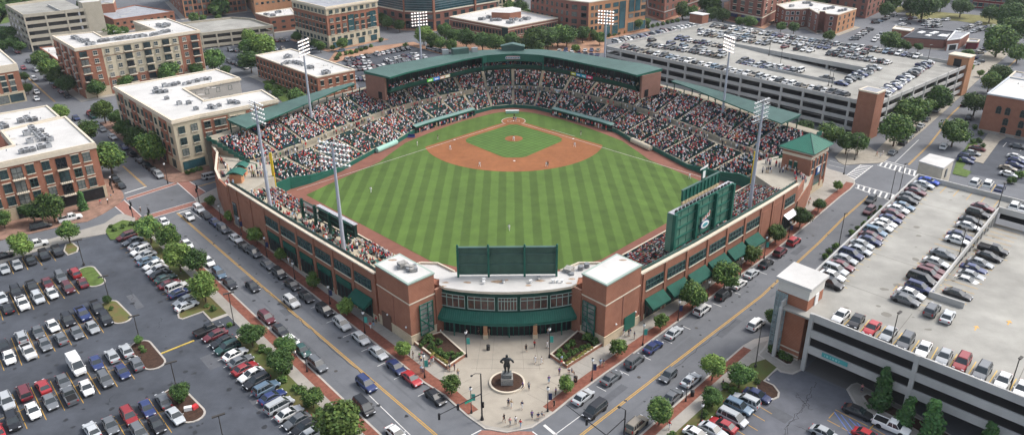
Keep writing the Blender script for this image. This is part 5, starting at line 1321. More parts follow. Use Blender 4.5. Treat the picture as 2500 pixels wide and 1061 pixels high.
# 3 cream and brick L block
h = 15.5
B3 = Bld('apartment_building', 'cream and brick four storey block with L shaped white roof beside the ballpark', RP([(420,298),(277.5,213.8),(352,202),(528,171),(585,192),(449,218),(499,248),(640,222),(678,245),(597,262),(486,283)], h), h, creamw, roofw)
B3.band(h-.6, h-.02, trim, .35, 'cornice')
f1 = B3.face(P(420,298,h), P(277.5,213.8,h)); f2 = B3.face(P(486,283,h), P(420,298,h)); f3 = B3.face(P(597,262,h), P(486,283,h)); f4 = B3.face(P(678,245,h), P(597,262,h)); f5 = B3.face(P(585,192,h), P(449,218,h)); f6 = B3.face(P(449,218,h), P(499,248,h))
B3.panel(f1,.0,.18,0,3.6,stone,.1)
for a,b_ in ((.10,.22),(.33,.48),(.60,.72),(.84,.93)): B3.panel(f1,a,b_,0,h-.8,redbrick)
B3.panel(f3,.0,.38,3.6,h-1.0,creamw,.15); B3.panel(f3,.40,.98,0,h-1.2,redbrick); B3.panel(f4,.02,.98,0,h-1.0,redbrick); B3.panel(f2,.0,1,0,3.7,stone,.1); B3.panel(f3,0,1,0,3.6,stone,.2)
zs3 = (12.6,9.2,5.9)
B3.row(f1, us(13,.02,.98), zs3, 1.3, 1.9, 'sill', dkg, out=.12); B3.row(f1, us(6), (2.0,), 2.4, 2.4, 'plain', dkg, 'shop_window', .2)
B3.row(f2, [.25,.72], zs3, 1.8, 2.0, 'sill', dkg, out=.08); B3.row(f2, [.5], (2.0,), 6.5, 2.4, 'plain', (framed,glassb,trim), 'shop_window', .2)
B3.row(f3, [.1,.28,.52,.64,.86], zs3, 1.7, 1.9, 'hood', dkg, out=.22); B3.row(f3, [.7,.3], (1.9,), 3.6, 2.6, 'plain', (framed,glassd,trim), 'shop_window', .3)
B3.row(f4, [.3,.75], zs3, 1.7, 1.9, 'hood', dkg, out=.14); B3.row(f5, [.2,.42,.62,.85], (13.2,10,7), 1.2, 1.5, 'plain', dkg); B3.row(f6, [.3,.7], (13.2,10), 1.2, 1.5, 'plain', dkg)
B3.panel(f5,0,1,0,h-.6,greyw,.03); B3.panel(f6,0,1,0,h-.6,greyw,.03)
B3.done()
T1 = crop(0,0,1.964)
hv(B3, [T1(x,y) for x, y in [(748,425),(772,440),(745,440),(790,410),(812,408),(835,405),(855,398),(885,402),(905,397),(925,392),(945,388),(965,382),(985,378),(1005,376),(800,470),(860,495),(905,492),(940,520),(1010,512),(1030,515),(1050,505),(1105,490),(1125,487),(1140,492),(795,438)]], 1.0, 'on the L block roof')
# 4 six storey cream/brick block
h = 19.0
B4 = Bld('apartment_building', 'six storey cream and brick apartment block with balconies in the upper left', RP([(183,121),(128.5,90),(228.5,80),(250,92),(378,75),(326,54),(408,47),(487,76)], h), h, creamw, roofw)
B4.band(h-.7, h-.02, trim, .3, 'cornice')
f1 = B4.face(P(183,121,h), P(487,76,h)); f2 = B4.face(P(183,121,h), P(128.5,90,h))
ux = lambda px: upx(f1, px, h-3)
B4.panel(f1, ux(184), ux(250), 3.6, h-.9, redbrick); B4.panel(f1, ux(437), .995, 3.6, h-.9, redbrick); B4.panel(f1, ux(252), ux(436), 0, 6.6, redbrick, .05); B4.panel(f1, 0, ux(250), 0, 3.6, stone, .1); B4.panel(f1, ux(437), 1, 0, 3.6, stone, .1)
B4.panel(f1, ux(252), ux(436), h-4.2, h-4.0, mat('brown_line', (.2,.12,.08), .9), .1, 'string_course')
z6 = [h-2.3-3.05*i for i in range(5)]
for px, k in ((204,'b'),(233,'w'),(263,'w'),(287,'w'),(312,'b'),(335,'w'),(359,'b'),(381,'w'),(405,'b'),(427,'w'),(450,'w'),(474,'b')):
    if k == 'b': B4.row(f1, [ux(px)], z6, 2.6, 2.1, 'balcony', (blackm,glass,trim), out=.1)
    else: B4.row(f1, [ux(px)], z6, 1.5, 1.6, 'sill', (framew,glass,trim), out=.1)
B4.panel(f2,0,1,0,h-.9,redbrick); B4.panel(f2,.28,.34,0,h-.9,greyw,.12); B4.panel(f2,.62,.68,0,h-.9,greyw,.12); B4.row(f2, [.12,.45,.8], z6, 1.6, 1.9, 'balcony', (blackm,glassd,trim), out=.1)
B4.done()
T0 = crop(0,0,5.952)
hv(B4, [T0(x,y) for x, y in [(1060,545),(1090,550),(1120,560),(1150,575),(1180,590),(1215,605),(1265,585),(1265,640),(1300,640),(1355,635)]+[(1440+i*42,600-i*5) for i in range(17)]+[(2200+i*35,510-i*8) for i in range(8)]+[(2300,370),(2340,380),(2380,390),(2400,360),(2430,375),(2450,360)]], 1.1, 'on the six storey block roof')
h = 5.5
B4b = Bld('brick_annex', 'low brick annex with white roof beside the six storey block', RP([(97,118),(138,114),(170,142),(146,152)], h), h, redbrick, roofw, coping=redbrick); f = B4b.face(P(97,118,h), P(146,152,h)); B4b.row(f, us(4), (2.5,), 2.2, 2.2, 'plain', dkg); B4b.done()
# 5 three storey brick building between
h = 8.8
B5 = Bld('brick_building', 'three storey brick building with long white roof in front of the small parking lot', RP([(774,191),(624,137),(711,121),(866,172)], h), h, redbrick, roofw)
f1 = B5.face(P(774,191,h), P(624,137,h)); f2 = B5.face(P(774,191,h), P(866,172,h))
B5.row(f1, us(17), (7.0,4.2,1.6), .95, 1.5, 'sill', (framed,glassd,trim)); B5.row(f2, [.12,.33,.52,.72,.9], (6.6,3.2), 1.2, 1.8, 'hood', (framed,glassd,trim)); B5.done()
T2 = crop(400,0,5)
hv(B5, [T2(x,y) for x, y in [(1510,680),(1545,690),(1490,700),(1455,785),(1495,770),(1535,765),(1580,755),(1620,765),(1660,775),(1700,790),(1775,820),(1805,825),(1950,880),(1985,875),(2010,885),(1965,895)]], 1.1, 'on the three storey building roof')
# 6 brick/cream office
h = 19.6
B6 = Bld('office_building', 'brick and cream five storey office building at the top left of centre', RP([(795,20),(713,0.5),(800,-18),(920,0)], h), h, redbrick, roofg)
B6.band(h-3.6, h-.02, creamw, .12, 'cream_storey').band(0, 6.6, creamw, .12, 'cream_base').band(h-.7,h,trim,.5,'cornice')
f1 = B6.face(P(795,20,h), P(713,0.5,h)); f2 = B6.face(P(795,20,h), P(920,0,h)); z5 = (17.4,13.6,10.4,7.9,4.6)
for f, n in ((f1,9),(f2,8)):
    B6.row(f, us(n,.02,.98), z5, 1.9, 1.7, 'sill', (framed,glass,trim), out=.16)
B6.row(f2, [.45,.88], (11.0,), 3.4, 7.6, 'sill', (framed,glassb,trim), 'bay_window', .2); B6.row(f2, us(4), (1.8,), 3.6, 2.6, 'plain', (framed,glassb,trim), 'shop_window', .18); B6.row(f1, us(5), (1.8,), 2.4, 2.4, 'plain', (framed,glassb,trim), 'shop_window', .18); B6.done()
# 7 red office and tan block at the top
def tower_block(name, label, base, h, m, cols, rows_, w_, hh, faces, style='plain', roofm=roofw):
    B = Bld(name, label, [V2(P(*p)) for p in base], h, m, roofm)
    for k, (a, b_) in enumerate(faces):
        f = B.face(P(*a), P(*b_)); B.row(f, us(cols[k]), rows_, w_, hh, style, dkg, out=.03)
    B.done(); return B
t7 = tower_block('office_building', 'long brown brick office block with grid windows at the top left', [(454,46),(602,28),(560,-12),(415,5)], 24, brick('umber_brick', (.24,.1,.065), (.3,.13,.085), (.3,.2,.15)), (14,5), [2.2+3.3*i for i in range(7)], 1.7, 1.9, [((454,46),(602,28)),((454,46),(415,5))])
f = t7.face(P(454,46), P(602,28))
for i in range(8): t7.panel(f, i/7-.008, i/7+.008, 0, 24, tanbrick, .15, 'pilaster')
tower_block('office_building', 'plain orange brick block with small windows behind the low white roof', [(626,46),(716,34),(690,-10),(600,6)], 22, tanbrick, (7,4), [8.2+3.2*i for i in range(4)], 1.5, 1.1, [((626,46),(716,34)),((626,46),(600,6))])
h = 7.6
B8 = Bld('brick_building', 'low brick building with white roof under the orange block', RP([(658,44),(623,34),(710,21),(722,37)], h), h, redbrick, roofw, coping=trim); f = B8.face(P(658,44,h), P(722,37,h)); B8.row(f, [.15,.5,.85], (5.2,2.2), 1.8, 1.1, 'plain', dkg); B8.done()
hv(B8, [T2(x,y) for x, y in [(1240,180),(1270,180),(1320,190),(1340,195),(1380,155),(1410,150)]], 1.2, 'on the low roof under the orange block')
h = 6.2
B9 = Bld('brick_warehouse', 'low red brick warehouse with grey roof beside the top left garage', RP([(277,50),(241,34),(330,14),(425,30)], h), h, redbrick, roofg, coping=redbrick); f = B9.face(P(277,50,h), P(425,30,h)); B9.row(f, us(9), (4.2,1.6), 1.3, 1.1, 'plain', (framed,glassd,trim)); B9.done()
B9b = Bld('brick_stair_block', 'small taller brick block on the corner of the grey roofed warehouse', RP([(240,12),(277,9),(281,0),(240,2)], 11), 11, redbrick, roofg); B9b.done()
# 8 glass office
B10 = Bld('glass_office', 'curved glass office building with brick columns at the top centre', [V2(P(*p)) for p in [(900,52),(990,72),(1060,74),(1160,55),(1240,40),(1180,-10),(920,-5)]], 26, glassb, roofg)
B10.band(0, 9.2, darkbrick, .15, 'brick_base').band(9.2, 9.8, trim, .5, 'stone_ledge')
for a, c in (((900,52),(990,72)),((990,72),(1060,74)),((1060,74),(1160,55)),((1160,55),(1240,40))):
    f = B10.face(P(*a), P(*c))
    for z in np.arange(11,26,1.25): B10.panel(f, 0, 1, z, z+.16, mat('blue_grey_fin', (.16,.22,.25), .5), .2, 'fin')
    B10.panel(f, -.02, .02, 0, 26, redbrick, .5, 'brick_column', .9); B10.row(f, us(5), (2.6,), 2.8, 3.6, 'plain', dkg, 'shop_window', .2); B10.row(f, us(5), (6.9,), 2.8, 2.2, 'plain', dkg, out=.2)
B10.done()
tower_block('office_building', 'cream masonry building with dark square windows behind the glass office', [(1165,52),(1235,42),(1260,-5),(1160,-5)], 20, stone, (8,3), [3+3.0*i for i in range(6)], 1.3, 1.9, [((1165,52),(1235,42)),((1235,42),(1260,-5))])
# 9 low brick building with white roof
h = 9.2
B11 = Bld('brick_building', 'wide two storey brick building with big white roof and arched windows behind the ballpark', RP([(1240,69),(1098,43),(1165,29),(1222,18),(1296,33),(1362,46)], h), h, darkbrick, roofw)
B11.band(h-1.2,h-.9,trim,.1,'string_course').band(4.3,4.5,trim,.1,'string_course')
f1 = B11.face(P(1240,69,h), P(1098,43,h)); f2 = B11.face(P(1240,69,h), P(1362,46,h))
B11.row(f1, us(17,.05,.95), (6.3,2.0), 1.3, 1.9, 'plain', (framed,glassd,trim)); B11.row(f2, us(15,.12,.98), (6.3,), 1.2, 1.6, 'arch', (framed,glassd,trim)); B11.row(f2, us(5,.1,.98), (2.2,), 3.2, 2.6, 'arch', (framed,glassd,trim))
B11.panel(f1, -.01,.09,0,h,glass,.4,'corner_glazing'); B11.done()
ph = [V2(P(x,y,h)) for x, y in [(1200,46),(1212,38),(1250,32),(1272,36),(1272,44),(1245,48)]]
b = MB(); b.prism(ph, h, h+3.2, 0, top=1); b.build('penthouse', [redbrick, roofw], B11.t)
T3 = crop(880,0,5)
hv(B11, [T3(x,y) for x, y in [(1460,235),(1500,235),(1560,215),(1610,250),(1640,245),(1680,240),(1700,245),(1800,275),(1830,280),(1860,275),(1840,240),(1960,250),(2000,230),(2040,235),(2060,225),(1900,240)]], 1.2, 'on the wide roof behind the ballpark')
# 10 large brick block, top right of centre
h = 18.3
b10 = [V2(P(*p, h)) for p in [(1438,8),(1582,-16),(1560,-30),(1300,-22),(1372,2)]]
B12 = Bld('office_building', 'large five storey brick block with green glazed bays at the top right of centre', RP([(1438,8),(1578,-13),(1520,-40),(1296,-14),(1392,3)], h), h, tanbrick, roofw)
f1 = B12.face(P(1438,8,h), P(1578,-13,h)); f2 = B12.face(P(1392,3,h), P(1296,-14,h)); f3 = B12.face(P(1438,8,h), P(1392,3,h))
B12.panel(f2,0,1,0,h,darkbrick,.04); B12.panel(f3,0,1,0,h,darkbrick,.04)
z_ = (15.6,12.2,8.8,5.6)
B12.row(f2, us(8), z_+(2.2,), 1.4, 2.0, 'plain', dkg, out=.1); B12.row(f3, [.25,.75], z_, 3.0, 2.1, 'plain', dkg, out=.1); B12.row(f1, [.06,.13,.2], z_+(2.4,), 1.6, 1.9, 'plain', dkg)
B12.row(f1, [.32,.46], z_, 3.6, 2.0, 'plain', (framed,glassb,trim)); B12.row(f1, [.58], (10,), 4.2, 13.5, 'plain', (framed,glassb,trim), 'bay_window', .1); B12.row(f1, [.74,.85], (13.8,), 3.6, 5.8, 'plain', (framed,glassb,trim), 'bay_window', .1); B12.row(f1, [.74,.85,.96], (8.8,), 3.4, 2.0, 'plain', dkg); B12.row(f1, [.96], (15.6,12.2), 3.0, 2.0, 'plain', dkg)
B12.row(f1, [.32,.46,.74,.85,.96], (3.2,), 4.2, 4.6, 'plain', (creamw,glassb,trim), 'shop_window', .1); B12.done()
t11 = tower_block('office_building', 'brown brick block with stone ledge behind the top garage corner', [(1620,50),(1582,38),(1575,-10),(1700,-20),(1722,14)], 24, darkbrick, (4,8), [2.2,6.4,10,13.4,16.8,20.2], 1.9, 1.9, [((1620,50),(1582,38)),((1620,50),(1722,14))]); t11.band(4.2,4.7,greyw,.3,'ledge')
t12 = tower_block('apartment_building', 'brick apartment block with navy awnings above the far edge of the garage', [(1780,50),(1858,66),(1935,22),(1850,-10),(1780,8)], 19, darkbrick, (4,6), [7.2,10.6,14], 2.3, 1.9, [((1780,50),(1858,66)),((1858,66),(1935,22))], 'hood'); t12.band(4.4,5.0,trim,.2,'ledge')
f = t12.face(P(1780,50), P(1858,66)); 
for u in (.15,.5,.85): t12.panel(f, u-.1, u+.1, 2.6, 4.2, mat('navy_awning', (.02,.03,.1), .7), .5, 'awning', .8)
h = 9.4
B13 = Bld('apartment_building', 'three storey brick apartment house with notched white roof beyond the big garage', RP([(2046,38),(2017,35),(2014,30),(2000,29.5),(2000,36),(1975,22),(1955,24),(1918,24),(1896,13),(1963,1),(2000,8),(2091,23)], h), h, darkbrick, roofw)
f2 = B13.face(P(2046,38,h), P(2091,23,h)); B13.panel(f2,0,1,0,h,tanbrick,.03); B13.row(f2, us(4), (7.6,4.8,1.9), 1.2, 1.6, 'plain', dkg, out=.1)
for a, c, n in (((2046,38),(2017,35),1),((1975,22),(1955,24),1),((1955,24),(1918,24),3),((1918,24),(1896,13),2),((2000,36),(1975,22),2)):
    f = B13.face(P(*a,h), P(*c,h)); B13.row(f, us(n), (7.6,4.8,1.9), 1.5, 1.7, 'plain', (whitem,glass,trim))
B13.done()
hv(B13, [(1700+x/6.24, y/6.24) for x, y in [(1440,95),(1470,90),(1640,45),(1680,45),(1720,45),(1750,80),(1960,140),(2000,130),(2040,120),(2080,120),(2180,165),(2220,160),(2270,150)]], 1.1, 'on the notched roof beyond the big garage')
tower_block('apartment_building', 'tall brown brick block behind the three storey apartment house', [(2112,46),(2155,26),(2120,-15),(1960,-25),(1960,10)], 21, darkbrick, (4,8), [2.2,5.6,9,12.4,15.8], 1.8, 2.0, [((2112,46),(2155,26)),((2112,46),(1960,10))])
h = 3.9
B14 = Bld('store_building', 'low brick store with black roof and skylights near the top right', RP([(2307,99),(2206,92),(2241,71),(2331,79)], h), h, darkbrick, roofk, coping=mat('dark_coping', (.1,.1,.11), .8)); 
b = MB(); [b.box((*P(2080+x/5.952, y/5.952, h+.3).to_tuple()[:2], h+.25), (s_, 2.0, .4), .7) for x, y, s_ in ((1010,470,5),(1110,515,3),(1165,485,2.6),(1215,470,3),(1310,515,5.5),(1390,525,5.5),(1420,510,3))]; b.build('skylight', whitem, B14.t); B14.done()
B14b = Bld('store_building', 'small brick store with grey gable front next to the black roofed store', RP([(2345,96),(2312,100),(2330,79),(2367,82)], 4.6), 4.6, darkbrick, roofg, coping=whitem); f = B14b.face(P(2345,96,4.6), P(2312,100,4.6)); B14b.panel(f,.1,.9,.0,2.8,whitem,.1,'porch'); B14b.panel(f,.25,.75,0,2.4,glassd,.2,'door'); B14b.done()
B14c = Bld('brick_shed', 'little brick shed with white roof left of the black roofed store', RP([(2223,78),(2178,72),(2186,65),(2232,71)], 3.2), 3.2, redbrick, roofw); B14c.done()
B14d = Bld('red_shed', 'dark red low shed with grey roof near the top right', RP([(2387,105),(2360,104),(2364,96),(2392,99)], 3), 3, mat('maroon_wall', (.15,.02,.03), .8), roofg); B14d.done()
t15 = tower_block('apartment_building', 'red brick terrace with white bay windows at the top right edge', [(2372,19),(2480,30),(2500,-15),(2380,-20)], 13, brick('crimson_brick', (.2,.03,.03), (.25,.045,.04), (.25,.12,.1)), (8,), [2.2,6.0,9.8], 2.2, 2.0, [((2372,19),(2480,30))], 'hood', roofg)
h = 12.4
B16 = Bld('brick_building', 'brick building with arched brickwork and white roof at the right edge', RP([(2410,231),(2463,190),(2600,214),(2560,256)], h), h, redbrick, roofw, coping=mat('bluegrey_coping', (.45,.48,.5), .8))
f1 = B16.face(P(2410,231,h), P(2560,256,h))
B16.row(f1, [upx(f1,px,8) for px in (2438,2460,2497,2525)], (8.0,), 1.4, 2.0, 'arch', (framed,glassd,redbrick)); B16.row(f1, [upx(f1,px,4) for px in (2453,2491,2520)], (4.6,1.7), 1.4, 1.9, 'arch', (framed,glassd,redbrick)); B16.panel(f1,0,1,0,1.0,concrete,.08); B16.done()
Bld('brick_building', 'dark roofed shed behind the right edge brick building', RP([(2463,189),(2478,176),(2560,190),(2560,205)], 9), 9, darkbrick, roofg).done()
# pavement under the distant blocks
pts = [B3, B4, B5, B6, t7, B8, B9, B10, B11, B12, t11, t12, B13, B14]
for B in pts:
    if B in (B3,): continue
    b = MB(); b.prism(offset_poly([p for p in [Vector((min(q.x for q in B.pts), min(q.y for q in B.pts),0)), Vector((max(q.x for q in B.pts), min(q.y for q in B.pts),0)), Vector((max(q.x for q in B.pts), max(q.y for q in B.pts),0)), Vector((min(q.x for q in B.pts), max(q.y for q in B.pts),0))]], 1.0) if False else offset_poly(B.pts, 3.0), -.05, .1); struct(b.build('pavement', MATS['walk_tan'] if B in (B13, B14) else MATS['tan_paving'] if B in (B6, B10, B11, B12, t11, t12) else concrete))
for i, (p, k, a_, lab, grp, n_) in enumerate(HV): pass
def make_hvac():
    b = MB(); b.box((0,0,.5), (1.3,1.3,1.0), 0, 0); b.box((0,0,1.03), (1.35,1.35,.06), 0, 0)
    f = MB(); f.tube((0,0,1.06),(0,0,1.12), .45, n=12)
    s_ = MB()
    for i in range(5): s_.box((0,-.67,.2+i*.15), (1.1,.04,.05), 0, 0)
    return b.mesh('casing', mat('unit_grey', (.32,.33,.34), .6, var=.25, scale=1)), f.mesh('fan', blackm), s_.mesh('grille', blackm)
hc, hf, hg = make_hvac(); seen = {}
for p, k, a_, lab, grp, n_ in HV:
    c = seen.get(lab, 0); seen[lab] = c+1
    t = thing('rooftop_unit', f'{ordw(c % 49)} grey cooling unit {lab}', 'rooftop unit', p, 'cooling units '+lab)
    t.rotation_euler = (0,0,a_); t.scale = (k,k,k); inst('casing', hc, t); inst('fan', hf, t); inst('grille', hg, t)

# ---------------------------------------------------------------- parking garages
def facade_bands(b, p, q, zs, n, hb=1.2, th=.35, col=.7, z0=0, ztop=None):
    "spandrel bands at heights zs (bottom of each) and columns"
    for z in zs: b.bar(p, q, th, hb, z)
    L = (V2(q)-V2(p)).length
    for i in range(n+1):
        c = lerp(V2(p), V2(q), i/n); b.box((c.x,c.y,(z0+(ztop or zs[-1]+hb))/2), (col,th+.22,(ztop or zs[-1]+hb)-z0), az(V2(q)-V2(p)))
# big garage right of the ballpark
DK = 10.6; G = thing('parking_garage', 'huge grey concrete parking garage with full rooftop deck, upper right', 'parking garage', (125,285,0))
ga = V2(P(2092,243,DK+1.1)); gb = V2(P(1480,112,DK+1.1)); gu = (gb-ga).normalized(); gr = V2(P(2300,145,DK+1.1)); gq = V2(P(2160,237,DK+1.1)); gd_ = (gr-gq).normalized(); _t = ((gq.x-ga.x)*gd_.y-(gq.y-ga.y)*gd_.x)/(gu.x*gd_.y-gu.y*gd_.x); ga = ga+gu*_t; gv = Vector((gu.y,-gu.x,0)); gv = gv if gv.y > 0 else -gv
GL = (gb-ga).length; GW = (gr-ga).dot(gv)
def gp_(u, v, z=0): return Vector(((ga+gu*u+gv*v).x, (ga+gu*u+gv*v).y, z))     # u along the front to the left, v back
def guv(px, py, z): d = V2(P(px,py,z))-ga; return d.dot(gu), d.dot(gv)
ru0, rv0 = guv(2045,205,DK); ru1, rv1 = guv(1812,118,DK); ru2, rv2 = guv(2097,163,DK)
vA, vB = rv0, (rv1+rv2)/2; uA = min(ru0, ru2)-1; uB = ru1+8
b = MB()
def slab(u0,u1,v0,v1,z): b.prism([gp_(u0,v0),gp_(u1,v0),gp_(u1,v1),gp_(u0,v1)], z-.35, z)
slab(0,GL,0,vA,DK); slab(0,GL,vB,GW,DK); slab(0,uA,vA,vB,DK); slab(uB,GL,vA,vB,DK)
b.add([gp_(uB,vA,DK), gp_(uB,vB,DK), gp_(uA,vB,DK-3.2), gp_(uA,vA,DK-3.2)], [(0,1,2,3)])
b.build('roof_deck', gdeck, G)
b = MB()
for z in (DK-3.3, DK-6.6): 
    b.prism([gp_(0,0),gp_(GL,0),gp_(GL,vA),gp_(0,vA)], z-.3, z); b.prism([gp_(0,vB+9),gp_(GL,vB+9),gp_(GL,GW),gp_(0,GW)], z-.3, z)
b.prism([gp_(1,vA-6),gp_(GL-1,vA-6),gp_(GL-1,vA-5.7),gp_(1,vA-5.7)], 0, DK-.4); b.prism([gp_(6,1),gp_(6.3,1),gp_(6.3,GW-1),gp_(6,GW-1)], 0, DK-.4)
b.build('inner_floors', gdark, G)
b = MB(); facade_bands(b, gp_(0,0), gp_(GL,0), (DK-9.3, DK-6.2, DK-3.1, DK-.1), 14); facade_bands(b, gp_(0,0), gp_(0,GW), (DK-9.3, DK-6.2,DK-3.1,DK-.1), 8)
b.build('spandrels', gconc, G)
b = MB(); facade_bands(b, gp_(GL,0), gp_(GL,GW), (DK-6.2,DK-3.1,DK-.1), 6); facade_bands(b, gp_(0,GW), gp_(GL,GW), (DK-.1,), 10); 
b.bar(gp_(uA,vA), gp_(uB*.0+uA+ (uB-uA)*.0+ (uB-uA)*.45,vA), .3, .9, DK); b.bar(gp_(uA,vB), gp_(uB,vB), .3, .9, DK-.1); b.bar(gp_(uA,vA), gp_(uA,vB), .3, .9, DK)
b.bar(gp_(uA,vB), gp_(uB,vB), .35, .8, DK-.9)
for i in range(4): c = gp_(lerp(uA,uB,i/4+.05), vB+.5); b.box((c.x,c.y,DK-2), (.8,.8,3.4), az(gu))
b.build('parapet', gconc, G)
b = MB(); b.bar(gp_(uA,vB+8), gp_(uB,vB+8), .3, 3, DK-3.6); b.build('dark_opening', glassd, G)
def tube_tower(px, zt, label_, sz, base):
    o = V2(P(*px, zt)); pass
tw = [V2(P(x,y,13.4)) for x, y in [(2153,229),(2098,219),(2121,204.5),(2160.5,212)]]
x0 = V2(P(2153,233,13.2)); a0 = ga-gv*.8+gu*-.8
tq = [gp_(-.6,-1.0), gp_(5.4,-1.0), gp_(5.4,4.6), gp_(-.6,4.6)]
b = MB(); b.prism(tq, 0, DK+4.3); b.build('stair_tower', redbrick, G)
b = MB(); b.prism(offset_poly(tq,.15), DK+4.3, DK+4.75); b.build('stair_tower_coping', trim, G); b = MB(); b.prism(offset_poly(tq,-.5), DK+4.75, DK+4.78); b.build('stair_tower_roof', roofg, G)
tq = [gp_(-.8,GW-3), gp_(6.5,GW-3), gp_(6.5,GW+2.2), gp_(-.8,GW+2.2)]
b = MB(); b.prism(tq, 0, DK+3.8); b.build('stair_tower', tanbrick, G); b = MB(); b.prism(offset_poly(tq,.2), DK+3.8, DK+4.2); b.build('stair_tower_coping', trim, G)
b = MB(); c = gp_(3,GW-3.1); b.box((c.x,c.y,DK+1.5),(2.6,.2,2.8), az(gu)); b.build('door', glassd, G)
c = V2(P(1706,50,DK+1)); hut = [c+gu*3.6-gv*2.5, c-gu*3.6-gv*2.5, c-gu*3.6+gv*2.5, c+gu*3.6+gv*2.5]
hut = offset_poly(hut, 0); b = MB(); b.prism(hut, DK, DK+4); b.build('stair_hut', redbrick, G); b = MB(); b.prism(offset_poly(hut,.3), DK+4, DK+4.3); b.build('hut_roof', roofw, G)
DECKL = []
for px, py in ((1877,130),(2031,200),(2026,200),(1815,155),(1668,75)): DECKL.append((P(px,py,DK), 7, 'big rooftop deck'))
# near right garage
DK2 = 10.5
G2 = thing('parking_garage', 'pale concrete parking garage with open roof deck in the lower right', 'parking garage', (85,130,0))
A2 = V2(P(1969.6,759.7,DK2+1.1)); g2u = Vector((math.cos(R(-45.2)), math.sin(R(-45.2)), 0)); g2v = Vector((math.cos(R(47.6)), math.sin(R(47.6)), 0))
lp = V2(P(2145,520,DK2+1.1)); bk2 = V2(P(2242,425,DK2+1.1))
# corner where the left parapet line meets the front line
def isect(p, d, q, e):
    den = d.x*e.y-d.y*e.x; t = ((q.x-p.x)*e.y-(q.y-p.y)*e.x)/den; return p+d*t
g2f = (V2(P(2500,968.8,DK2+1.1))-A2).normalized(); g2l = (bk2-V2(P(1990,655,DK2+1.1))).normalized()
C2 = isect(A2, g2f, lp, g2l); g2b = (V2(P(2500,490,DK2+1.1))-bk2).normalized()
F2 = C2+g2f*75; BK = bk2+g2b*60
# inner wall between the upper bay and the ramp bay
w0, w1 = V2(P(2268,724,DK2)), V2(P(2436,515,DK2)); wd = (w1-w0).normalized(); wn = Vector((wd.y,-wd.x,0))
e0 = V2(P(2352,752,DK2))
r0_, r1_ = w0, w1; rB = w1+g2b*40; rA = e0
b = MB()
far_r = F2+g2l*70
b.prism([C2, F2, F2+g2l*12, rA+g2f*0+ (F2-C2)*0, r0_, r1_, BK*0+w1+g2b*.01, bk2+(w1-bk2)*0], DK2-.3, DK2) if False else None
left_bay = [C2, isect(C2, g2f, w0, wd), w1, isect(bk2, g2b, w1, wd), bk2]
b.prism(left_bay, DK2-.35, DK2)
s1 = isect(C2, g2f, w0, wd)
front_bay = [s1, F2, F2+(w0-s1), w0]; b.prism(front_bay, DK2-.35, DK2)
b.prism([w1, isect(bk2,g2b,w1,wd), isect(bk2,g2b,w1,wd)+g2b*50, w1+g2b*50], DK2-.35, DK2)
f2d = (F2-s1).normalized()
b.add([w0+Vector((0,0,DK2)), w0+f2d*60+Vector((0,0,DK2)), w1+g2b*50+Vector((0,0,DK2-3.0)), w1+Vector((0,0,DK2-3.0))], [(0,1,2,3)])
b.build('roof_deck', gdeck, G2)
b = MB(); b.bar(w0, w1, .3, 1.15, DK2-.2); b.bar(w0, e0, .3, 1.15, DK2); b.bar(w1, w1+g2b*50, .35, 1.4, DK2-.3)
n_ = 9
for i in range(n_+1): c = lerp(w0, w1, .45+.55*i/n_); b.box((c.x,c.y,DK2-1.7), (.5,.32,3.2), az(wd))
b.build('inner_parapet', gconc, G2)
b = MB(); b.bar(w1+wd*5, w1+wd*5+g2b*50, .3, 3, DK2-3.5); b.build('dark_opening', glassd, G2)
b = MB(); facade_bands(b, C2+g2f*5.6, F2, (3.9, 7.1, DK2-.25), 4, hb=1.45, z0=0, ztop=DK2+1.15); 
b.bar(C2, bk2, .35, 1.4, DK2-.25); b.bar(bk2, bk2+g2b*60, .35, 1.4, DK2-.25)
facade_bands(b, C2, bk2, (3.6,6.8), 10, hb=1.4, ztop=DK2)
b.build('spandrels', gconc, G2)
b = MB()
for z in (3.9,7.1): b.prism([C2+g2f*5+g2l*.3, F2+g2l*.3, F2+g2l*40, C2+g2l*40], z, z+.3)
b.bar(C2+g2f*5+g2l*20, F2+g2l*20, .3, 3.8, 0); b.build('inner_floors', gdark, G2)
b = MB(); DL = []
def dline(p, d, L, w_=.12): n = Vector((d.y,-d.x,0))*w_/2; b.add([q_+Vector((0,0,DK2+.012)) for q_ in (p+n, p+d*L+n, p+d*L-n, p-n)], [(0,1,2,3)])
for s_ in np.arange(1, (w1-w0).length, 2.75): dline(w0+wd*s_-g2f*.5, -g2f, 5.2)
for s_ in np.arange(4, 50, 2.85): dline(bk2+g2b*s_-g2l*.5, -g2l, 5.2)
dline(w0-g2f*5.6, Vector((g2l.x,g2l.y,0))*-1, 2.4)
b.build('parking_lines', MATS['road_yellow'], G2)
b = MB()
for s_ in np.arange(2.2, (w1-w0).length, 2.75):
    p_ = w0+wd*s_+g2f*.5; f_ = s_/(w1-w0).length; q_ = p_+g2f*5.2; n = Vector((g2f.y,-g2f.x,0))*.06; z_ = DK2-3.0*f_+.015; b.add([Vector((r_.x,r_.y,z_)) for r_ in (p_+n, q_+n, q_-n, p_-n)], [(0,1,2,3)])
b.build('parking_lines', MATS['road_yellow'], G2)
b = MB(); bl_ = MB()
for s_ in (16, 32, 48, 64, 80): dline(C2+g2l*s_, g2f, 24, .1)
for s_ in (18, 36, 54): dline(C2+g2f*s_, g2l, 14, .1)
b.build('deck_joints', mat('joint_dark', (.16,.15,.13), .9), G2)
b = MB(); rs_ = random.Random(6)
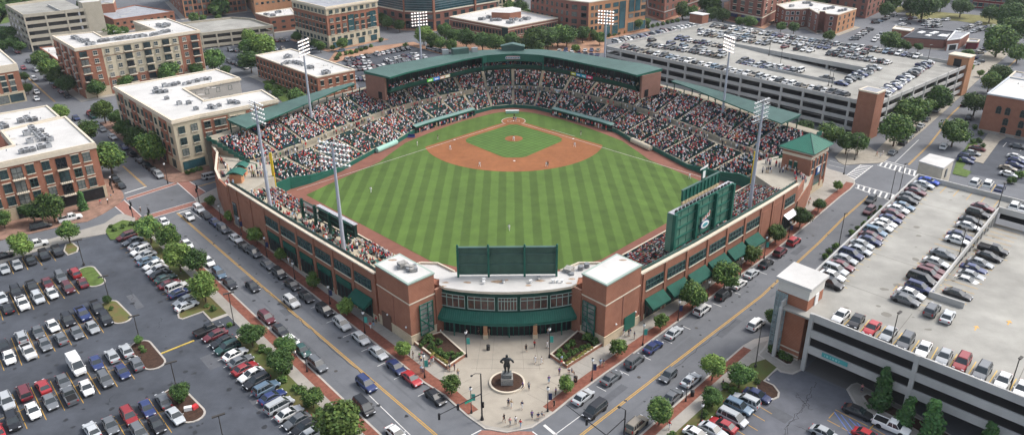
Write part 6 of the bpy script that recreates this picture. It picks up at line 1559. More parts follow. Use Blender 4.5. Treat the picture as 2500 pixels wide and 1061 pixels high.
for _ in range(46):
    p_ = C2+g2l*rs_.uniform(4, 82)+g2f*rs_.uniform(3, 22); r_ = rs_.uniform(.25,.9); k_ = rs_.uniform(.4,1); b.poly([(p_.x+r_*math.cos(i*.7854)*rs_.uniform(.7,1.2), p_.y+r_*k_*math.sin(i*.7854)*rs_.uniform(.7,1.2)) for i in range(8)], DK2+.008)
stuff(b.build('deck_stains', mat('deck_stain', (.19,.18,.155), .85), G2))
b = MB()
for (x_, y_) in ((2463,787),(2383,800)):
    p_ = V2(P(x_, y_, DK2)); n = g2l*.14; f_ = Vector((g2l.y,-g2l.x,0))
    b.add([Vector((q_.x,q_.y,DK2+.014)) for q_ in (p_-g2l*.9-f_*.12, p_+g2l*.2-f_*.12, p_+g2l*.2-f_*.5, p_+g2l*1.0, p_+g2l*.2+f_*.5, p_+g2l*.2+f_*.12, p_-g2l*.9+f_*.12)], [tuple(range(7))])
b.build('arrow', mat('arrow_orange', (.6,.36,.12), .8), G2)
b = MB()
for s_ in np.arange(8, GL-4, 9.0): p_, q_ = gp_(s_, .5), gp_(s_, vA-.5); n = gu*.05; b.add([r_+Vector((0,0,DK+.008)) for r_ in (p_-n, p_+n, q_+n, q_-n)], [(0,1,2,3)])
for v_ in (8.5, vA-8.5, vB+8.5, vB+17): p_, q_ = gp_(1, v_), gp_(GL-1, v_); n = gv*.05; b.add([r_+Vector((0,0,DK+.009)) for r_ in (p_-n, p_+n, q_+n, q_-n)], [(0,1,2,3)])
b.build('deck_joints', MATS['joint_dark'], G)
b = MB(); c0 = C2+g2f*8.5; c1 = c0+g2f*4.5; d_ = Vector((g2f.y,-g2f.x,0)); d_ = d_ if d_.y < 0 else -d_
b.bar(c0+d_*.3, c1+d_*.3, .1, .8, 4.5); sg2 = b.build('clearance_sign', mat('teal_sign', (.08,.35,.35), .6), G2)
b = MB(); [b.box((*(lerp(c0,c1,f_)+d_*.38).to_tuple()[:2],4.9), (w_,.05,.3), az(g2f)) for f_, w_ in ((.12,.1),(.22,.3),(.34,.12),(.45,.25),(.57,.3),(.68,.12))]; b.build('sign_marks', mat('pale_teal', (.3,.6,.58), .6), G2)
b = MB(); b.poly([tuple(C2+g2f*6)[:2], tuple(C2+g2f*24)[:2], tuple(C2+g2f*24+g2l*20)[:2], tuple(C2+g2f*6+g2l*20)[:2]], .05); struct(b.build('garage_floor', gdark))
# its stair tower
zt_ = 15.0
tr = [V2(P(x,y,zt_+.3)) for x, y in [(1895.7,673),(1939,637.3),(2025.7,670.4),(1982.4,706.1)]]
ST = thing('stair_tower', 'brick and glass stair tower with flat white roof at the corner of the near garage', 'tower', V2(sum(tr, Vector())/4))
tb = offset_poly(tr, -.45); b = MB(); b.prism(tb, 0, zt_-2.4); b.build('brick_wall', brick('garage_brick', (.3,.11,.06), (.36,.14,.08), (.36,.24,.18)), ST)
b = MB(); b.prism(offset_poly(tr,-.4), zt_-2.4, zt_-.3); b.build('upper_wall', mat('pale_render', (.62,.6,.55), .9, var=.06), ST)
b = MB(); b.prism(tr, zt_-.3, zt_+.25, 0); b.build('roof', roofw, ST)
nearp = min(tb, key=lambda p: p.y); leftp = min(tb, key=lambda p: p.x); dd = (nearp-leftp); nn = Vector((dd.y,-dd.x,0)).normalized(); cen = V2(sum(tb, Vector())/4); nn = nn if (leftp+nn-cen).length > (leftp-nn-cen).length else -nn
b = MB(); b.bar(leftp+nn*.12-dd.normalized()*.1, leftp+dd*.36+nn*.12, .3, zt_-3.2, .6); b.build('stair_glazing', mat('stair_glass', (.1,.13,.14), .15, col2=(.35,.4,.4), scale=.7, spec=.6), ST)
b = MB()
for i in range(9): b.bar(leftp+nn*.3, leftp+dd*.36+nn*.3, .1, .1, .8+i*1.4)
for u in (0,.12,.24,.36): c = leftp+dd*u+nn*.3; b.box((c.x,c.y,6.5), (.1,.1,12), 0)
b.build('glazing_frame', mat('teal_grey_frame', (.25,.33,.34), .5), ST)
b = MB()
for z in (.8,1.8): b.bar(leftp+dd*.36+nn*.08, nearp+nn*.08, .2, .2, z)
b.bar(leftp+nn*.05, nearp+nn*.05, .2, .5, .0); b.build('stone_band', trim, ST)
rp = max(tb, key=lambda p: p.x); c = nearp.lerp(rp, .55); d2 = (rp-nearp).normalized(); n2_ = Vector((d2.y,-d2.x,0)); c = c+n2_*.1
b = MB(); b.box((c.x,c.y,DK2+1.1), (1.3,.15,2.2), az(d2)); b.build('door', whitem, ST)
# hut on the far corner of the near garage deck
hz = 13.6
hp = [V2(P(x,y,hz)) for x, y in [(2244,394.6),(2270,376.8),(2328.5,390.5),(2303,411.4)]]
HT2 = thing('service_hut', 'small cream hut with white roof on the far corner of the near garage', 'hut', V2(sum(hp, Vector())/4)+Vector((0,0,DK2)))
b = MB(); b.prism(hp, DK2-3, hz-.15); b.build('wall', mat('hut_wall', (.5,.46,.38), .9, var=.08), HT2); b = MB(); b.prism(offset_poly(hp,.12), hz-.15, hz+.2); b.build('roof', roofw, HT2)
nearp = min(hp, key=lambda p: p.y); rp = max(hp, key=lambda p: p.x); c = nearp.lerp(rp,.4); b = MB(); b.box((c.x,c.y-.1,DK2+1.1),(1.0,.3,2.1), az(rp-nearp)); b.build('door', greym, HT2)
# top left garage
h3 = 17.6
g3 = [V2(P(x,y,h3)) for x, y in [(57,36),(14,11),(150,-8),(208,20)]]
G3 = thing('parking_garage', 'tall beige five level parking garage at the top left corner', 'parking garage', V2(sum(g3, Vector())/4))
b = MB(); b.prism(g3, h3-1.4, h3-1.1); b.build('roof_deck', gdeck, G3)
b = MB(); zs = [h3-1.5-3.3*i for i in range(5)]; facade_bands(b, g3[0], g3[3], zs, 3, hb=1.5, ztop=h3); facade_bands(b, g3[0], g3[1], zs, 5, hb=1.5, ztop=h3); facade_bands(b, g3[1], g3[2], zs[:1], 3, hb=1.5, ztop=h3); b.build('spandrels', mat('beige_concrete', (.42,.38,.3), .9, var=.08, scale=.3), G3)
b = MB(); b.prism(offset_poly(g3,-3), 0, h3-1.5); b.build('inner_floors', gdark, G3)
tq = [g3[3]-(g3[3]-g3[0]).normalized()*1.0, g3[3]+(g3[3]-g3[0]).normalized()*7.5]; nb_ = (g3[1]-g3[0]).normalized()
b = MB(); b.prism([tq[0], tq[1], tq[1]+nb_*8, tq[0]+nb_*8], 0, h3+2.6, 0, top=1); b.build('stair_tower', [MATS['beige_concrete'], roofw], G3)
b = MB(); c = (g3[0]+g3[3])/2; b.bar(lerp(g3[0],g3[3],.6), lerp(g3[0],g3[3],.6)+nb_*26, .3, 1.1, h3-1.1); b.build('ramp_wall', gconc, G3)
# middle garage
h4 = 7.6
g4 = [V2(P(x,y,h4)) for x, y in [(665,62),(455,85),(420,58),(565,42),(612,45)]]
G4 = thing('parking_garage', 'low beige three level garage with bare roof deck behind the six storey block', 'parking garage', V2(sum(g4, Vector())/5))
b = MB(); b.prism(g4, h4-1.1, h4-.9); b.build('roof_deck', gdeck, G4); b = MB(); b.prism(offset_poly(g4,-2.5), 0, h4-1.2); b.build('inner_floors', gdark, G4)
b = MB(); facade_bands(b, g4[0], g4[1], (h4-1.2,h4-4.1,h4-7.0), 6, hb=1.3, ztop=h4+.2); facade_bands(b, g4[1], g4[2], (h4-1.2,h4-4.1), 3, hb=1.3); facade_bands(b, g4[0], g4[4], (h4-1.2,h4-4.1), 3, hb=1.3); facade_bands(b, g4[3], g4[4], (h4-1.2,), 2, hb=1.3); facade_bands(b, g4[2], g4[3], (h4-1.2,), 3, hb=1.3); b.build('spandrels', MATS['beige_concrete'], G4)
# ---------------------------------------------------------------- vehicles
PAINT = {'w': ('white', (.72,.72,.70)), 's': ('silver', (.4,.42,.43)), 'g': ('grey', (.13,.14,.15)), 'k': ('black', (.012,.013,.016)), 'b': ('navy blue', (.02,.035,.12)), 'B': ('bright blue', (.02,.07,.4)), 'r': ('red', (.34,.025,.03)), 'm': ('maroon', (.12,.018,.025)), 'G': ('dark green', (.02,.08,.07)), 't': ('tan', (.3,.26,.2)), 'l': ('steel blue', (.12,.19,.26))}
def paint(k):
    n, c = PAINT[k]; m = mat('paint_'+n.replace(' ', '_'), c, .32, spec=.5); nn_ = m.node_tree; b = nn_.nodes['Principled BSDF']
    if not b.inputs['Base Color'].links:
        b.inputs['Coat Weight'].default_value = .4; oi = nn_.nodes.new('ShaderNodeObjectInfo'); mr = nn_.nodes.new('ShaderNodeMapRange'); mr.inputs['To Min'].default_value = .72; mr.inputs['To Max'].default_value = 1.18; nn_.links.new(oi.outputs['Random'], mr.inputs['Value'])
        v = nn_.nodes.new('ShaderNodeVectorMath'); v.operation = 'SCALE'; v.inputs[0].default_value = c; nn_.links.new(mr.outputs[0], v.inputs['Scale']); nn_.links.new(v.outputs[0], b.inputs['Base Color'])
    return m
carglass = mat('car_glass', (.02,.028,.032), .08, spec=.8); tyre = mat('tyre', (.015,.015,.016), .9); rim = mat('wheel_rim', (.35,.35,.36), .35, metal=.7)
headm = mat('headlamp', (.7,.72,.75), .2); tailm = mat('tail_lamp', (.4,.02,.02), .3)
TYPES = {'s': ('sedan', 4.7, 1.82, 1.45, .95, (-1.85,-1.15,.2,1.05), .70, .88), 'u': ('suv', 4.7, 1.9, 1.74, 1.06, (-2.25,-1.95,.35,1.15), .82, .98), 'p': ('pickup truck', 5.5, 1.95, 1.82, 1.12, (-.55,-.35,.75,1.45), .9, 1.0), 'v': ('minivan', 5.0, 1.95, 1.76, 1.0, (-2.4,-2.2,.75,1.7), .75, .9), 'V': ('cargo van', 5.7, 2.05, 2.5, 1.35, (-2.8,-2.78,1.25,2.1), .95, 1.1), 'h': ('hatchback', 4.1, 1.76, 1.5, .95, (-1.95,-1.55,.2,1.05), .75, .88)}
def car_mbs(k):
    _, L, W, H, belt, (xr, r0, r1, xf), nose, hood = TYPES[k]; hw = W/2
    body = MB()
    if k == 'p': stn = [(-L/2,.95,.94),(-L/2+.1,belt-.02,.98),(xr,belt,1),(xf,belt-.02,1),(xf+.3,hood+.02,1),(L/2-.35,hood-.06,.97),(L/2-.05,nose-.05,.9),(L/2,.55,.86)]
    elif k in 'uvVh': stn = [(-L/2,.75,.92),(-L/2+.06,belt-.08,.96),(xr,belt,.98),(xr+.6,belt,1),(xf,belt-.02,1),(xf+.25,hood+.02,.99),(L/2-.35,hood-.1,.95),(L/2-.06,nose-.05,.86),(L/2,.5,.8)]
    else: stn = [(-L/2,.7,.88),(-L/2+.08,belt-.08,.93),(xr,belt,.97),(-.5,belt,1),(xf,belt-.03,1),(xf+.3,hood+.02,.98),(L/2-.4,hood-.1,.94),(L/2-.08,nose-.08,.84),(L/2,.48,.78)]
    vs = []
    for x, zt, f in stn:
        w = hw*f; zb = .28 if abs(x) < L/2-.2 else .34
        vs += [(x,-w*.94,zb),(x,-w,zb+.22),(x,-w*.985,zt-.12),(x,-w*.88,zt),(x,w*.88,zt),(x,w*.985,zt-.12),(x,w,zb+.22),(x,w*.94,zb)]
    n = len(stn); fs = [(i*8+j,i*8+j+1,(i+1)*8+j+1,(i+1)*8+j) for i in range(n-1) for j in range(7)] + [tuple(range(8))[::-1], tuple(range((n-1)*8,n*8))] + [(i*8, (i+1)*8, (i+1)*8+7, i*8+7) for i in range(n-1)]
    body.add(vs, fs, 0)
    if k == 'p':
        body.box(((-L/2+xr)/2,0,belt+.006), (xr+L/2-.25, W*.78,.01), 0, 1)
        for y in (-1,1): body.box(((-L/2+xr)/2,y*(hw-.09),belt+.03), (xr+L/2-.1,.12,.07), 0, 0)
        body.box((-L/2+.08,0,belt+.0), (.1,W*.88,.1), 0, 0)
    # glasshouse
    gl = MB(); wb = hw*.9; wr = hw*.74
    def frus(o, a, b, c, d, z0, z1, w0, w1, mi=0):
        o.add([(a,-w0,z0),(d,-w0,z0),(d,w0,z0),(a,w0,z0),(b,-w1,z1),(c,-w1,z1),(c,w1,z1),(b,w1,z1)], [(0,1,5,4),(1,2,6,5),(2,3,7,6),(3,0,4,7),(4,5,6,7)], mi)
    frus(gl, xr, r0, r1, xf, belt-.03, H-.06, wb, wr)
    if k == 'V':
        frus(body, xr-.02, r0-.02, .6, .75, belt-.02, H-.02, wb+.05, wr+.12)
    e = .06
    frus(body, r0-.05, r0+.02, r1-.04, r1+.06, H-.1, H, wr+.02, wr-.08)
    t = .035
    for y in (-1,1):
        body.tube((xf-.02,y*wb,belt-.02),(r1,y*wr,H-.06), t, n=4); body.tube((xr+.02,y*wb,belt-.02),(r0,y*wr,H-.06), t*1.6, n=4)
        xm = (r0+r1)/2; body.tube((xm+.1,y*(wb+.0),belt-.02),(xm,y*(wr+.01),H-.06), t, n=4)
        if k in 'uv': body.tube((xr+.75,y*wb,belt-.02),(r0+.65,y*wr,H-.06), t*1.6, n=4); body.tube((r0+.1,y*(wr-.06),H+.05),(r1-.1,y*(wr-.06),H+.05), .025, n=4, mi=1)
        body.box((xf-.15,y*(hw+.06),belt+.05), (.14,.16,.12), 0, 0)
    body.box((0,0,.3), (L*.9,W*.9,.12), 0, 1); body.box((L/2-.02,0,.42), (.08,W*.5,.16), 0, 1)
    wh = MB(); r = .33 if k in 'sh' else .37; wh.tube((0,-.11,0),(0,.11,0), r, n=14, mi=0); wh.tube((0,-.12,0),(0,.12,0), r*.6, n=10, mi=1)
    hd = MB(); hd.box((0,0,0), (.12,.36,.14)); tl = MB(); tl.box((0,0,0), (.1,.3,.2) if k != 'u' else (.1,.2,.4))
    wx = (L*.31, -L*.3); pos = dict(wheel=[(x,y*(hw-.1),r) for x in wx for y in (-1,1)], headlight=[(L/2-.08,y*hw*.66,nose-.1) for y in (-1,1)], tail_light=[(-L/2+.01,y*hw*.72,belt-.22) for y in (-1,1)])
    arch = MB()
    for x, y, z in pos['wheel']: body.tube((x,y*1.0-math.copysign(.02,y),z),(x,y+math.copysign(.125,y)-.0,z), r+.06, n=14, mi=1)
    allm = MB(); allm.use(body)
    def rem(o, mp): q = MB(); q.v = o.v; q.f = o.f; q.m = [mp[i] for i in o.m]; return q
    allm.use(rem(gl, {0:2}))
    for p in pos['wheel']: allm.use(rem(wh, {0:1,1:3}), p)
    for p in pos['headlight']: allm.use(rem(hd, {0:4}), p)
    for p in pos['tail_light']: allm.use(rem(tl, {0:5}), p)
    return dict(body=body, windows=gl, wheel=wh, headlight=hd, tail_light=tl, pos=pos, all=allm)
CM = {k: car_mbs(k) for k in TYPES}; CME = {}
for k, d in CM.items():
    CME[k] = dict(body=d['body'].mesh('body', [paint('w'), tyre]), windows=d['windows'].mesh('windows', carglass), wheel=d['wheel'].mesh('wheel', [tyre, rim]), headlight=d['headlight'].mesh('headlight', headm), tail_light=d['tail_light'].mesh('tail_light', tailm))
CARS = []
def addcar(p, col, ty, a, desc, group, i):
    ty = ty or 's'
    CARS.append((p, col, ty, a, desc, group, i))
def cars(desc, group, items, T, a, z=0, flip=0):
    "items: (x, y, 'colour+type') in crop coordinates"
    for i, (x, y, ct) in enumerate(items):
        px, py = T(x, y); ty = ct[1] if len(ct) > 1 else 's'; p = P(px, py, z+.55); p += Vector((random.uniform(-.12,.12), random.uniform(-.12,.12), 0)); p.z = z+.012
        aa = a + (math.pi if (flip == 1 or (flip == 2 and random.random() < .4)) else 0) + random.uniform(-.045,.045)
        if z == 0: p.z = .012
        addcar(p, ct[0], ty, aa, f'{{}} from the {desc}', group, i)
LOT = 'cars in the dark left parking lot'; aS = az(SD); aU1 = R(130.6); aU2 = R(47.5)
cars('left, top row of the dark left lot', LOT, [(20,268,'s'),(82,247,'s'),(148,226,'k'),(212,203,'ku'),(275,184,'ku')], T5, aS)
cars('left, far side of second row, dark lot', LOT, [(10,405,'s'),(80,378,'ku'),(157,355,'kp'),(225,335,'m'),(290,308,'gu'),(357,288,'ru')], T5, aS, 0, 2)
cars('left, near side of second row, dark lot', LOT, [(35,455,'k'),(112,432,'wp'),(182,405,'su'),(252,383,'w'),(326,358,'mu'),(395,333,'m')], T5, aS, 0, 2)
cars('left, far side of third row, dark lot', LOT, [(22,635,'k'),(105,592,'su'),(180,570,'g'),(254,540,'w'),(328,513,'ku'),(398,482,'bp'),(467,452,'kp')], T5, aS, 0, 2)
cars('left, near side of third row, dark lot', LOT, [(48,688,'w'),(133,665,'wp'),(215,627,'g'),(288,600,'g'),(366,573,'g'),(439,547,'s'),(507,507,'ku')], T5, aS, 0, 2)
cars('left, far side of fourth row, dark lot', LOT, [(118,857,'mv'),(205,830,'r'),(302,805,'g'),(368,735,'wV'),(460,717,'b'),(535,683,'s'),(608,655,'s')], T5, aS, 0, 2)
cars('left, near side of fourth row, dark lot', LOT, [(35,905,'su'),(155,945,'w'),(240,900,'g'),(335,875,'gp'),(417,835,'w'),(502,797,'gu'),(588,757,'b'),(655,720,'g')], T5, aS, 0, 2)
cars('left, far side of nearest row, dark lot', LOT, [(-10,1040,'r'),(62,1000,'ku'),(435,1040,'s'),(530,1015,'g'),(617,975,'ru'),(700,935,'b'),(782,895,'g')], T5, aS, 0, 2)
cars('left, near side of nearest row, dark lot', LOT, [(670,1052,'gu'),(752,1010,'k'),(838,970,'s')], T5, aS, 0, 2)
cars('top, far column beside the verge, dark lot', LOT, [(605,112,'mu'),(635,135,'g'),(662,157,'w'),(675,180,'wu'),(695,203,'s'),(710,228,'l'),(737,247,'w'),(752,272,'w'),(770,292,'k'),(795,312,'G'),(812,338,'m'),(845,355,'wu'),(862,382,'b'),(885,418,'s'),(898,442,'w')], T5, aU2, 0, 2)
cars('top, near column beside the verge, dark lot', LOT, [(998,558,'kp'),(1030,585,'m'),(1065,615,'k'),(1090,645,'Gu'),(1125,675,'w'),(1150,708,'g'),(1175,742,'r'),(1205,772,'w'),(1230,805,'ku')], T5, aU2, 0, 2)
cars('top, bottom edge column beside the verge', LOT, [(97,838,'lu'),(130,880,'b'),(165,920,'sv'),(205,958,'w'),(243,995,'g'),(280,1025,'k'),(318,1056,'s')], T6, aU2, 0, 2)
SG = 'cars parked along the left street'; T2b = crop(400,400,4.16)
cars('far junction, parked below the left brick wing', SG, [(360,460,'wu'),(430,520,'k'),(515,595,'b'),(605,662,'gu'),(728,755,'w'),(818,842,'k'),(915,905,'gu'),(1052,1020,'g')], T2b, aU1, 0, 1)
cars('top, left street kerb near the entrance block', SG, [(160,290,'ku'),(225,345,'k'),(292,400,'k'),(380,465,'ku'),(465,530,'wu'),(550,598,'w'),(637,668,'s'),(718,735,'b'),(798,790,'r'),(907,880,'k')], T6, aU1, 0, 1)
cars('far junction, verge side of left street', SG, [(10,590,'w'),(235,815,'w'),(450,990,'w')], T2b, aU1, 0, 1)
cars('top, kerb group by the lot entrance', SG, [(1047-1176,292,'lu'),(1100-1176,338,'k'),(103,500,'mu'),(165,560,'k'),(222,612,'w'),(272,655,'G'),(345,725,'gu')], T6, aU1, 0, 1)
cars('top, driving near the far junction', 'cars driving on the left street', [(255-832*0-0,535,'w')], T2b, aU1, 0, 1)
cars('top, driving on the left street', 'cars driving on the left street', [(35,350,'k'),(218,425,'wu'),(575,818,'bu'),(568,927,'kv'),(720,1058,'w')], T6, aU1, 0, 1)
T7 = crop(1240,520,1.961); TR4 = crop(1600,400,4.08)
cars('plaza corner, ballpark side of right street', 'cars parked along the right street', [(363,877,'s'),(498,787,'g'),(603,707,'gu'),(697,640,'b'),(792,570,'s'),(932,462,'wu'),(1035,392,'ku'),(1107,338,'w'),(1167,290,'s'),(1235,240,'k')], T7, aU2)
cars('bottom, kerb beyond the green awnings', 'cars parked along the right street', [(1245,880,'mu'),(1375,770,'ru')], TR4, aU2)
cars('bottom, driving on the right street', 'cars driving on the right street', [(415,940,'kv'),(767,775,'gh')], T7, aU2, 0, 1)
cars('bottom, garage side of right street', 'cars parked along the right street', [(615,1010,'tu'),(790,875,'g'),(878,797,'s'),(1187,530,'wu')], T7, aU2)
T86 = crop(1860,300,4.42)
cars('ladder crossing by the near garage', 'cars waiting at the upper junction', [(1172,830,'ku'),(1158,950,'mu')], T86, aU2, 0, 1)
T3b = crop(2060,140,4.082); aU3 = R(50)
cars('junction, big garage side, upper street', 'cars parked on the upper street', [(485,945,'g'),(592,850,'ku'),(660,785,'s'),(715,725,'k'),(770,680,'s'),(830,620,'g'),(925,525,'su'),(985,480,'k'),(1020,450,'g'),(1068,410,'s'),(1145,290,'k')], T3b, aU3)
cars('top, right side of upper street', 'cars parked on the upper street', [(1200,470,'k'),(1255,600,'ku'),(1215,665,'k'),(1000,890,'wu')], T3b, aU3)
T61 = crop(2080,0,5.952)
cars('top, far up the upper street', 'cars parked on the upper street', [(2400,620,'s'),(2250,740,'s')], T61, aU3)
T23 = crop(2300,340,4.08)
cars('top, left row of right edge lot', 'cars in the right edge lot', [(350,95,'m'),(305,140,'s'),(245,180,'bu'),(235,215,'b')], T23, R(-45))
cars('top, right row of right edge lot', 'cars in the right edge lot', [(750,70,'g'),(740,175,'w'),(740,215,'b'),(720,255,'b'),(655,290,'t'),(670,350,'w')], T23, R(-45))
# near garage deck
T19 = crop(1980,400,3.537); T8 = crop(1860,520,1.961); aF = az(g2f); aL = az(g2l); ND = 'cars on the near garage roof'
cars('hut, street parapet of near garage roof', ND, [(1015,150,'B'),(970,180,'s'),(905,205,'k'),(900,242,'m'),(860,280,'g'),(835,315,'k'),(805,365,'l'),(755,392,'w'),(715,432,'m'),(685,475,'b'),(648,512,'w'),(605,545,'w'),(555,590,'lu'),(520,625,'m'),(505,665,'b'),(440,695,'s'),(415,745,'s'),(350,785,'bu'),(300,825,'s'),(265,880,'m'),(215,918,'su'),(190,965,'w'),(165,1030,'ku')], T19, aF, DK2)
cars('top, middle column, near garage roof', ND, [(1480,375,'m'),(1440,430,'ku'),(1380,495,'k'),(1355,540,'w'),(1290,620,'b'),(1260,660,'w'),(1145,780,'g'),(1085,850,'w'),(1045,910,'m'),(1010,955,'mu'),(950,990,'kv')], T19, aF, DK2)
cars('top, lower middle column, near garage roof', ND, [(750,358,'bu'),(713,388,'w'),(690,415,'g')], T8, aF, DK2)
cars('top, ramp bay of near garage roof', ND, [(1565,740,'kp'),(1540,800,'k'),(1460,860,'s'),(1400,905,'b'),(1385,960,'s'),(1350,1015,'w')], T19, aF, DK2-1.6)
cars('bottom, ramp bay of near garage roof', ND, [(935,388,'k')], T8, aF, DK2-.5)
cars('left, front parapet of near garage roof', ND, [(375,490,'w'),(453,515,'k'),(528,548,'r'),(605,578,'s'),(687,617,'gu'),(775,650,'w'),(870,685,'s'),(962,718,'ru'),(1053,760,'gu'),(1152,800,'w'),(1240,840,'w')], T8, aL, DK2, 1)
cars('left, pair by inner wall, near garage', ND, [(812,462,'gu'),(888,492,'s')], T8, aL, DK2)
cars('hut, back parapet of near garage roof', ND, [(1410,160,'wu'),(1525,175,'wu'),(1630,210,'b'),(1755,365,'wu'),(1830,390,'s')], T19, aL, DK2)
TLR = crop(1560,860,5)
cars('top, shrub side of lower right lot', 'cars in the lower right lot', [(1440,525,'b'),(1310,595,'su'),(1220,665,'lu'),(1135,795,'sv'),(1020,885,'r'),(900,950,'s'),(720,1000,'w')], TLR, R(-43), 0, 2)
T19b = crop(1900,860,4.167)
cars('left, by the near garage entrance pavement', 'cars in the lower right lot', [(810,600,'k'),(1160,755,'wp')], T19b, R(-42))
cars('left, bottom edge by blue hatched bay', 'cars in the lower right lot', [(480,828,'s'),(920,850,'r')], T19b, R(-42))
T39 = crop(0,250,3.9); AG = 'cars in the street between the two brick blocks'
cars('top, right kerb between the left blocks', AG, [(725,150,'b'),(915,200,'s'),(975,255,'g'),(1075,330,'w'),(1180,425,'b'),(1260,490,'k'),(1335,550,'k'),(1400,600,'k'),(1460,645,'k'),(1510,690,'su')], T39, aU1, 0, 1)
cars('top, left kerb between the left blocks', AG, [(1100,730,'k'),(1150,790,'k')], T39, aU1, 0, 1)
cars('left, junction behind the cream block', AG, [(860,110,'rp'),(885,130,'Gp')], T39, aU1)
T10 = crop(0,100,5.952); LG = 'cars on the street at the left edge'
cars('top, upper left street', LG, [(60,50,'s'),(130,50,'k'),(230,145,'s'),(255,162,'r'),(420,300,'kp'),(340,395,'r'),(500,555,'wu'),(535,745,'w'),(535,840,'w')], T10, aU1, 0, 1)
cars('top, under trees, upper left street', LG, [(530,430,'su'),(675,545,'k'),(770,610,'l'),(800,660,'m'),(890,735,'m'),(970,800,'k')], T10, aU1, 0, 1)
cars('left, cross street before the left block', 'cars in the cross street', [(15,205,'k'),(170,152,'wp'),(195,62,'kv'),(338,24,'wp')], T5, R(37))
cars('left, corner of the cream block', 'cars in the cross street', [(1012,845,'sv')], crop(0,0,1.964), R(37))
bm_ = MB()
for ds in {c[4] for c in CARS if 'near garage roof' in c[4]}:
    rw_ = [c for c in CARS if c[4] == ds]
    for c0_, c1_ in zip(rw_, rw_[1:]):
        if (c0_[0]-c1_[0]).length > 6: continue
        m_ = (c0_[0]+c1_[0])/2; d_ = Vector((math.cos(c0_[3]), math.sin(c0_[3]), 0)); n = Vector((-d_.y, d_.x, 0))*.07; z_ = DK2+.014 if 'ramp' not in ds else m_.z+.004
        bm_.add([Vector((q_.x,q_.y,z_)) for q_ in (m_-d_*3.1+n, m_+d_*3.1+n, m_+d_*3.1-n, m_-d_*3.1-n)], [(0,1,2,3)])
struct(bm_.build('deck_lines', mat('deck_yellow', (.62,.42,.12), .8)))
# procedural rows on the big garage deck and the distant lots
rc = random.Random(21)
def crow(desc, group, a_, b_, n, head, z=0, fill=.95, zf=None):
    pool = 'wwwwwwssssssgggkkkkbblmt'
    for i in range(n):
        if rc.random() > fill: continue
        f = i/(n-1); zz = z if zf is None else zf(f); p = V2(P(a_[0]+(b_[0]-a_[0])*f, a_[1]+(b_[1]-a_[1])*f, zz+.6)); p.z = zz+.01
        addcar(p, rc.choice(pool), rc.choice('sssuuhvp' if rc.random() < .9 else 's'), head+rc.uniform(-.03,.03)+(math.pi if rc.random() < .5 else 0), f'{{}} from the {desc}', group, i)
BG = 'cars on the big rooftop deck'
T28 = crop(1460,60,2.841); aV = az(gv); aU = az(gu)
def q28(x, y): return T28(x, y)
crow('left, front parapet of big rooftop deck', BG, q28(185,155), q28(1760,495), 36, aV, DK, .97)
crow('front, left parapet of big rooftop deck', BG, q28(130,120), q28(640,8), 21, aU, DK, .93)
crow('left, back parapet of big rooftop deck', BG, q28(800,8), q28(2215,220), 34, aV, DK, .97)
crow('left, far back line, big rooftop deck', BG, q28(720,42), q28(1850,195), 27, aV, DK, .93)
crow('left, near back line, big rooftop deck', BG, q28(720,62), q28(2010,262), 30, aV, DK, .9)
crow('left, far front line, big rooftop deck', BG, q28(375,108), q28(860,192), 12, aV, DK, .8)
crow('left, near front line, big rooftop deck', BG, q28(365,140), q28(860,212), 13, aV, DK, .97)
crow('left, short middle row, big rooftop deck', BG, q28(560,95), q28(860,148), 8, aV, DK, .9)
rz = lambda f: DK-.6-1.1*f
crow('left, far ramp line, big garage', BG, q28(1010,250), q28(1400,318), 10, aV, DK, .8, rz)
crow('left, near ramp line, big garage', BG, q28(985,262), q28(1350,335), 10, aV, DK, .95, rz)
crow('top, ramp wall column, big rooftop deck', BG, q28(1915,300), q28(1690,408), 8, aU, DK, 1)
crow('top, right parapet of big rooftop deck', BG, q28(2290,262), q28(1975,480), 19, aU, DK, .95)
crow('left, alone on the big garage ramp', BG, q28(1585,372), q28(1585,372.5), 2, aU, DK-2.2, .5)
FG = 'cars in the distant lots'
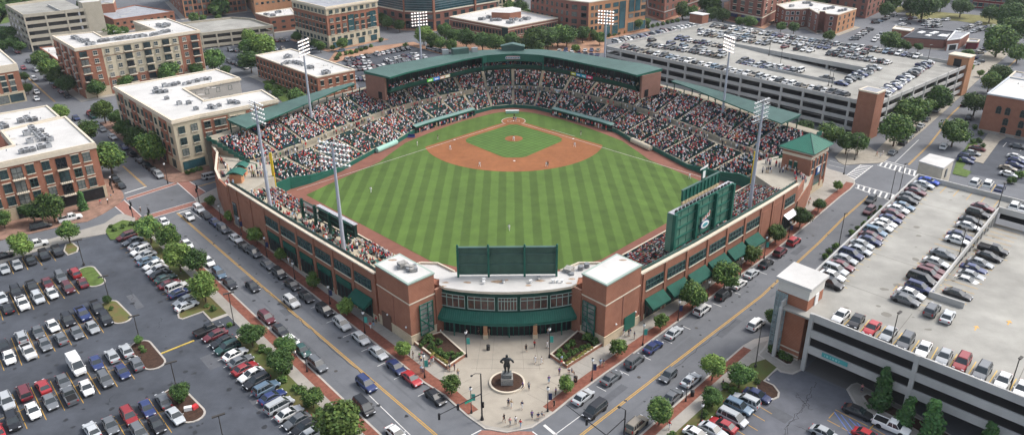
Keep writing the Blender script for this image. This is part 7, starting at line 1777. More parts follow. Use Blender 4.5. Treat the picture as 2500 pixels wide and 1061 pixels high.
for k, (a_, c_, n, hd, ds) in enumerate([((848,146),(994,118),13,R(120),'left in the farthest row of the lot behind the upper roof'),((852,158),(900,152),5,R(120),'left in the left cluster of the lot behind the upper roof'),((850,169),(938,164),8,R(120),'left in the left front cluster of the lot behind the upper roof'),((944,147),(1016,134),8,R(120),'left in the far line of the centre cluster behind the upper roof'),((953,153),(1036,139),9,R(120),'left in the near line of the centre cluster behind the upper roof'),((845,190),(890,193),5,R(120),'left in the row just behind the brick end wall'),((1050,118),(1105,134),6,R(-45),'left along the tree lined street behind the upper roof'),((1365,125),(1460,122),7,R(80),'left in the far row beside the big garage corner'),((1370,131),(1458,134),7,R(80),'left in the near row beside the big garage corner'),((500,124),(518,126),2,R(120),'left beside the middle garage'),((562,122),(620,128),5,R(120),'left in the small lot below the middle garage'),((560,150),(600,165),5,R(120),'left in the near row of the small lot below the middle garage'),((662,100),(700,98),4,R(120),'left in the lot beside the brick and cream office'),((672,120),(690,118),2,R(120),'left in the open part of the lot beside the office'),((755,112),(775,125),3,R(60),'top in the kerb row below the office trees'),((832,124),(880,118),2,R(30),'left on the street below the office'),
        ((2205,48),(2230,44),3,R(20),'left in the top lot beside the long street'),((2194,62),(2215,57),3,R(20),'left in the second line of the top lot'),((2250,52),(2312,48),7,R(30),'left in the far line of the middle top right lot'),((2258,60),(2300,57),5,R(30),'left in the near line of the middle top right lot'),((2268,65),(2292,64),3,R(30),'left in the front line of the middle top right lot'),((2340,76),(2388,58),8,R(30),'left in the first line of the top right lot'),((2376,77),(2424,64),6,R(30),'left in the second line of the top right lot'),((2085,95),(2120,72),6,R(10),'bottom along the side of the street beyond the big garage'),((2138,55),(2182,36),6,R(10),'bottom along the far part of the street beyond the big garage'),((2150,85),(2135,98),3,R(60),'top beside the tree at the black roofed store'),((2325,180),(2372,142),6,R(10),'bottom in the kerb lot right of the brick stair tower'),((2345,168),(2392,150),4,R(10),'bottom in the outer kerb lot right of the brick stair tower'),((2392,128),(2420,112),3,R(10),'bottom in the little lot by the red shed')]):
    crow(ds, FG, a_, c_, n, hd, 0, .95)
CARS.sort(key=lambda c: c[0].length)
stuffcars = MB(); palette = {}
def addstuff(o, tpl, loc, rz, cmap, palette_):
    q = MB(); q.v = tpl.v; q.f = tpl.f; q.m = [cmap[i] for i in tpl.m]; o.use(q, loc, rz)
for i, (p, col, ty, a, desc, group, idx) in enumerate(CARS):
    if i < 300:
        cn, tn = PAINT[col][0], TYPES[ty][0]
        o = bpy.data.objects.new({'p':'parked_pickup','V':'parked_van','v':'parked_minivan'}.get(ty, 'parked_car'), None); C.objects.link(o); o.location = p; o.rotation_euler = (0,0,a); o.empty_display_size = .2
        tag(o, f'{cn} {tn}, ' + desc.format(ordw(idx)), {'p':'pickup truck','V':'van','v':'minivan'}.get(ty, 'car'), group)
        inst('body', CME[ty]['body'], o, mats={0: paint(col)}); inst('windows', CME[ty]['windows'], o)
        full = i < 190
        for q in CM[ty]['pos']['wheel']: inst('wheel', CME[ty]['wheel'], o, q)
        if full:
            for nm in ('headlight','tail_light'):
                for q in CM[ty]['pos'][nm]: inst(nm, CME[ty][nm], o, q)
    else:
        k = col; palette.setdefault(k, len(palette)); pi = 5+palette[k]
        addstuff(stuffcars, CM[ty]['all'], p, a, {0:pi,1:0,2:1,3:2,4:3,5:4}, palette)
if stuffcars.v:
    o = stuff(stuffcars.build('distant_parked_cars', [tyre, carglass, rim, headm, tailm]+[paint(k) for k in palette])); tag(o, 'far parked cars filling the back of the big garage roof and the distant lots', 'cars')
# ---------------------------------------------------------------- trees and plants
def leafmat(name, c, var=.35):
    m = mat(name, c, .75, var=var, scale=.9, spec=.25, detail=3)
    n = m.node_tree; b = n.nodes['Principled BSDF']; src = b.inputs['Base Color'].links[0].from_socket
    oi = n.nodes.new('ShaderNodeObjectInfo'); mr = n.nodes.new('ShaderNodeMapRange'); mr.inputs['To Min'].default_value = .65; mr.inputs['To Max'].default_value = 1.4; n.links.new(oi.outputs['Random'], mr.inputs['Value'])
    v = n.nodes.new('ShaderNodeVectorMath'); v.operation = 'SCALE'; n.links.new(src, v.inputs[0]); n.links.new(mr.outputs[0], v.inputs['Scale']); n.links.new(v.outputs[0], b.inputs['Base Color'])
    b.inputs['Transmission Weight'].default_value = 0
    return m
L1, L2, L3 = leafmat('leaf_mid', (.078,.14,.032)), leafmat('leaf_dark', (.043,.09,.026)), leafmat('leaf_light', (.135,.2,.045))
C1, C2_ = leafmat('conifer_dark', (.045,.11,.035)), leafmat('conifer_mid', (.07,.15,.04))
def crown_mb(seed, nleaf, size, lobes=9, flat=.9, conic=False):
    r = random.Random(seed); b = MB(); L = []
    if conic:
        for i in range(26): z = -1+1.95*i/25; L.append((Vector((r.uniform(-.12,.12), r.uniform(-.12,.12), z)), .1+.42*(1-(z+1)/2)**.8))
    else:
        L += [(Vector((0,0,-.05)), .72)]*3
        for i in range(lobes):
            a = 6.283*i/lobes+r.uniform(-.4,.4); e = r.uniform(-.55,.85); k = r.uniform(.38,.55)
            L.append((Vector((math.cos(a)*k*math.cos(e*.9), math.sin(a)*k*math.cos(e*.9), math.sin(e)*.62*flat)), r.uniform(.34,.5)))
        L.append((Vector((r.uniform(-.2,.2), r.uniform(-.2,.2), .55*flat)), .36))
    for i in range(nleaf):
        c, rr_ = r.choice(L); u = Vector((r.gauss(0,1), r.gauss(0,1), r.gauss(0,1))).normalized(); d = rr_*(r.random()**.33)*r.uniform(.85,1.12)
        p = c+u*d; 
        nrm = (u+Vector((r.gauss(0,.45), r.gauss(0,.45), r.gauss(0,.45)+.35))).normalized()
        t = nrm.cross(Vector((r.gauss(0,1), r.gauss(0,1), r.gauss(0,1)))).normalized(); w = nrm.cross(t); s = size*r.uniform(.6,1.3)
        q = r.random(); mi = 2 if q < .2 else (1 if q > .62 else 0)
        b.add([p-t*s*.5, p+w*s*.36+t*s*.05+nrm*s*.08, p+t*s*.6, p-w*s*.36-nrm*s*.08], [(0,1,2,3)], mi)
    return b
def trunk_mb(seed, h, conic=False):
    r = random.Random(seed); b = MB(); b.tube((0,0,-h), (0,0,-.25), .09, .055, n=7)
    for i in range(6):
        a = r.uniform(0,6.28); z = r.uniform(-.6,-.1); q = Vector((math.cos(a)*.5, math.sin(a)*.5, z+.55)); b.tube((0,0,z), q, .035, .012, n=5, caps=False)
    return b
TM = {}
for k in range(7): TM['big', k] = crown_mb(k, 4600, .13, 11).mesh('crown', [L1,L2,L3])
for k in range(4): TM['dark', k] = crown_mb(20+k, 4600, .125, 12, .85).mesh('crown', [L2,L1,L2])
for k in range(4): TM['light', k] = crown_mb(40+k, 4200, .135, 10, 1.1).mesh('crown', [L3,L1,L3])
for k in range(4): TM['young', k] = crown_mb(60+k, 1500, .19, 7, 1.15).mesh('crown', [L3,L1,L1])
for k in range(3): TM['conic', k] = crown_mb(80+k, 2600, .16, conic=True).mesh('crown', [C2_,C1,C1])
for k in range(4): TM['bush', k] = crown_mb(90+k, 320, .34, 6, .8).mesh('foliage', [L1,L2,L3])
TRK = trunk_mb(1, 1.9).mesh('trunk', barkm); rt_ = random.Random(8)
def tree(px, py, rpx, kind='big', desc='', group=None, i=0, z0=0, sz=1.0):
    c0 = P(px, py, 4); r = max(.8, rpx/pxm(c0)); th = r*.85 if kind not in ('conic',) else r*1.3
    zc = z0 + r*.95+min(1.5, .5*r)
    if kind == 'conic': zc = r*1.6
    c = P(px, py, zc)
    base = Vector((c.x, c.y, z0)); k = rt_.randrange(len([1 for q in TM if q[0] == kind]))
    t = thing({'conic':'conifer_tree','young':'young_tree'}.get(kind,'tree'), desc, 'tree', base, group)
    o = inst('crown', TM[kind, k], t, (0,0,zc-z0), rt_.uniform(0,6.28)); j1, j2 = rt_.uniform(.9,1.12), rt_.uniform(.9,1.12); o.scale = (r*1.3*j1, r*1.3*j2, r*sz*1.15*rt_.uniform(.88,1.12)); o.rotation_euler = (rt_.uniform(-.12,.12), rt_.uniform(-.12,.12), rt_.uniform(0,6.28))
    if kind == 'conic': o.scale = (r*1.45, r*1.45, r*1.55)
    tr_ = inst('trunk', TRK, t, (0,0,zc-z0)); s = (zc-z0)/1.9; tr_.scale = (r*(.8 if kind != 'young' else .6), r*(.8 if kind != 'young' else .6), s)
def trees(desc, group, items, kind='big', sz=1.0):
    if 'belt' in desc: items = [(x[0], x[1], x[2]*1.2, *x[3:]) for x in items]
    for i, it in enumerate(items):
        kd = it[3] if len(it) > 3 else kind
        adj = {'big':'green leafy','dark':'dark green','light':'bright yellow-green','young':'small young','conic':'dark conical evergreen'}[kd]
        tree(it[0], it[1], it[2], kd, f'{ordw(i)} {adj} tree from the {desc}', group, i, sz=sz)
trees('top, street between the left blocks', 'trees between the two left blocks', [(146,273,20,'light'),(251,270,24,'light'),(285,285,18,'dark'),(213,318,25),(302,312,22,'dark'),(333,333,28,'dark'),(367,358,34),(264,380,36)])
trees('left, front of the near left block', 'trees before the near left block', [(5,532,20),(77,515,24,'dark'),(123,500,33),(199,490,16,'conic')])
trees('left, pavement above the dark lot', 'trees above the dark lot', [(48,597,27,'light'),(163,562,25)])
trees('shop corner of the cream block', 'trees by the cream block', [(536,363,30,'dark')])
trees('far junction, verge beside the dark lot', 'verge trees beside the dark lot', [(362,556,29),(408,574,27),(433,622,34,'light'),(479,632,28,'dark'),(495,696,33,'light'),(612,813,28,'dark'),(697,840,24,'dark'),(683,876,30,'dark'),(763,968,24),(829,1030,52,'light')])
trees('far end, pavement below the left wing', 'street trees along the left wing', [(514,490,12),(560,527,14),(625,571,20),(684,620,15),(763,683,18),(844,747,20),(985,849,18,'light'),(1102,937,24)], 'young')
trees('plaza corner, pavement below the right wing', 'street trees along the right wing', [(1383,938,20,'young'),(1510,846,21,'young'),(1614,782,20,'young'),(1694,716,31),(1772,668,29),(1837,621,21,'young'),(1896,568,21),(1956,526,24,'dark'),(2000,497,16,'dark'),(2046,452,11,'young')])
trees('bottom, garage side of right street', 'trees on the garage side of the right street', [(1612,1001,32),(1742,893,31,'light'),(1742,966,24,'dark'),(1808,912,30,'dark'),(1890,770,20)])
trees('left, front wall of near garage', 'evergreens before the near garage', [(2157,948,36),(2214,1005,30),(2279,1020,37),(2418,1072,34)], 'conic')
trees('left, foot of the big garage', 'trees at the foot of the big garage', [(1963,313,22,'dark'),(2027,326,28),(2070,344,24,'dark'),(2098,346,24,'dark'),(2189,316,34),(2225,273,34),(2262,258,20),(2290,236,30,'dark'),(2319,199,22,'dark')])
trees('bottom, right of the upper street', 'trees along the upper street', [(2332,320,30),(2384,250,27),(2418,197,23),(2443,180,22),(2440,100,33),(2484,72,30),(2488,128,20),(2470,38,30,'dark'),(2256,14,32,'dark'),(2228,8,24,'dark'),(2349,15,22,'dark'),(2164,22,19,'dark'),(2300,6,16),(2480,15,24,'dark'),(2420,30,20,'dark')])
trees('left, beside the black roofed store', 'trees by the black roofed store', [(2174,99,22),(2195,106,14,'dark'),(2214,112,11,'dark'),(2243,114,11,'dark'),(2362,133,14),(2025,88,14,'light'),(2370,165,8,'light'),(2394,178,8,'light')])
trees('left, behind the big rooftop deck', 'trees behind the big rooftop deck', [(1668,24,18),(1690,28,14),(1738,33,15),(1766,37,16),(1807,52,12),(1833,53,15),(1907,64,11),(1939,66,13),(1720,12,14,'dark')])
trees('left, belt behind the ballpark roof', 'trees behind the ballpark', [(930,45,13,'dark'),(945,52,12,'dark'),(975,60,11,'dark'),(1034,85,17,'light'),(1056,97,14),(1076,104,13),(1102,108,12),(1086,74,15,'dark'),(1110,86,15,'dark'),(1138,90,18,'dark'),(1178,97,18,'dark'),(1210,103,18),(1250,96,16,'dark'),(1302,98,27),(1338,92,22,'dark'),(1362,86,19),(1384,84,20,'dark'),(1423,80,15,'dark'),(1450,83,9),(1465,92,11),(1498,70,9),(1516,65,8),(1534,62,9),(1556,58,11),(1578,54,9),(1405,118,8,'light')])
trees('left, between offices at the top', 'trees at the top centre', [(1245,22,18),(1268,20,20,'dark'),(1230,12,14),(1286,36,16,'dark'),(724,88,13,'dark'),(770,104,11),(782,112,12),(836,106,13),(812,116,6),(474,44,13),(495,44,9),(532,42,8)])
trees('left, around the six storey block', 'trees around the six storey block', [(100,80,14,'light'),(130,82,10,'light'),(98,142,20),(120,166,22),(136,182,20),(160,203,22,'dark'),(232,212,19,'dark'),(302,194,20,'dark'),(410,175,24,'dark'),(478,170,17,'dark'),(520,144,27,'dark'),(550,171,12,'dark'),(263,75,18),(285,78,15),(300,76,12,'dark')])
trees('left, beside the three storey building', 'trees in the small upper lot', [(608,90,17,'light'),(640,112,27,'light'),(604,115,20,'dark'),(610,147,24,'dark'),(654,214,10),(676,228,12,'dark'),(722,233,20,'dark')])
trees('top, left edge by the tall garage', 'trees at the left edge', [(15,84,20,'dark'),(28,102,16,'dark'),(46,112,14,'dark'),(5,110,14,'dark'),(58,186,12,'dark'),(66,214,12,'dark'),(10,20,16,'dark')])
trees('right, islands of the dark lot', 'small trees on the lot islands', [(438,954,24,'dark'),(262,729,9,'dark'),(337,828,10,'dark')])
# far woods at the horizon edge of the frame
rw = random.Random(77); b = MB(); wb = crown_mb(5, 500, .42, 9)
for i in range(90): x = rw.uniform(-420,420); y = rw.uniform(455,520); r_ = rw.uniform(5,8); b.use(wb, (x,y,r_*.8), rw.uniform(0,6.28), r_)
o = stuff(b.build('far_woods', [L1,L2,L1])); tag(o, 'dark green belt of distant trees beyond the last blocks', 'woods')
# shrubs
BM = [TM['bush', k] for k in range(4)]; rb = random.Random(31)
def shrubs(desc, group, pts, r0=.6, z=.15, name='shrub', mats_=None):
    for i, (px, py, *rr_) in enumerate(pts):
        r = rr_[0] if rr_ else r0*rb.uniform(.8,1.25); p = P(px, py, z+r*.5); p.z = z
        t = inst(name, rb.choice(BM), None, (p.x,p.y,z+r*.55), rb.uniform(0,6.28), r, mats_)
        tag(t, f'{ordw(i % 49)} {"rounded green shrub" if mats_ is None else "pale golden tufted plant"} from the {desc}', 'shrub', group)
gold = leafmat('golden_leaf', (.3,.22,.07)); gm = {0: gold, 1: L3, 2: gold}
TC = crop(980,820,4.402)
shrubs('left, back of left planter', 'shrubs in the left planter', [(*TC(x,y),s) for x,y,s in [(290,15,1.3),(330,80,.8),(400,60,.9),(240,60,.8),(210,100,.6)]], z=.55)
shrubs('left, middle of left planter', 'shrubs in the left planter', [(*TC(x,y),.65) for x,y in [(300,120),(345,120),(375,150),(420,150),(400,180),(450,190),(500,190),(540,180),(480,220),(560,225),(600,200),(640,190)]], z=.55)
shrubs('left, golden edge of left planter', 'golden plants in the left planter', [(*TC(x,y),.5) for x,y in [(320,155),(345,185),(370,210),(395,225),(430,245),(455,260),(480,280),(330,210)]], z=.55, mats_=gm)
shrubs('right, back of right planter', 'shrubs in the right planter', [(*TC(x,y),s) for x,y,s in [(2000,10,1.3),(1840,70,.9),(1780,110,.8),(2080,60,.9),(1700,160,.7)]], z=.55)
shrubs('left, middle of right planter', 'shrubs in the right planter', [(*TC(x,y),.65) for x,y in [(1690,210),(1720,240),(1760,230),(1800,200),(1850,180),(1880,150),(1930,130),(1960,110),(2010,100),(1820,160),(1740,200),(2100,30)]], z=.55)
shrubs('left, golden edge of right planter', 'golden plants in the right planter', [(*TC(x,y),.5) for x,y in [(1780,290),(1810,270),(1850,250),(1880,230),(1910,215),(1945,190),(1975,165),(2010,145),(2040,125)]], z=.55, mats_=gm)
shrubs('top, verge beside the dark lot', 'verge shrubs', [(505,745),(520,752),(600,800),(640,850),(665,880),(655,855),(700,905),(690,925),(720,945),(735,950),(780,1000),(800,990),(750,985),(300,552),(320,545),(335,545),(280,560),(270,552)], .9)
shrubs('left, islands of the dark lot', 'island shrubs', [(350,855),(345,848),(272,752),(440,975),(560,792)], .7)
shrubs('bottom, foot of the near garage wall', 'shrubs under the near garage wall', [(2140,520,1.1),(2125,535,1.1),(2110,548,1.2),(2095,558,1.0),(2080,568,1.1),(2040,600,1.0),(2025,612,1.0),(2015,625,1.0),(2150,508,.9)])
shrubs('left, beds by the lower right lot', 'shrubs by the lower right lot', [(1885,850,1.1),(1910,865,1.1),(1925,872,1.0),(1850,930,.7),(1770,940,.9),(1790,950,1.0),(1725,985,.9),(1720,1010,.9),(1640,1060,.9),(1760,1000,.7)])
shrubs('left, strip behind the big garage', 'hedge shrubs behind the big garage', [(1450+i*12, 94-i*2.6, 1.5) for i in range(18)])
shrubs('left, pavements by the cream block', 'shrubs by the cream block', [(458,421,1.0),(470,417,1.0),(480,413,1.0),(490,412,.9),(665,200,1.4),(680,215,1.4),(695,222,1.4),(655,190,1.2)])
shrubs('left, beds of the right edge lot', 'shrubs by the right edge lot', [(2345,390,1.0),(2356,370,1.0),(2375,345,1.2),(2390,343,1.2),(2400,355,1.0),(2380,310,1.2),(2395,325,1.2),(2470,440,1.6),(2490,425,1.6)])
shrubs('left, lot behind the upper roof', 'shrubs by the lot behind the roof', [(828,134,1.6),(846,130,1.6),(858,128,1.5),(870,125,1.5),(882,121,1.4),(893,117,1.4),(906,112,1.3),(930,98,1.6),(990,110,1.6),(822,142,1.6)])
# ---------------------------------------------------------------- people
SK = {'skin': mat('skin', (.42,.24,.16), .6), 'skin_dark': mat('skin_dark', (.16,.085,.05), .6), 'hair_dark': mat('hair_dark', (.03,.02,.015), .7), 'hair_fair': mat('hair_fair', (.3,.2,.09), .7), 'cap_white': mat('cap_white', (.7,.7,.68), .8)}
CL = {'white': (.75,.74,.72), 'red': (.5,.04,.045), 'navy': (.025,.035,.09), 'black': (.02,.02,.022), 'grey': (.22,.23,.25), 'pink': (.6,.25,.24), 'orange': (.7,.2,.05), 'light blue': (.25,.4,.55), 'tan': (.5,.36,.22), 'green': (.05,.2,.08), 'purple': (.15,.08,.25)}
CLM = {k: mat('cloth_'+k.replace(' ', '_'), c, .9) for k, c in CL.items()}
PTM = {'navy': CLM['navy'], 'black': CLM['black'], 'khaki': CLM['tan'], 'white': CLM['white'], 'grey': CLM['grey']}
def skin_person(name, J, E, rad):
    "continuous body grown with a Skin modifier over joints J, edges E; returns mesh with material zones"
    me = bpy.data.meshes.new(name); me.from_pydata([J[k] for k in J], [(list(J).index(a), list(J).index(b)) for a, b in E], []); o = bpy.data.objects.new(name, me); C.objects.link(o)
    sk_ = o.modifiers.new('s', 'SKIN'); me.skin_vertices[0].data[0].use_root = True
    for i, k in enumerate(J): me.skin_vertices[0].data[i].radius = (rad[k], rad[k]) if not isinstance(rad[k], tuple) else rad[k]
    me.skin_vertices[0].data[0].use_root = True
    o.modifiers.new('d', 'SUBSURF').levels = 1
    dg = bpy.context.evaluated_depsgraph_get(); r = bpy.data.meshes.new_from_object(o.evaluated_get(dg)); bpy.data.objects.remove(o); return r
def person_mesh(pose, short=True):
    J = {'hip': (0,0,.95), 'chest': (0,0,1.22), 'neck': (0,0,1.47), 'headc': (.02,0,1.6), 'headt': (.01,0,1.74)}
    rad = {'hip': (.15,.12), 'chest': (.17,.12), 'neck': .06, 'headc': .1, 'headt': .075}
    E = [('hip','chest'),('chest','neck'),('neck','headc'),('headc','headt')]
    def limb(*pts):
        for (a, pa, ra), (b, pb, rb_) in zip(pts, pts[1:]):
            J[a] = pa; rad[a] = ra; J[b] = pb; rad[b] = rb_; E.append((a, b))
    hz = 0
    if pose == 'sit':
        J['hip'] = (0,0,.12); J['chest'] = (-.02,0,.38); J['neck'] = (0,0,.62); J['headc'] = (.03,0,.75); J['headt'] = (.02,0,.89)
        for s, y in (('l',.1),('r',-.1)):
            E.append(('hip','th'+s)); limb(('th'+s,(.05,y,.1),.1),('kn'+s,(.45,y*1.3,.08),.07),('an'+s,(.47,y*1.3,-.32),.05),('fo'+s,(.62,y*1.3,-.38),.045))
            E.append(('chest','sh'+s)); limb(('sh'+s,(0,y*2.0,.52),.065),('el'+s,(.08,y*2.5,.27),.05),('wr'+s,(.3,y*1.6,.2),.035),('ha'+s,(.38,y*1.3,.19),.038))
    else:
        st = {'stand':0,'walk':.26,'crouch':.1,'ready':.12}[pose]; zc = -.35 if pose == 'crouch' else (-.12 if pose == 'ready' else 0); lean = .25 if pose in ('crouch','ready') else 0
        for k in ('hip','chest','neck','headc','headt'): x, y, z = J[k]; J[k] = (x+(z-.95)*lean+(-.1 if zc else 0), y, z+zc)
        hx, _, hz_ = J['hip']; cx_, _, cz_ = J['chest']; wide = 2.6 if zc else 1.1
        for s, y, sg in (('l',.09,1),('r',-.09,-1)):
            E.append(('hip','th'+s)); limb(('th'+s,(hx,y*1.1,hz_-.08),.105),('kn'+s,(hx+.1*(1 if zc else 0)+sg*st*.45+(.18 if zc else .02),y*wide,.5+zc*.25),.068),('an'+s,(hx+sg*st-(.03 if not zc else 0),y*wide,.09+(.06 if sg<0 and st>.2 else 0)),.045),('fo'+s,(hx+sg*st+.14,y*wide,.04),.045))
            E.append(('chest','sh'+s)); ax = -sg*st*.8
            limb(('sh'+s,(cx_+.02,y*2.1,cz_+.17),.065),('el'+s,(cx_+ax*.5+(.12 if zc else 0),y*2.6,cz_-.1),.05),('wr'+s,(cx_+ax+.08+(.25 if zc else 0),y*(2.5 if not zc else 1.2),cz_-.3),.034),('ha'+s,(cx_+ax+.1+(.3 if zc else 0),y*(2.5 if not zc else 1.0),cz_-.39),.04))
    me = skin_person('body', J, E, rad)
    for m_ in (CLM['white'], CLM['navy'], SK['skin'], SK['hair_dark'], CLM['black']): me.materials.append(m_)
    base = {k: Vector(v) for k, v in J.items()}; zone = dict(hip=1, chest=0, neck=2, headc=2, headt=3)
    for s in 'lr': zone.update({'th'+s:1,'kn'+s:1 if pose in ('ready','crouch') or not short else 1,'an'+s:2 if short else 1,'fo'+s:4,'sh'+s:0,'el'+s:0 if not short else 2,'wr'+s:2,'ha'+s:2})
    ks = list(base)
    for p in me.polygons:
        c = p.center; k = min(ks, key=lambda q: (base[q]-c).length); mi = zone[k]
        if k in ('headc','headt') : mi = 3 if (c.z > base['headc'].z+.06 or c.x < base['headc'].x-.03) and c.z > base['headc'].z-.05 else 2
        if k == 'neck' and c.z < base['neck'].z-.02: mi = 0
        p.material_index = mi
    me.polygons.foreach_set('use_smooth', [True]*len(me.polygons)); return me
PM = {k: person_mesh(k) for k in ('sit','stand','walk')}; PM['ready'] = person_mesh('ready', False); PM['crouch'] = person_mesh('crouch', False); PM['player'] = person_mesh('walk', False)
def crowd_tpl(sit):
    b = MB()
    def bx(c, s, m): b.box(c, s, 0, m)
    if sit:
        b.add([(-.13,-.2,.0),(.1,-.2,.0),(.1,.2,.0),(-.13,.2,.0),(-.1,-.17,.5),(.07,-.17,.5),(.07,.17,.5),(-.1,.17,.5)], [(0,1,5,4),(1,2,6,5),(2,3,7,6),(3,0,4,7),(4,5,6,7)], 0)
        bx((.22,0,.06), (.38,.34,.15), 1); bx((.42,0,-.2), (.12,.3,.36), 1); b.ball((.0,0,.66), .12, 2, 6, 4); b.ball((-.02,0,.7), .125, 3, 6, 3)
    else:
        bx((0,0,.42), (.18,.28,.84), 1); b.add([(-.1,-.18,.84),(.1,-.18,.84),(.1,.18,.84),(-.1,.18,.84),(-.1,-.22,1.45),(.1,-.22,1.45),(.1,.22,1.45),(-.1,.22,1.45)], [(0,1,5,4),(1,2,6,5),(2,3,7,6),(3,0,4,7),(4,5,6,7)], 0); b.ball((.0,0,1.62), .12, 2, 6, 4); b.ball((-.02,0,1.66), .125, 3, 6, 3)
    return b
TS, TT_ = crowd_tpl(True), crowd_tpl(False)
rp_ = random.Random(13)
SHIRTS = ['white']*11+['red']*7+['navy']*4+['black']*5+['grey']*5+['pink']*4+['orange']*1+['light blue']*2+['tan']*2+['green']*1
def outfit(): return rp_.choice(SHIRTS), rp_.choice(['navy','navy','black','khaki','white','grey']), rp_.choice(['skin','skin','skin','skin_dark']), rp_.choice(['hair_dark','hair_dark','hair_fair','cap_white','navy','red'])
def pm_mats(o4):
    s, p, k, h = o4; return {0: CLM[s], 1: PTM[p], 2: SK[k], 3: SK.get(h) or CLM[h]}
def person(px, py, pose, shirt, pants, desc, group=None, a=None, z=.15, hair='hair_dark', skin='skin', s=1.0, name='person'):
    p = P(px, py, z); o = inst(name, PM[pose], None, p, rp_.uniform(0,6.28) if a is None else a, s, {0: CLM[shirt], 1: PTM[pants] if pants in PTM else CLM[pants], 2: SK[skin], 3: SK.get(hair) or CLM[hair]})
    return tag(o, desc, 'person', group)
DN = -math.pi/2
# players and umpires on the grass
PL = [(1254,344,'ready','white','white','pitcher in pale uniform standing on the mound',DN*-1),(1254,294,'crouch','navy','grey','dark clad catcher and umpire figure crouching behind home plate',DN),(1259,296,'ready','light blue','grey','batter in grey trousers standing beside home plate',DN),(1255.5,289,'ready','black','black','umpire in black standing behind the crouching catcher',DN),
      (1099,366,'ready','white','white','infielder in pale uniform left of the grass diamond near third base',1.5),(1171,407,'ready','white','white','infielder in pale uniform on the dirt left of second base',1.5),(1334,407,'ready','white','white','infielder in pale uniform on the dirt right of second base',1.5),(1337.5,407,'stand','black','grey','umpire in dark jacket beside the infielder right of second base',1.5),(1403,359,'ready','white','white','fielder in pale uniform holding near first base',1.5),(1069,342,'stand','black','white','umpire in black jacket on the grass behind third base',0),(1019,357,'stand','white','white','coach in white in foul ground left of third base',0),(1418,331,'stand','navy','white','coach in dark top in foul ground beyond first base',3),
      (906,470,'player','white','white','left fielder in white standing on the outfield grass',1),(1243,563,'player','white','white','centre fielder in white standing in front of the centre board',1.5),(1683,437,'player','white','white','right fielder in white near the right foul line',2.2)]
for px, py, pose, sh, pt, ds, a in PL: person(px, py, pose, sh, pt, ds, 'players and umpires on the field', a, .24, 'navy', s=1.08)
# plaza and pavements
TC = crop(980,820,4.402)
PZ = [(1150,752,'stand','navy','black','person in navy standing on the plaza south of the statue'),(1182,765,'walk','tan','white','person in a tan top crouching over a pushchair south of the statue'),(1298,780,'walk','navy','white','person in navy top and pale shorts walking right of the statue bed toward the corner'),(1103,920,'walk','black','black','person in black walking at the left of the group by the corner kerb'),(1168,960,'walk','pink','grey','person in pink walking second in the group by the corner kerb'),(1228,945,'stand','white','grey','person in white shirt third in the group by the corner kerb'),(1280,980,'walk','red','light blue','person in red shirt and light blue trousers by the corner kerb'),(1403,885,'walk','purple','navy','person in purple top beside the right kerb of the corner'),(1470,860,'sit','navy','grey','person in navy sitting on the brick edge at the right kerb'),(1510,850,'sit','grey','grey','person in grey sitting by the right kerb'),(1305,565,'walk','purple','navy','person in purple walking beside the statue bed'),(1370,575,'walk','grey','navy','person in grey walking just right of the statue bed'),(1585,505,'stand','purple','light blue','person in blue and white standing by the right lamp post'),(1658,635,'stand','purple','black','person in lilac top near the right street tree'),(1640,765,'stand','black','black','person in long black coat at the brick kerb on the right'),(1440,290,'walk','white','white','left of two people in white crossing the plaza'),(1505,300,'walk','white','white','right of two people in white crossing the plaza'),(1340,165,'walk','black','black','person in black striding across the plaza'),(1430,125,'walk','red','black','person in red and black near the entrance on the right'),(1568,130,'walk','white','white','person in white beside the right plaza lamp'),(1697,415,'stand','purple','navy','person in purple by the corner of the right planter'),(1718,330,'stand','red','grey','person in red at the tip of the right planter'),(1722,285,'stand','light blue','tan','person in light blue leaning at the right planter'),(1800,370,'sit','white','navy','person in white seated at the right planter tip'),(1830,385,'sit','navy','black','person in navy seated at the right planter tip'),(1875,510,'stand','black','black','person in dark clothes beside the young tree on the right pavement'),(2137,325,'stand','light blue','grey','person in pale blue on the right pavement under the lamp'),(2172,325,'stand','navy','khaki','person in navy and khaki on the right pavement under the lamp'),
      (128,240,'stand','black','grey','person in black beside the young tree at the left pavement'),(85,215,'walk','green','navy','person in green half hidden by the young tree on the left pavement'),(220,190,'sit','pink','navy','person in pink sitting on the left planter edge'),(195,255,'stand','green','navy','person in green on the left pavement near the planter'),(213,290,'walk','tan','navy','person in a tan top on the left pavement near the planter'),(300,325,'walk','pink','navy','left person of the pink dressed group by the left planter'),(325,290,'walk','red','grey','middle person of the pink dressed group by the left planter'),(345,280,'walk','pink','white','right person of the pink dressed group by the left planter'),(215,395,'stand','light blue','grey','person in light blue beside the left pavement lamp'),(232,400,'stand','white','navy','person in white beside the left pavement lamp'),(490,340,'sit','black','navy','left person sitting on the tip of the left planter'),(520,335,'sit','grey','black','right person sitting on the tip of the left planter'),(572,370,'stand','navy','navy','person in navy by the tree between left planter and statue'),(610,430,'walk','tan','grey','person in tan walking behind the plaza tree')]
for x, y, pose, sh, pt, ds in PZ:
    px, py = TC(x, y); person(px, py, pose, sh, pt, ds, 'people on the entrance plaza', z=.15+(.5 if pose == 'sit' else 0))
TE = crop(900,580,3.571)
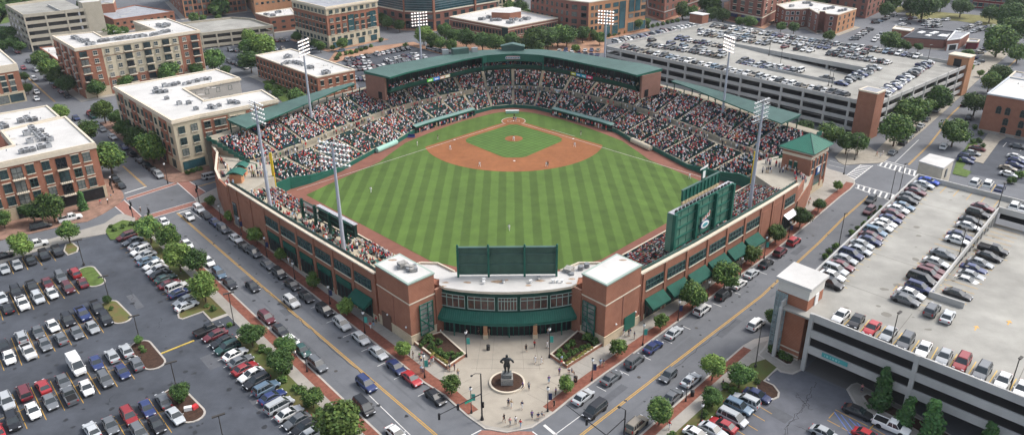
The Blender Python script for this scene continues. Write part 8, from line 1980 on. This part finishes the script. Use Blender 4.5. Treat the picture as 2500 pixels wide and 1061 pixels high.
EN = [(865,820,'stand','black','grey'),(855,860,'walk','white','navy'),(962,845,'stand','black','black'),(1003,830,'stand','red','white'),(1015,832,'stand','white','red'),(1052,850,'stand','tan','khaki'),(1212,812,'stand','white','grey'),(1305,815,'stand','navy','navy'),(1412,830,'walk','red','navy'),(1436,832,'stand','red','white'),(1562,850,'stand','tan','grey'),(628,820,'sit','white','grey'),(18,795,'walk','red','white'),(45,775,'stand','black','light blue'),(68,745,'stand','red','black'),(2222,850,'walk','navy','white'),(2265,860,'stand','black','grey'),(2278,850,'walk','navy','white'),(2315,880,'stand','navy','grey'),(2112,1015,'walk','navy','navy'),(2130,1020,'walk','light blue','grey')]
for i, (x, y, pose, sh, pt) in enumerate(EN):
    px, py = TE(x, y); person(px, py, pose, sh, pt, f'person in {sh} top and {pt} trousers, {ordw(i)} from left along the entrance front', 'people by the entrance building', z=.15+(.3 if pose == 'sit' else 0))
ST2 = [(TR4, [(900,990),(925,975),(930,800),(960,790),(1000,770),(1245,600),(1262,570),(1330,610),(1358,600),(1350,640),(1535,390),(1525,410)], 'pavement below the right brick wing'), (T2b, [(775,520),(790,600),(1170,800),(1270,1010),(1310,1030),(1335,1000),(1355,990),(865,660)], 'pavement below the left brick wing'), (crop(0,250,3.9), [(1065,920),(1030,965),(960,975),(1340,1040)], 'near left block pavement'), (crop(1560,860,5), [(370,930),(790,590),(805,500),(1020,420),(650,400),(600,420)], 'garage side pavement'), (T6, [(240,690),(215,240),(225,262),(238,215),(205,235)], 'pavements along the left street'), (crop(2060,140,4.082), [(325,985),(360,1000),(385,975),(1235,790)], 'pavement corner by the brick stair tower'), (crop(1900,860,4.167), [(845,400)], 'near garage entrance pavement')]
for T, l, ds in ST2:
    for i, (x, y) in enumerate(l):
        px, py = T(x, y); sh, pt, sk_, h = outfit(); person(px, py, rp_.choice(('stand','walk')), sh, pt, f'{ordw(i)} person on the {ds}, {sh} top and {pt} trousers', 'people on the pavements', hair=h, skin=sk_)
# the crowd: the nearest as persons, the rest as one mass
placed = 13+2+len(PZ)+len(EN)+sum(len(q[1]) for q in ST2)
camv = Vector((0,0,CH)); CROWD.sort(key=lambda c: (c[0]-camv).length)
ZN = {'rf':('sitting in the right bleachers','people in the right bleachers'),'lf':('sitting in the seats by the left field fence','people in the left field seats'),'table':('at the left terrace tables','people at the picnic tables'),'stand':('standing on the left terrace','people standing on the left terrace'),'lower':('sitting in the lower grandstand','people in the lower stand'),'upper':('sitting in the upper grandstand','people in the upper stand'),'dugout':('in the dugout','people in the dugouts'),'club':('at the club level','people at club level')}
ns = max(0, 298-placed); cnt = {}
SITPART = [('hair_dark','dark hair'),('hair_fair','fair hair')]
mass = MB(); order = [CLM[k] for k in CL]+[SK[k] for k in SK]; oi = {m.name: i for i, m in enumerate(order)}
V_, F_, M_ = [], [], []
tp = {}
for nm, t in (('s', TS), ('t', TT_)): tp[nm] = (np.array(t.v), t.f, t.m)
off = 0
for i, (p, a, z_) in enumerate(CROWD):
    o4 = outfit()
    if i < ns:
        pose = 'sit' if z_ not in ('stand','dugout') else 'stand'
        o = inst('person', PM[pose], None, p, a+rp_.uniform(-.3,.3), 1, pm_mats(o4)); g_ = ZN[z_]
        hat = {'hair_dark':'dark hair','hair_fair':'fair hair','cap_white':'a white cap','navy':'a navy cap','red':'a red cap'}[o4[3]]
        ds = f'person in {o4[0]} top, {hat}, {o4[1]} trousers, {g_[0]}'
        key = ds; tag(o, ds, 'person', ds if False else g_[1]+' wearing '+o4[0]+' with '+hat+', '+o4[1])
    else:
        vv, ff, mm = tp['s' if z_ not in ('stand','dugout') else 't']; an = a+rp_.uniform(-.3,.3); ca, sa = math.cos(an), math.sin(an); s = rp_.uniform(.92,1.08)
        W_ = np.empty_like(vv); W_[:,0] = p.x+(vv[:,0]*ca-vv[:,1]*sa)*s; W_[:,1] = p.y+(vv[:,0]*sa+vv[:,1]*ca)*s; W_[:,2] = p.z+vv[:,2]*s
        ms = pm_mats(o4); V_.append(W_); F_ += [tuple(j+off for j in f) for f in ff]; M_ += [oi[ms[j].name] for j in mm]; off += len(vv)
me = bpy.data.meshes.new('spectators'); me.from_pydata(np.vstack(V_).tolist(), [], F_)
for m_ in order: me.materials.append(m_)
me.polygons.foreach_set('material_index', M_); me.update()
o = bpy.data.objects.new('spectators', me); C.objects.link(o); stuff(o); tag(o, 'dense crowd of baseball spectators filling the grandstand seats', 'crowd')
print('crowd', len(CROWD), 'cars', len(CARS))
# ---------------------------------------------------------------- statue
t = thing('statue', 'dark bronze statue of a standing man on a stone plinth, seen from behind', 'statue', sp+Vector((0,0,.4)))
b = MB(); b.prism([(sp.x-1.05,sp.y-1.0),(sp.x+1.05,sp.y-1.0),(sp.x+1.0,sp.y+1.0),(sp.x-1.0,sp.y+1.0)], .35, 1.6, 0); b.prism([(sp.x-.8,sp.y-.75),(sp.x+.8,sp.y-.75),(sp.x+.8,sp.y+.75),(sp.x-.8,sp.y+.75)], 1.6, 2.3, 1); b.box((sp.x,sp.y-1.02,1.0), (1.5,.06,.8), 0, 2); b.build('plinth', [mat('grey_stone', (.26,.25,.23), .9, var=.15, scale=2), mat('grey_granite', (.12,.13,.13), .6, var=.3, scale=4), mat('plaque', (.25,.25,.23), .5, var=.4, scale=6)], t)
J = {'hip': (0,0,1.0), 'chest': (0,0,1.35), 'neck': (0,0,1.62), 'headc': (0,.03,1.78), 'headt': (0,.01,1.93), 'skl':(.2,0,.72),'skr':(-.2,0,.72)}
rad = {'hip': (.24,.2), 'chest': (.28,.19), 'neck': .09, 'headc': .13, 'headt': .11,'skl':.15,'skr':.15}; E = [('hip','chest'),('chest','neck'),('neck','headc'),('headc','headt'),('hip','skl'),('hip','skr')]
for s, x in (('l',.1),('r',-.1)):
    J['kn'+s] = (x*1.3,0,.45); J['an'+s] = (x*1.5,0,.08); J['fo'+s] = (x*1.8,.16,.04); J['sh'+s] = (x*3.0,0,1.5); J['el'+s] = (x*5.6,-.05,1.25); J['wr'+s] = (x*(5.6 if s == 'l' else 3.8),.12,1.02 if s == 'l' else 1.0); J['ha'+s] = (x*(6.2 if s == 'l' else 3.2),.2,1.0)
    rad.update({'kn'+s:.11,'an'+s:.08,'fo'+s:.07,'sh'+s:.12,'el'+s:.1,'wr'+s:.075,'ha'+s:.07}); E += [('sk'+s,'kn'+s),('kn'+s,'an'+s),('an'+s,'fo'+s),('chest','sh'+s),('sh'+s,'el'+s),('el'+s,'wr'+s),('wr'+s,'ha'+s)]
me = skin_person('figure', J, E, rad); me.materials.append(bronze); o = inst('figure', me, t, (0,0,1.9), 0, 1.95); me.polygons.foreach_set('use_smooth', [True]*len(me.polygons))
# ---------------------------------------------------------------- lamps, signals, bins
def lamp(px, py, h, label, kind='globe', group='street lamps', z=.15, head=0.0, banner=None):
    p = P(px, py, z); t = thing('street_lamp', label, 'street lamp', p, group); b = MB()
    if kind == 'globe':
        b.tube(p, (p.x,p.y,z+.6), .2, .12, n=8); b.tube((p.x,p.y,z+.6),(p.x,p.y,z+h-.5), .08, .06, n=6); b.build('pole', blackm, t); b = MB(); b.ball((p.x,p.y,z+h-.25), .26, 0, 8, 5, 1.3); b.build('globe', whitem, t); b = MB(); b.tube((p.x,p.y,z+h+.05),(p.x,p.y,z+h+.25), .22,.03, n=8); b.build('cap', blackm, t)
        if banner: b = MB(); b.box((p.x+.4,p.y,z+h*.62), (.6,.05,1.3)); b.build('banner', CLM['navy'] if banner == 1 else mat('banner_teal', (.05,.3,.25), .7), t)
    elif kind == 'box':
        b.tube(p, (p.x,p.y,z+.5), .25, n=8); b.tube((p.x,p.y,z+.5),(p.x,p.y,z+h), .09, .07, n=6); b.build('pole', mat('bronze_pole', (.05,.045,.04), .5), t)
        b = MB(); b.box((p.x+math.cos(head)*.5,p.y+math.sin(head)*.5,z+h), (1.0,.4,.16), head); b.build('lamp_head', MATS['bronze_pole'], t)
        if banner == 2: b = MB(); b.box((p.x-math.cos(head)*.5,p.y-math.sin(head)*.5,z+h), (1.0,.4,.16), head); b.build('lamp_head', MATS['bronze_pole'], t)
    return t
def Lh(base, top, **k): p = P(*base, .15); return topz(p, top[1])-.15
LL = [((1139,870),(1139,808),2,'lamp post with teal banner at the tip of the left planter'),((1341,872),(1341,800),2,'lamp post at the tip of the right planter'),((1037,921),(1034,865),2,'black lamp post by the left kerb near the red car'),((1151,1007),(1148,945),2,'black lamp post at the left kerb beside the traffic signal mast'),((1337,1003),(1338,945),1,'black lamp post at the right kerb near the plaza corner'),((1445,928),(1448,875),1,'black lamp post on the right pavement beyond the corner tree'),((1569,842),(1572,790),2,'black lamp post on the right pavement before the brick wing door'),((1655,782),(1660,733),1,'black lamp post below the first right awning'),((1727,732),(1730,685),0,'black lamp post below the second right awning'),((1807,673),(1811,628),0,'black lamp post below the fourth right awning'),((1865,630),(1871,577),2,'black lamp post before the blank bay of the right wing'),((1925,580),(1932,540),1,'black lamp post beside the last bay of the right wing'),
      ((891,812),(888,760),2,'teal banner lamp post near the entrance block on the left street'),((806,742),(800,697),1,'lamp post with navy banner beside the left brick wing'),((720,681),(716,640),0,'lamp post on the left pavement by the third window bay'),((652,627),(645,578),1,'lamp post on the left pavement by the first window bay'),((589,573),(582,530),1,'lamp post with navy banner near the left end of the brick wing'),((540,538),(538,500),0,'slim lamp post near the far left junction corner'),
      ((1674,978),(1675,938),0,'globe lamp post on the garage side brick strip of the right street'),((1711,1028),(1714,985),0,'globe lamp post on the lawn beside the lower right lot'),((750,906),(748,860),0,'lamp post on the verge side pavement of the left street'),((410,448),(403,398),0,'lamp post at the brick pavement corner of the cream block'),((277,470),(274,430),0,'twin globe lamp post beside the near left block corner')]
for i, (bs, tp_, bn, lab) in enumerate(LL): lamp(*bs, max(3.5, Lh(bs, tp_)), lab, banner=bn)
BX = [((205,647),(192,586),1,'tall lot lamp beside the top grass island of the dark lot'),((265,725),(256,675),1,'tall lot lamp at the second island of the dark lot'),((340,825),(328,773),1,'tall lot lamp at the third island of the dark lot'),((430,942),(421,887),1,'tall lot lamp at the fourth island of the dark lot'),((572,793),(558,715),1,'tall lamp at the dark lot entrance'),((546,1075),(545,1038),1,'lamp post at the bottom edge of the dark lot')]
for bs, tp_, bn, lab in BX: lamp(*bs, max(5, Lh(bs, tp_)), lab, 'box', 'parking lot lamps', head=R(30), banner=2)
for px, py, z_, h_, lab in [(2173,848,DK2,6.5,'tall slim lamp on the front parapet of the near garage between silver and grey cars'),(2460,965,DK2,6.5,'tall slim lamp on the front parapet of the near garage at the right edge'),(2340,628,DK2,6,'tall slim lamp on the inner wall of the near garage behind the grey sedan'),(2378,583,DK2,6,'tall slim lamp beside the white sedan on the near garage roof'),(2436,508,DK2,6,'tall slim lamp at the far end of the inner wall on the near garage'),(2172,487,.15,8,'lamp mast by the ladder crossing below the near garage wall'),(2195,468,.15,8,'second lamp mast behind the near garage parapet by the junction'),(2048,598,.15,8,'lamp mast rising behind the near garage wall by the shrubs'),(1844,895,.15,9,'tall lamp mast on the pavement beside the near garage stair tower'),(2060,425,.15,7,'black signal style lamp by the corner tower crossing'),(2086,390,.15,7,'black lamp in front of the trees at the big garage corner')]:
    lamp(px, py, h_, lab, 'box', 'garage and corner lamps', z=z_, head=R(40))
for px, py, lab in [(1877,136,'left-most double lamp pole on the big rooftop deck'),(2022,210,'tall double lamp pole beside the sunken ramp of the big garage'),(2030,212,'second tall lamp pole beside the sunken ramp of the big garage'),(1905,158,'lamp pole on the wall of the sunken ramp'),(2115,150,'slim green lamp pole on the right half of the big rooftop deck'),(2265,148,'slim lamp pole beside the far brick stair tower of the big garage')]:
    lamp(px, py, 6, lab, 'box', 'roof deck lamps', z=DK, head=R(40), banner=2)
# signal mast at the plaza corner
p = P(1177,1023,.15); q = Vector((p.x,p.y,9.2)); t = thing('traffic_signal', 'black traffic signal mast with long arm and lamp at the plaza corner', 'traffic signal', p)
b = MB(); b.tube(p,(p.x,p.y,.8), .32,.2, n=10); b.tube((p.x,p.y,.8), q, .14,.1, n=8); b.build('pole', blackm, t)
zt = topz(Vector((p.x,p.y,3)), 960); tipd = P(1070,1018,zt-.4)
tipd = Vector((p.x,p.y,zt))+(Vector((tipd.x,tipd.y,zt))-Vector((p.x,p.y,zt)))*1.0
b = MB(); b.tube((p.x,p.y,zt), tipd, .1,.06, n=6); b.build('arm', blackm, t)
def sig(o, c, parent):
    b = MB(); b.box((c.x,c.y,c.z-.3), (.35,.3,1.1)); b.build('signal_head', blackm, parent)
for f in (.98,.55): c = lerp(Vector((p.x,p.y,zt)), tipd, f); sig(None, c, t)
c = lerp(Vector((p.x,p.y,zt)), tipd, .3); b = MB(); b.box((c.x,c.y-.1,c.z-.2), (1.5,.05,.35), az(tipd-p)); b.build('street_sign', mat('sign_green', (.02,.3,.2), .5), t)
b = MB(); b.tube(q, (p.x-.9,p.y-.1,9.3), .05, n=5); b.tube((p.x-.9,p.y-.1,9.3),(p.x-1.4,p.y-.2,9.0), .05, n=5); b.ball((p.x-1.45,p.y-.2,8.95), .22, 0, 8, 4, .6); b.build('lamp_arm', blackm, t)
b = MB(); b.box((p.x+.25,p.y-.1,3.2), (.3,.3,1.0)); b.build('pedestrian_signal', blackm, t)
p = P(1522,1080,.15); t = thing('traffic_signal', 'black signal mast with curved lamp leaning into the right street at the bottom edge', 'traffic signal', p)
zt = topz(p, 1000); zz = topz(p, 985); b = MB(); b.tube(p, (p.x,p.y,zt), .14,.1, n=8); b.build('pole', blackm, t)
b = MB(); b.tube((p.x,p.y,zt),(p.x-.8,p.y+.1,zt+.5), .05, n=5); b.ball((p.x-1.0,p.y+.1,zt+.5), .3, 0, 8, 4, .5); b.build('lamp_arm', blackm, t)
a_ = P(1480,1061,5.5); c_ = P(1383,988,6.2); b = MB(); b.tube((p.x,p.y,5.0), a_, .09, n=6); b.tube(a_, c_, .09,.05, n=6); b.build('arm', blackm, t); sig(None, lerp(a_, c_, .48), t)
for px, py, tp_, lab in [(487,497,447,'signal pole at the near right corner of the far left junction'),(325,530,488,'signal pole in the corner bed above the dark lot'),(273,462,432,'short signal pole before the near left block corner'),(364,527,505,'short green post at the far left junction')]:
    p = P(px, py, .15); zt = topz(p, tp_); t = thing('traffic_signal', lab, 'traffic signal', p); b = MB(); b.tube(p, (p.x,p.y,zt), .12,.08, n=7); b.build('pole', blackm, t); sig(None, Vector((p.x+.2,p.y,zt-.8)), t); sig(None, Vector((p.x-.2,p.y,zt-1.8)), t)
for px, py, lab in [(1192,853,'round dark bin on the plaza left of the statue axis'),(1083,795,'dark bin at the left end of the entrance front'),(1407,795,'dark bin at the right end of the entrance front'),(1405,930,'dark bin by the right street tree'),(1690,965,'black bin beside the globe lamp on the right street'),(711,900,'dark bin on the verge side pavement of the left street'),(1284,812,'pale bin before the right entrance column')]:
    b = MB(); b.tube((0,0,0),(0,0,1.0), .32,.36, n=12); b.tube((0,0,1.0),(0,0,1.12), .38,.2, n=12); tag(b.build('litter_bin', blackm if 'pale' not in lab else trim, at=P(px,py,.15)), lab, 'bin')
# park bench-like crate and bags in the island, cart corral boxes
b = MB(); b.box((0,0,.35),(1.2,.6,.7),.3,0); b.box((.9,.5,.3),(1.0,.7,.6),1.0,1); tag(b.build('rubbish_pile', [whitem, CLM['red']], at=P(460,1000,.15)), 'heap of white and red bags on the nearest mulch island', 'rubbish')
# ---------------------------------------------------------------- thin air haze over the town
hm = bpy.data.materials.new('haze_air'); hm.use_nodes = True; n_ = hm.node_tree; n_.nodes.remove(n_.nodes['Principled BSDF'])
pv_ = n_.nodes.new('ShaderNodeVolumePrincipled'); pv_.inputs['Color'].default_value = (.86,.92,1,1); pv_.inputs['Density'].default_value = .00008; pv_.inputs['Anisotropy'].default_value = .2
n_.links.new(pv_.outputs[0], n_.nodes['Material Output'].inputs['Volume'])
b = MB(); b.prism([(-700,-60),(700,-60),(700,900),(-700,900)], -1.4, 92); hz_ = b.build('haze', hm); stuff(hz_)
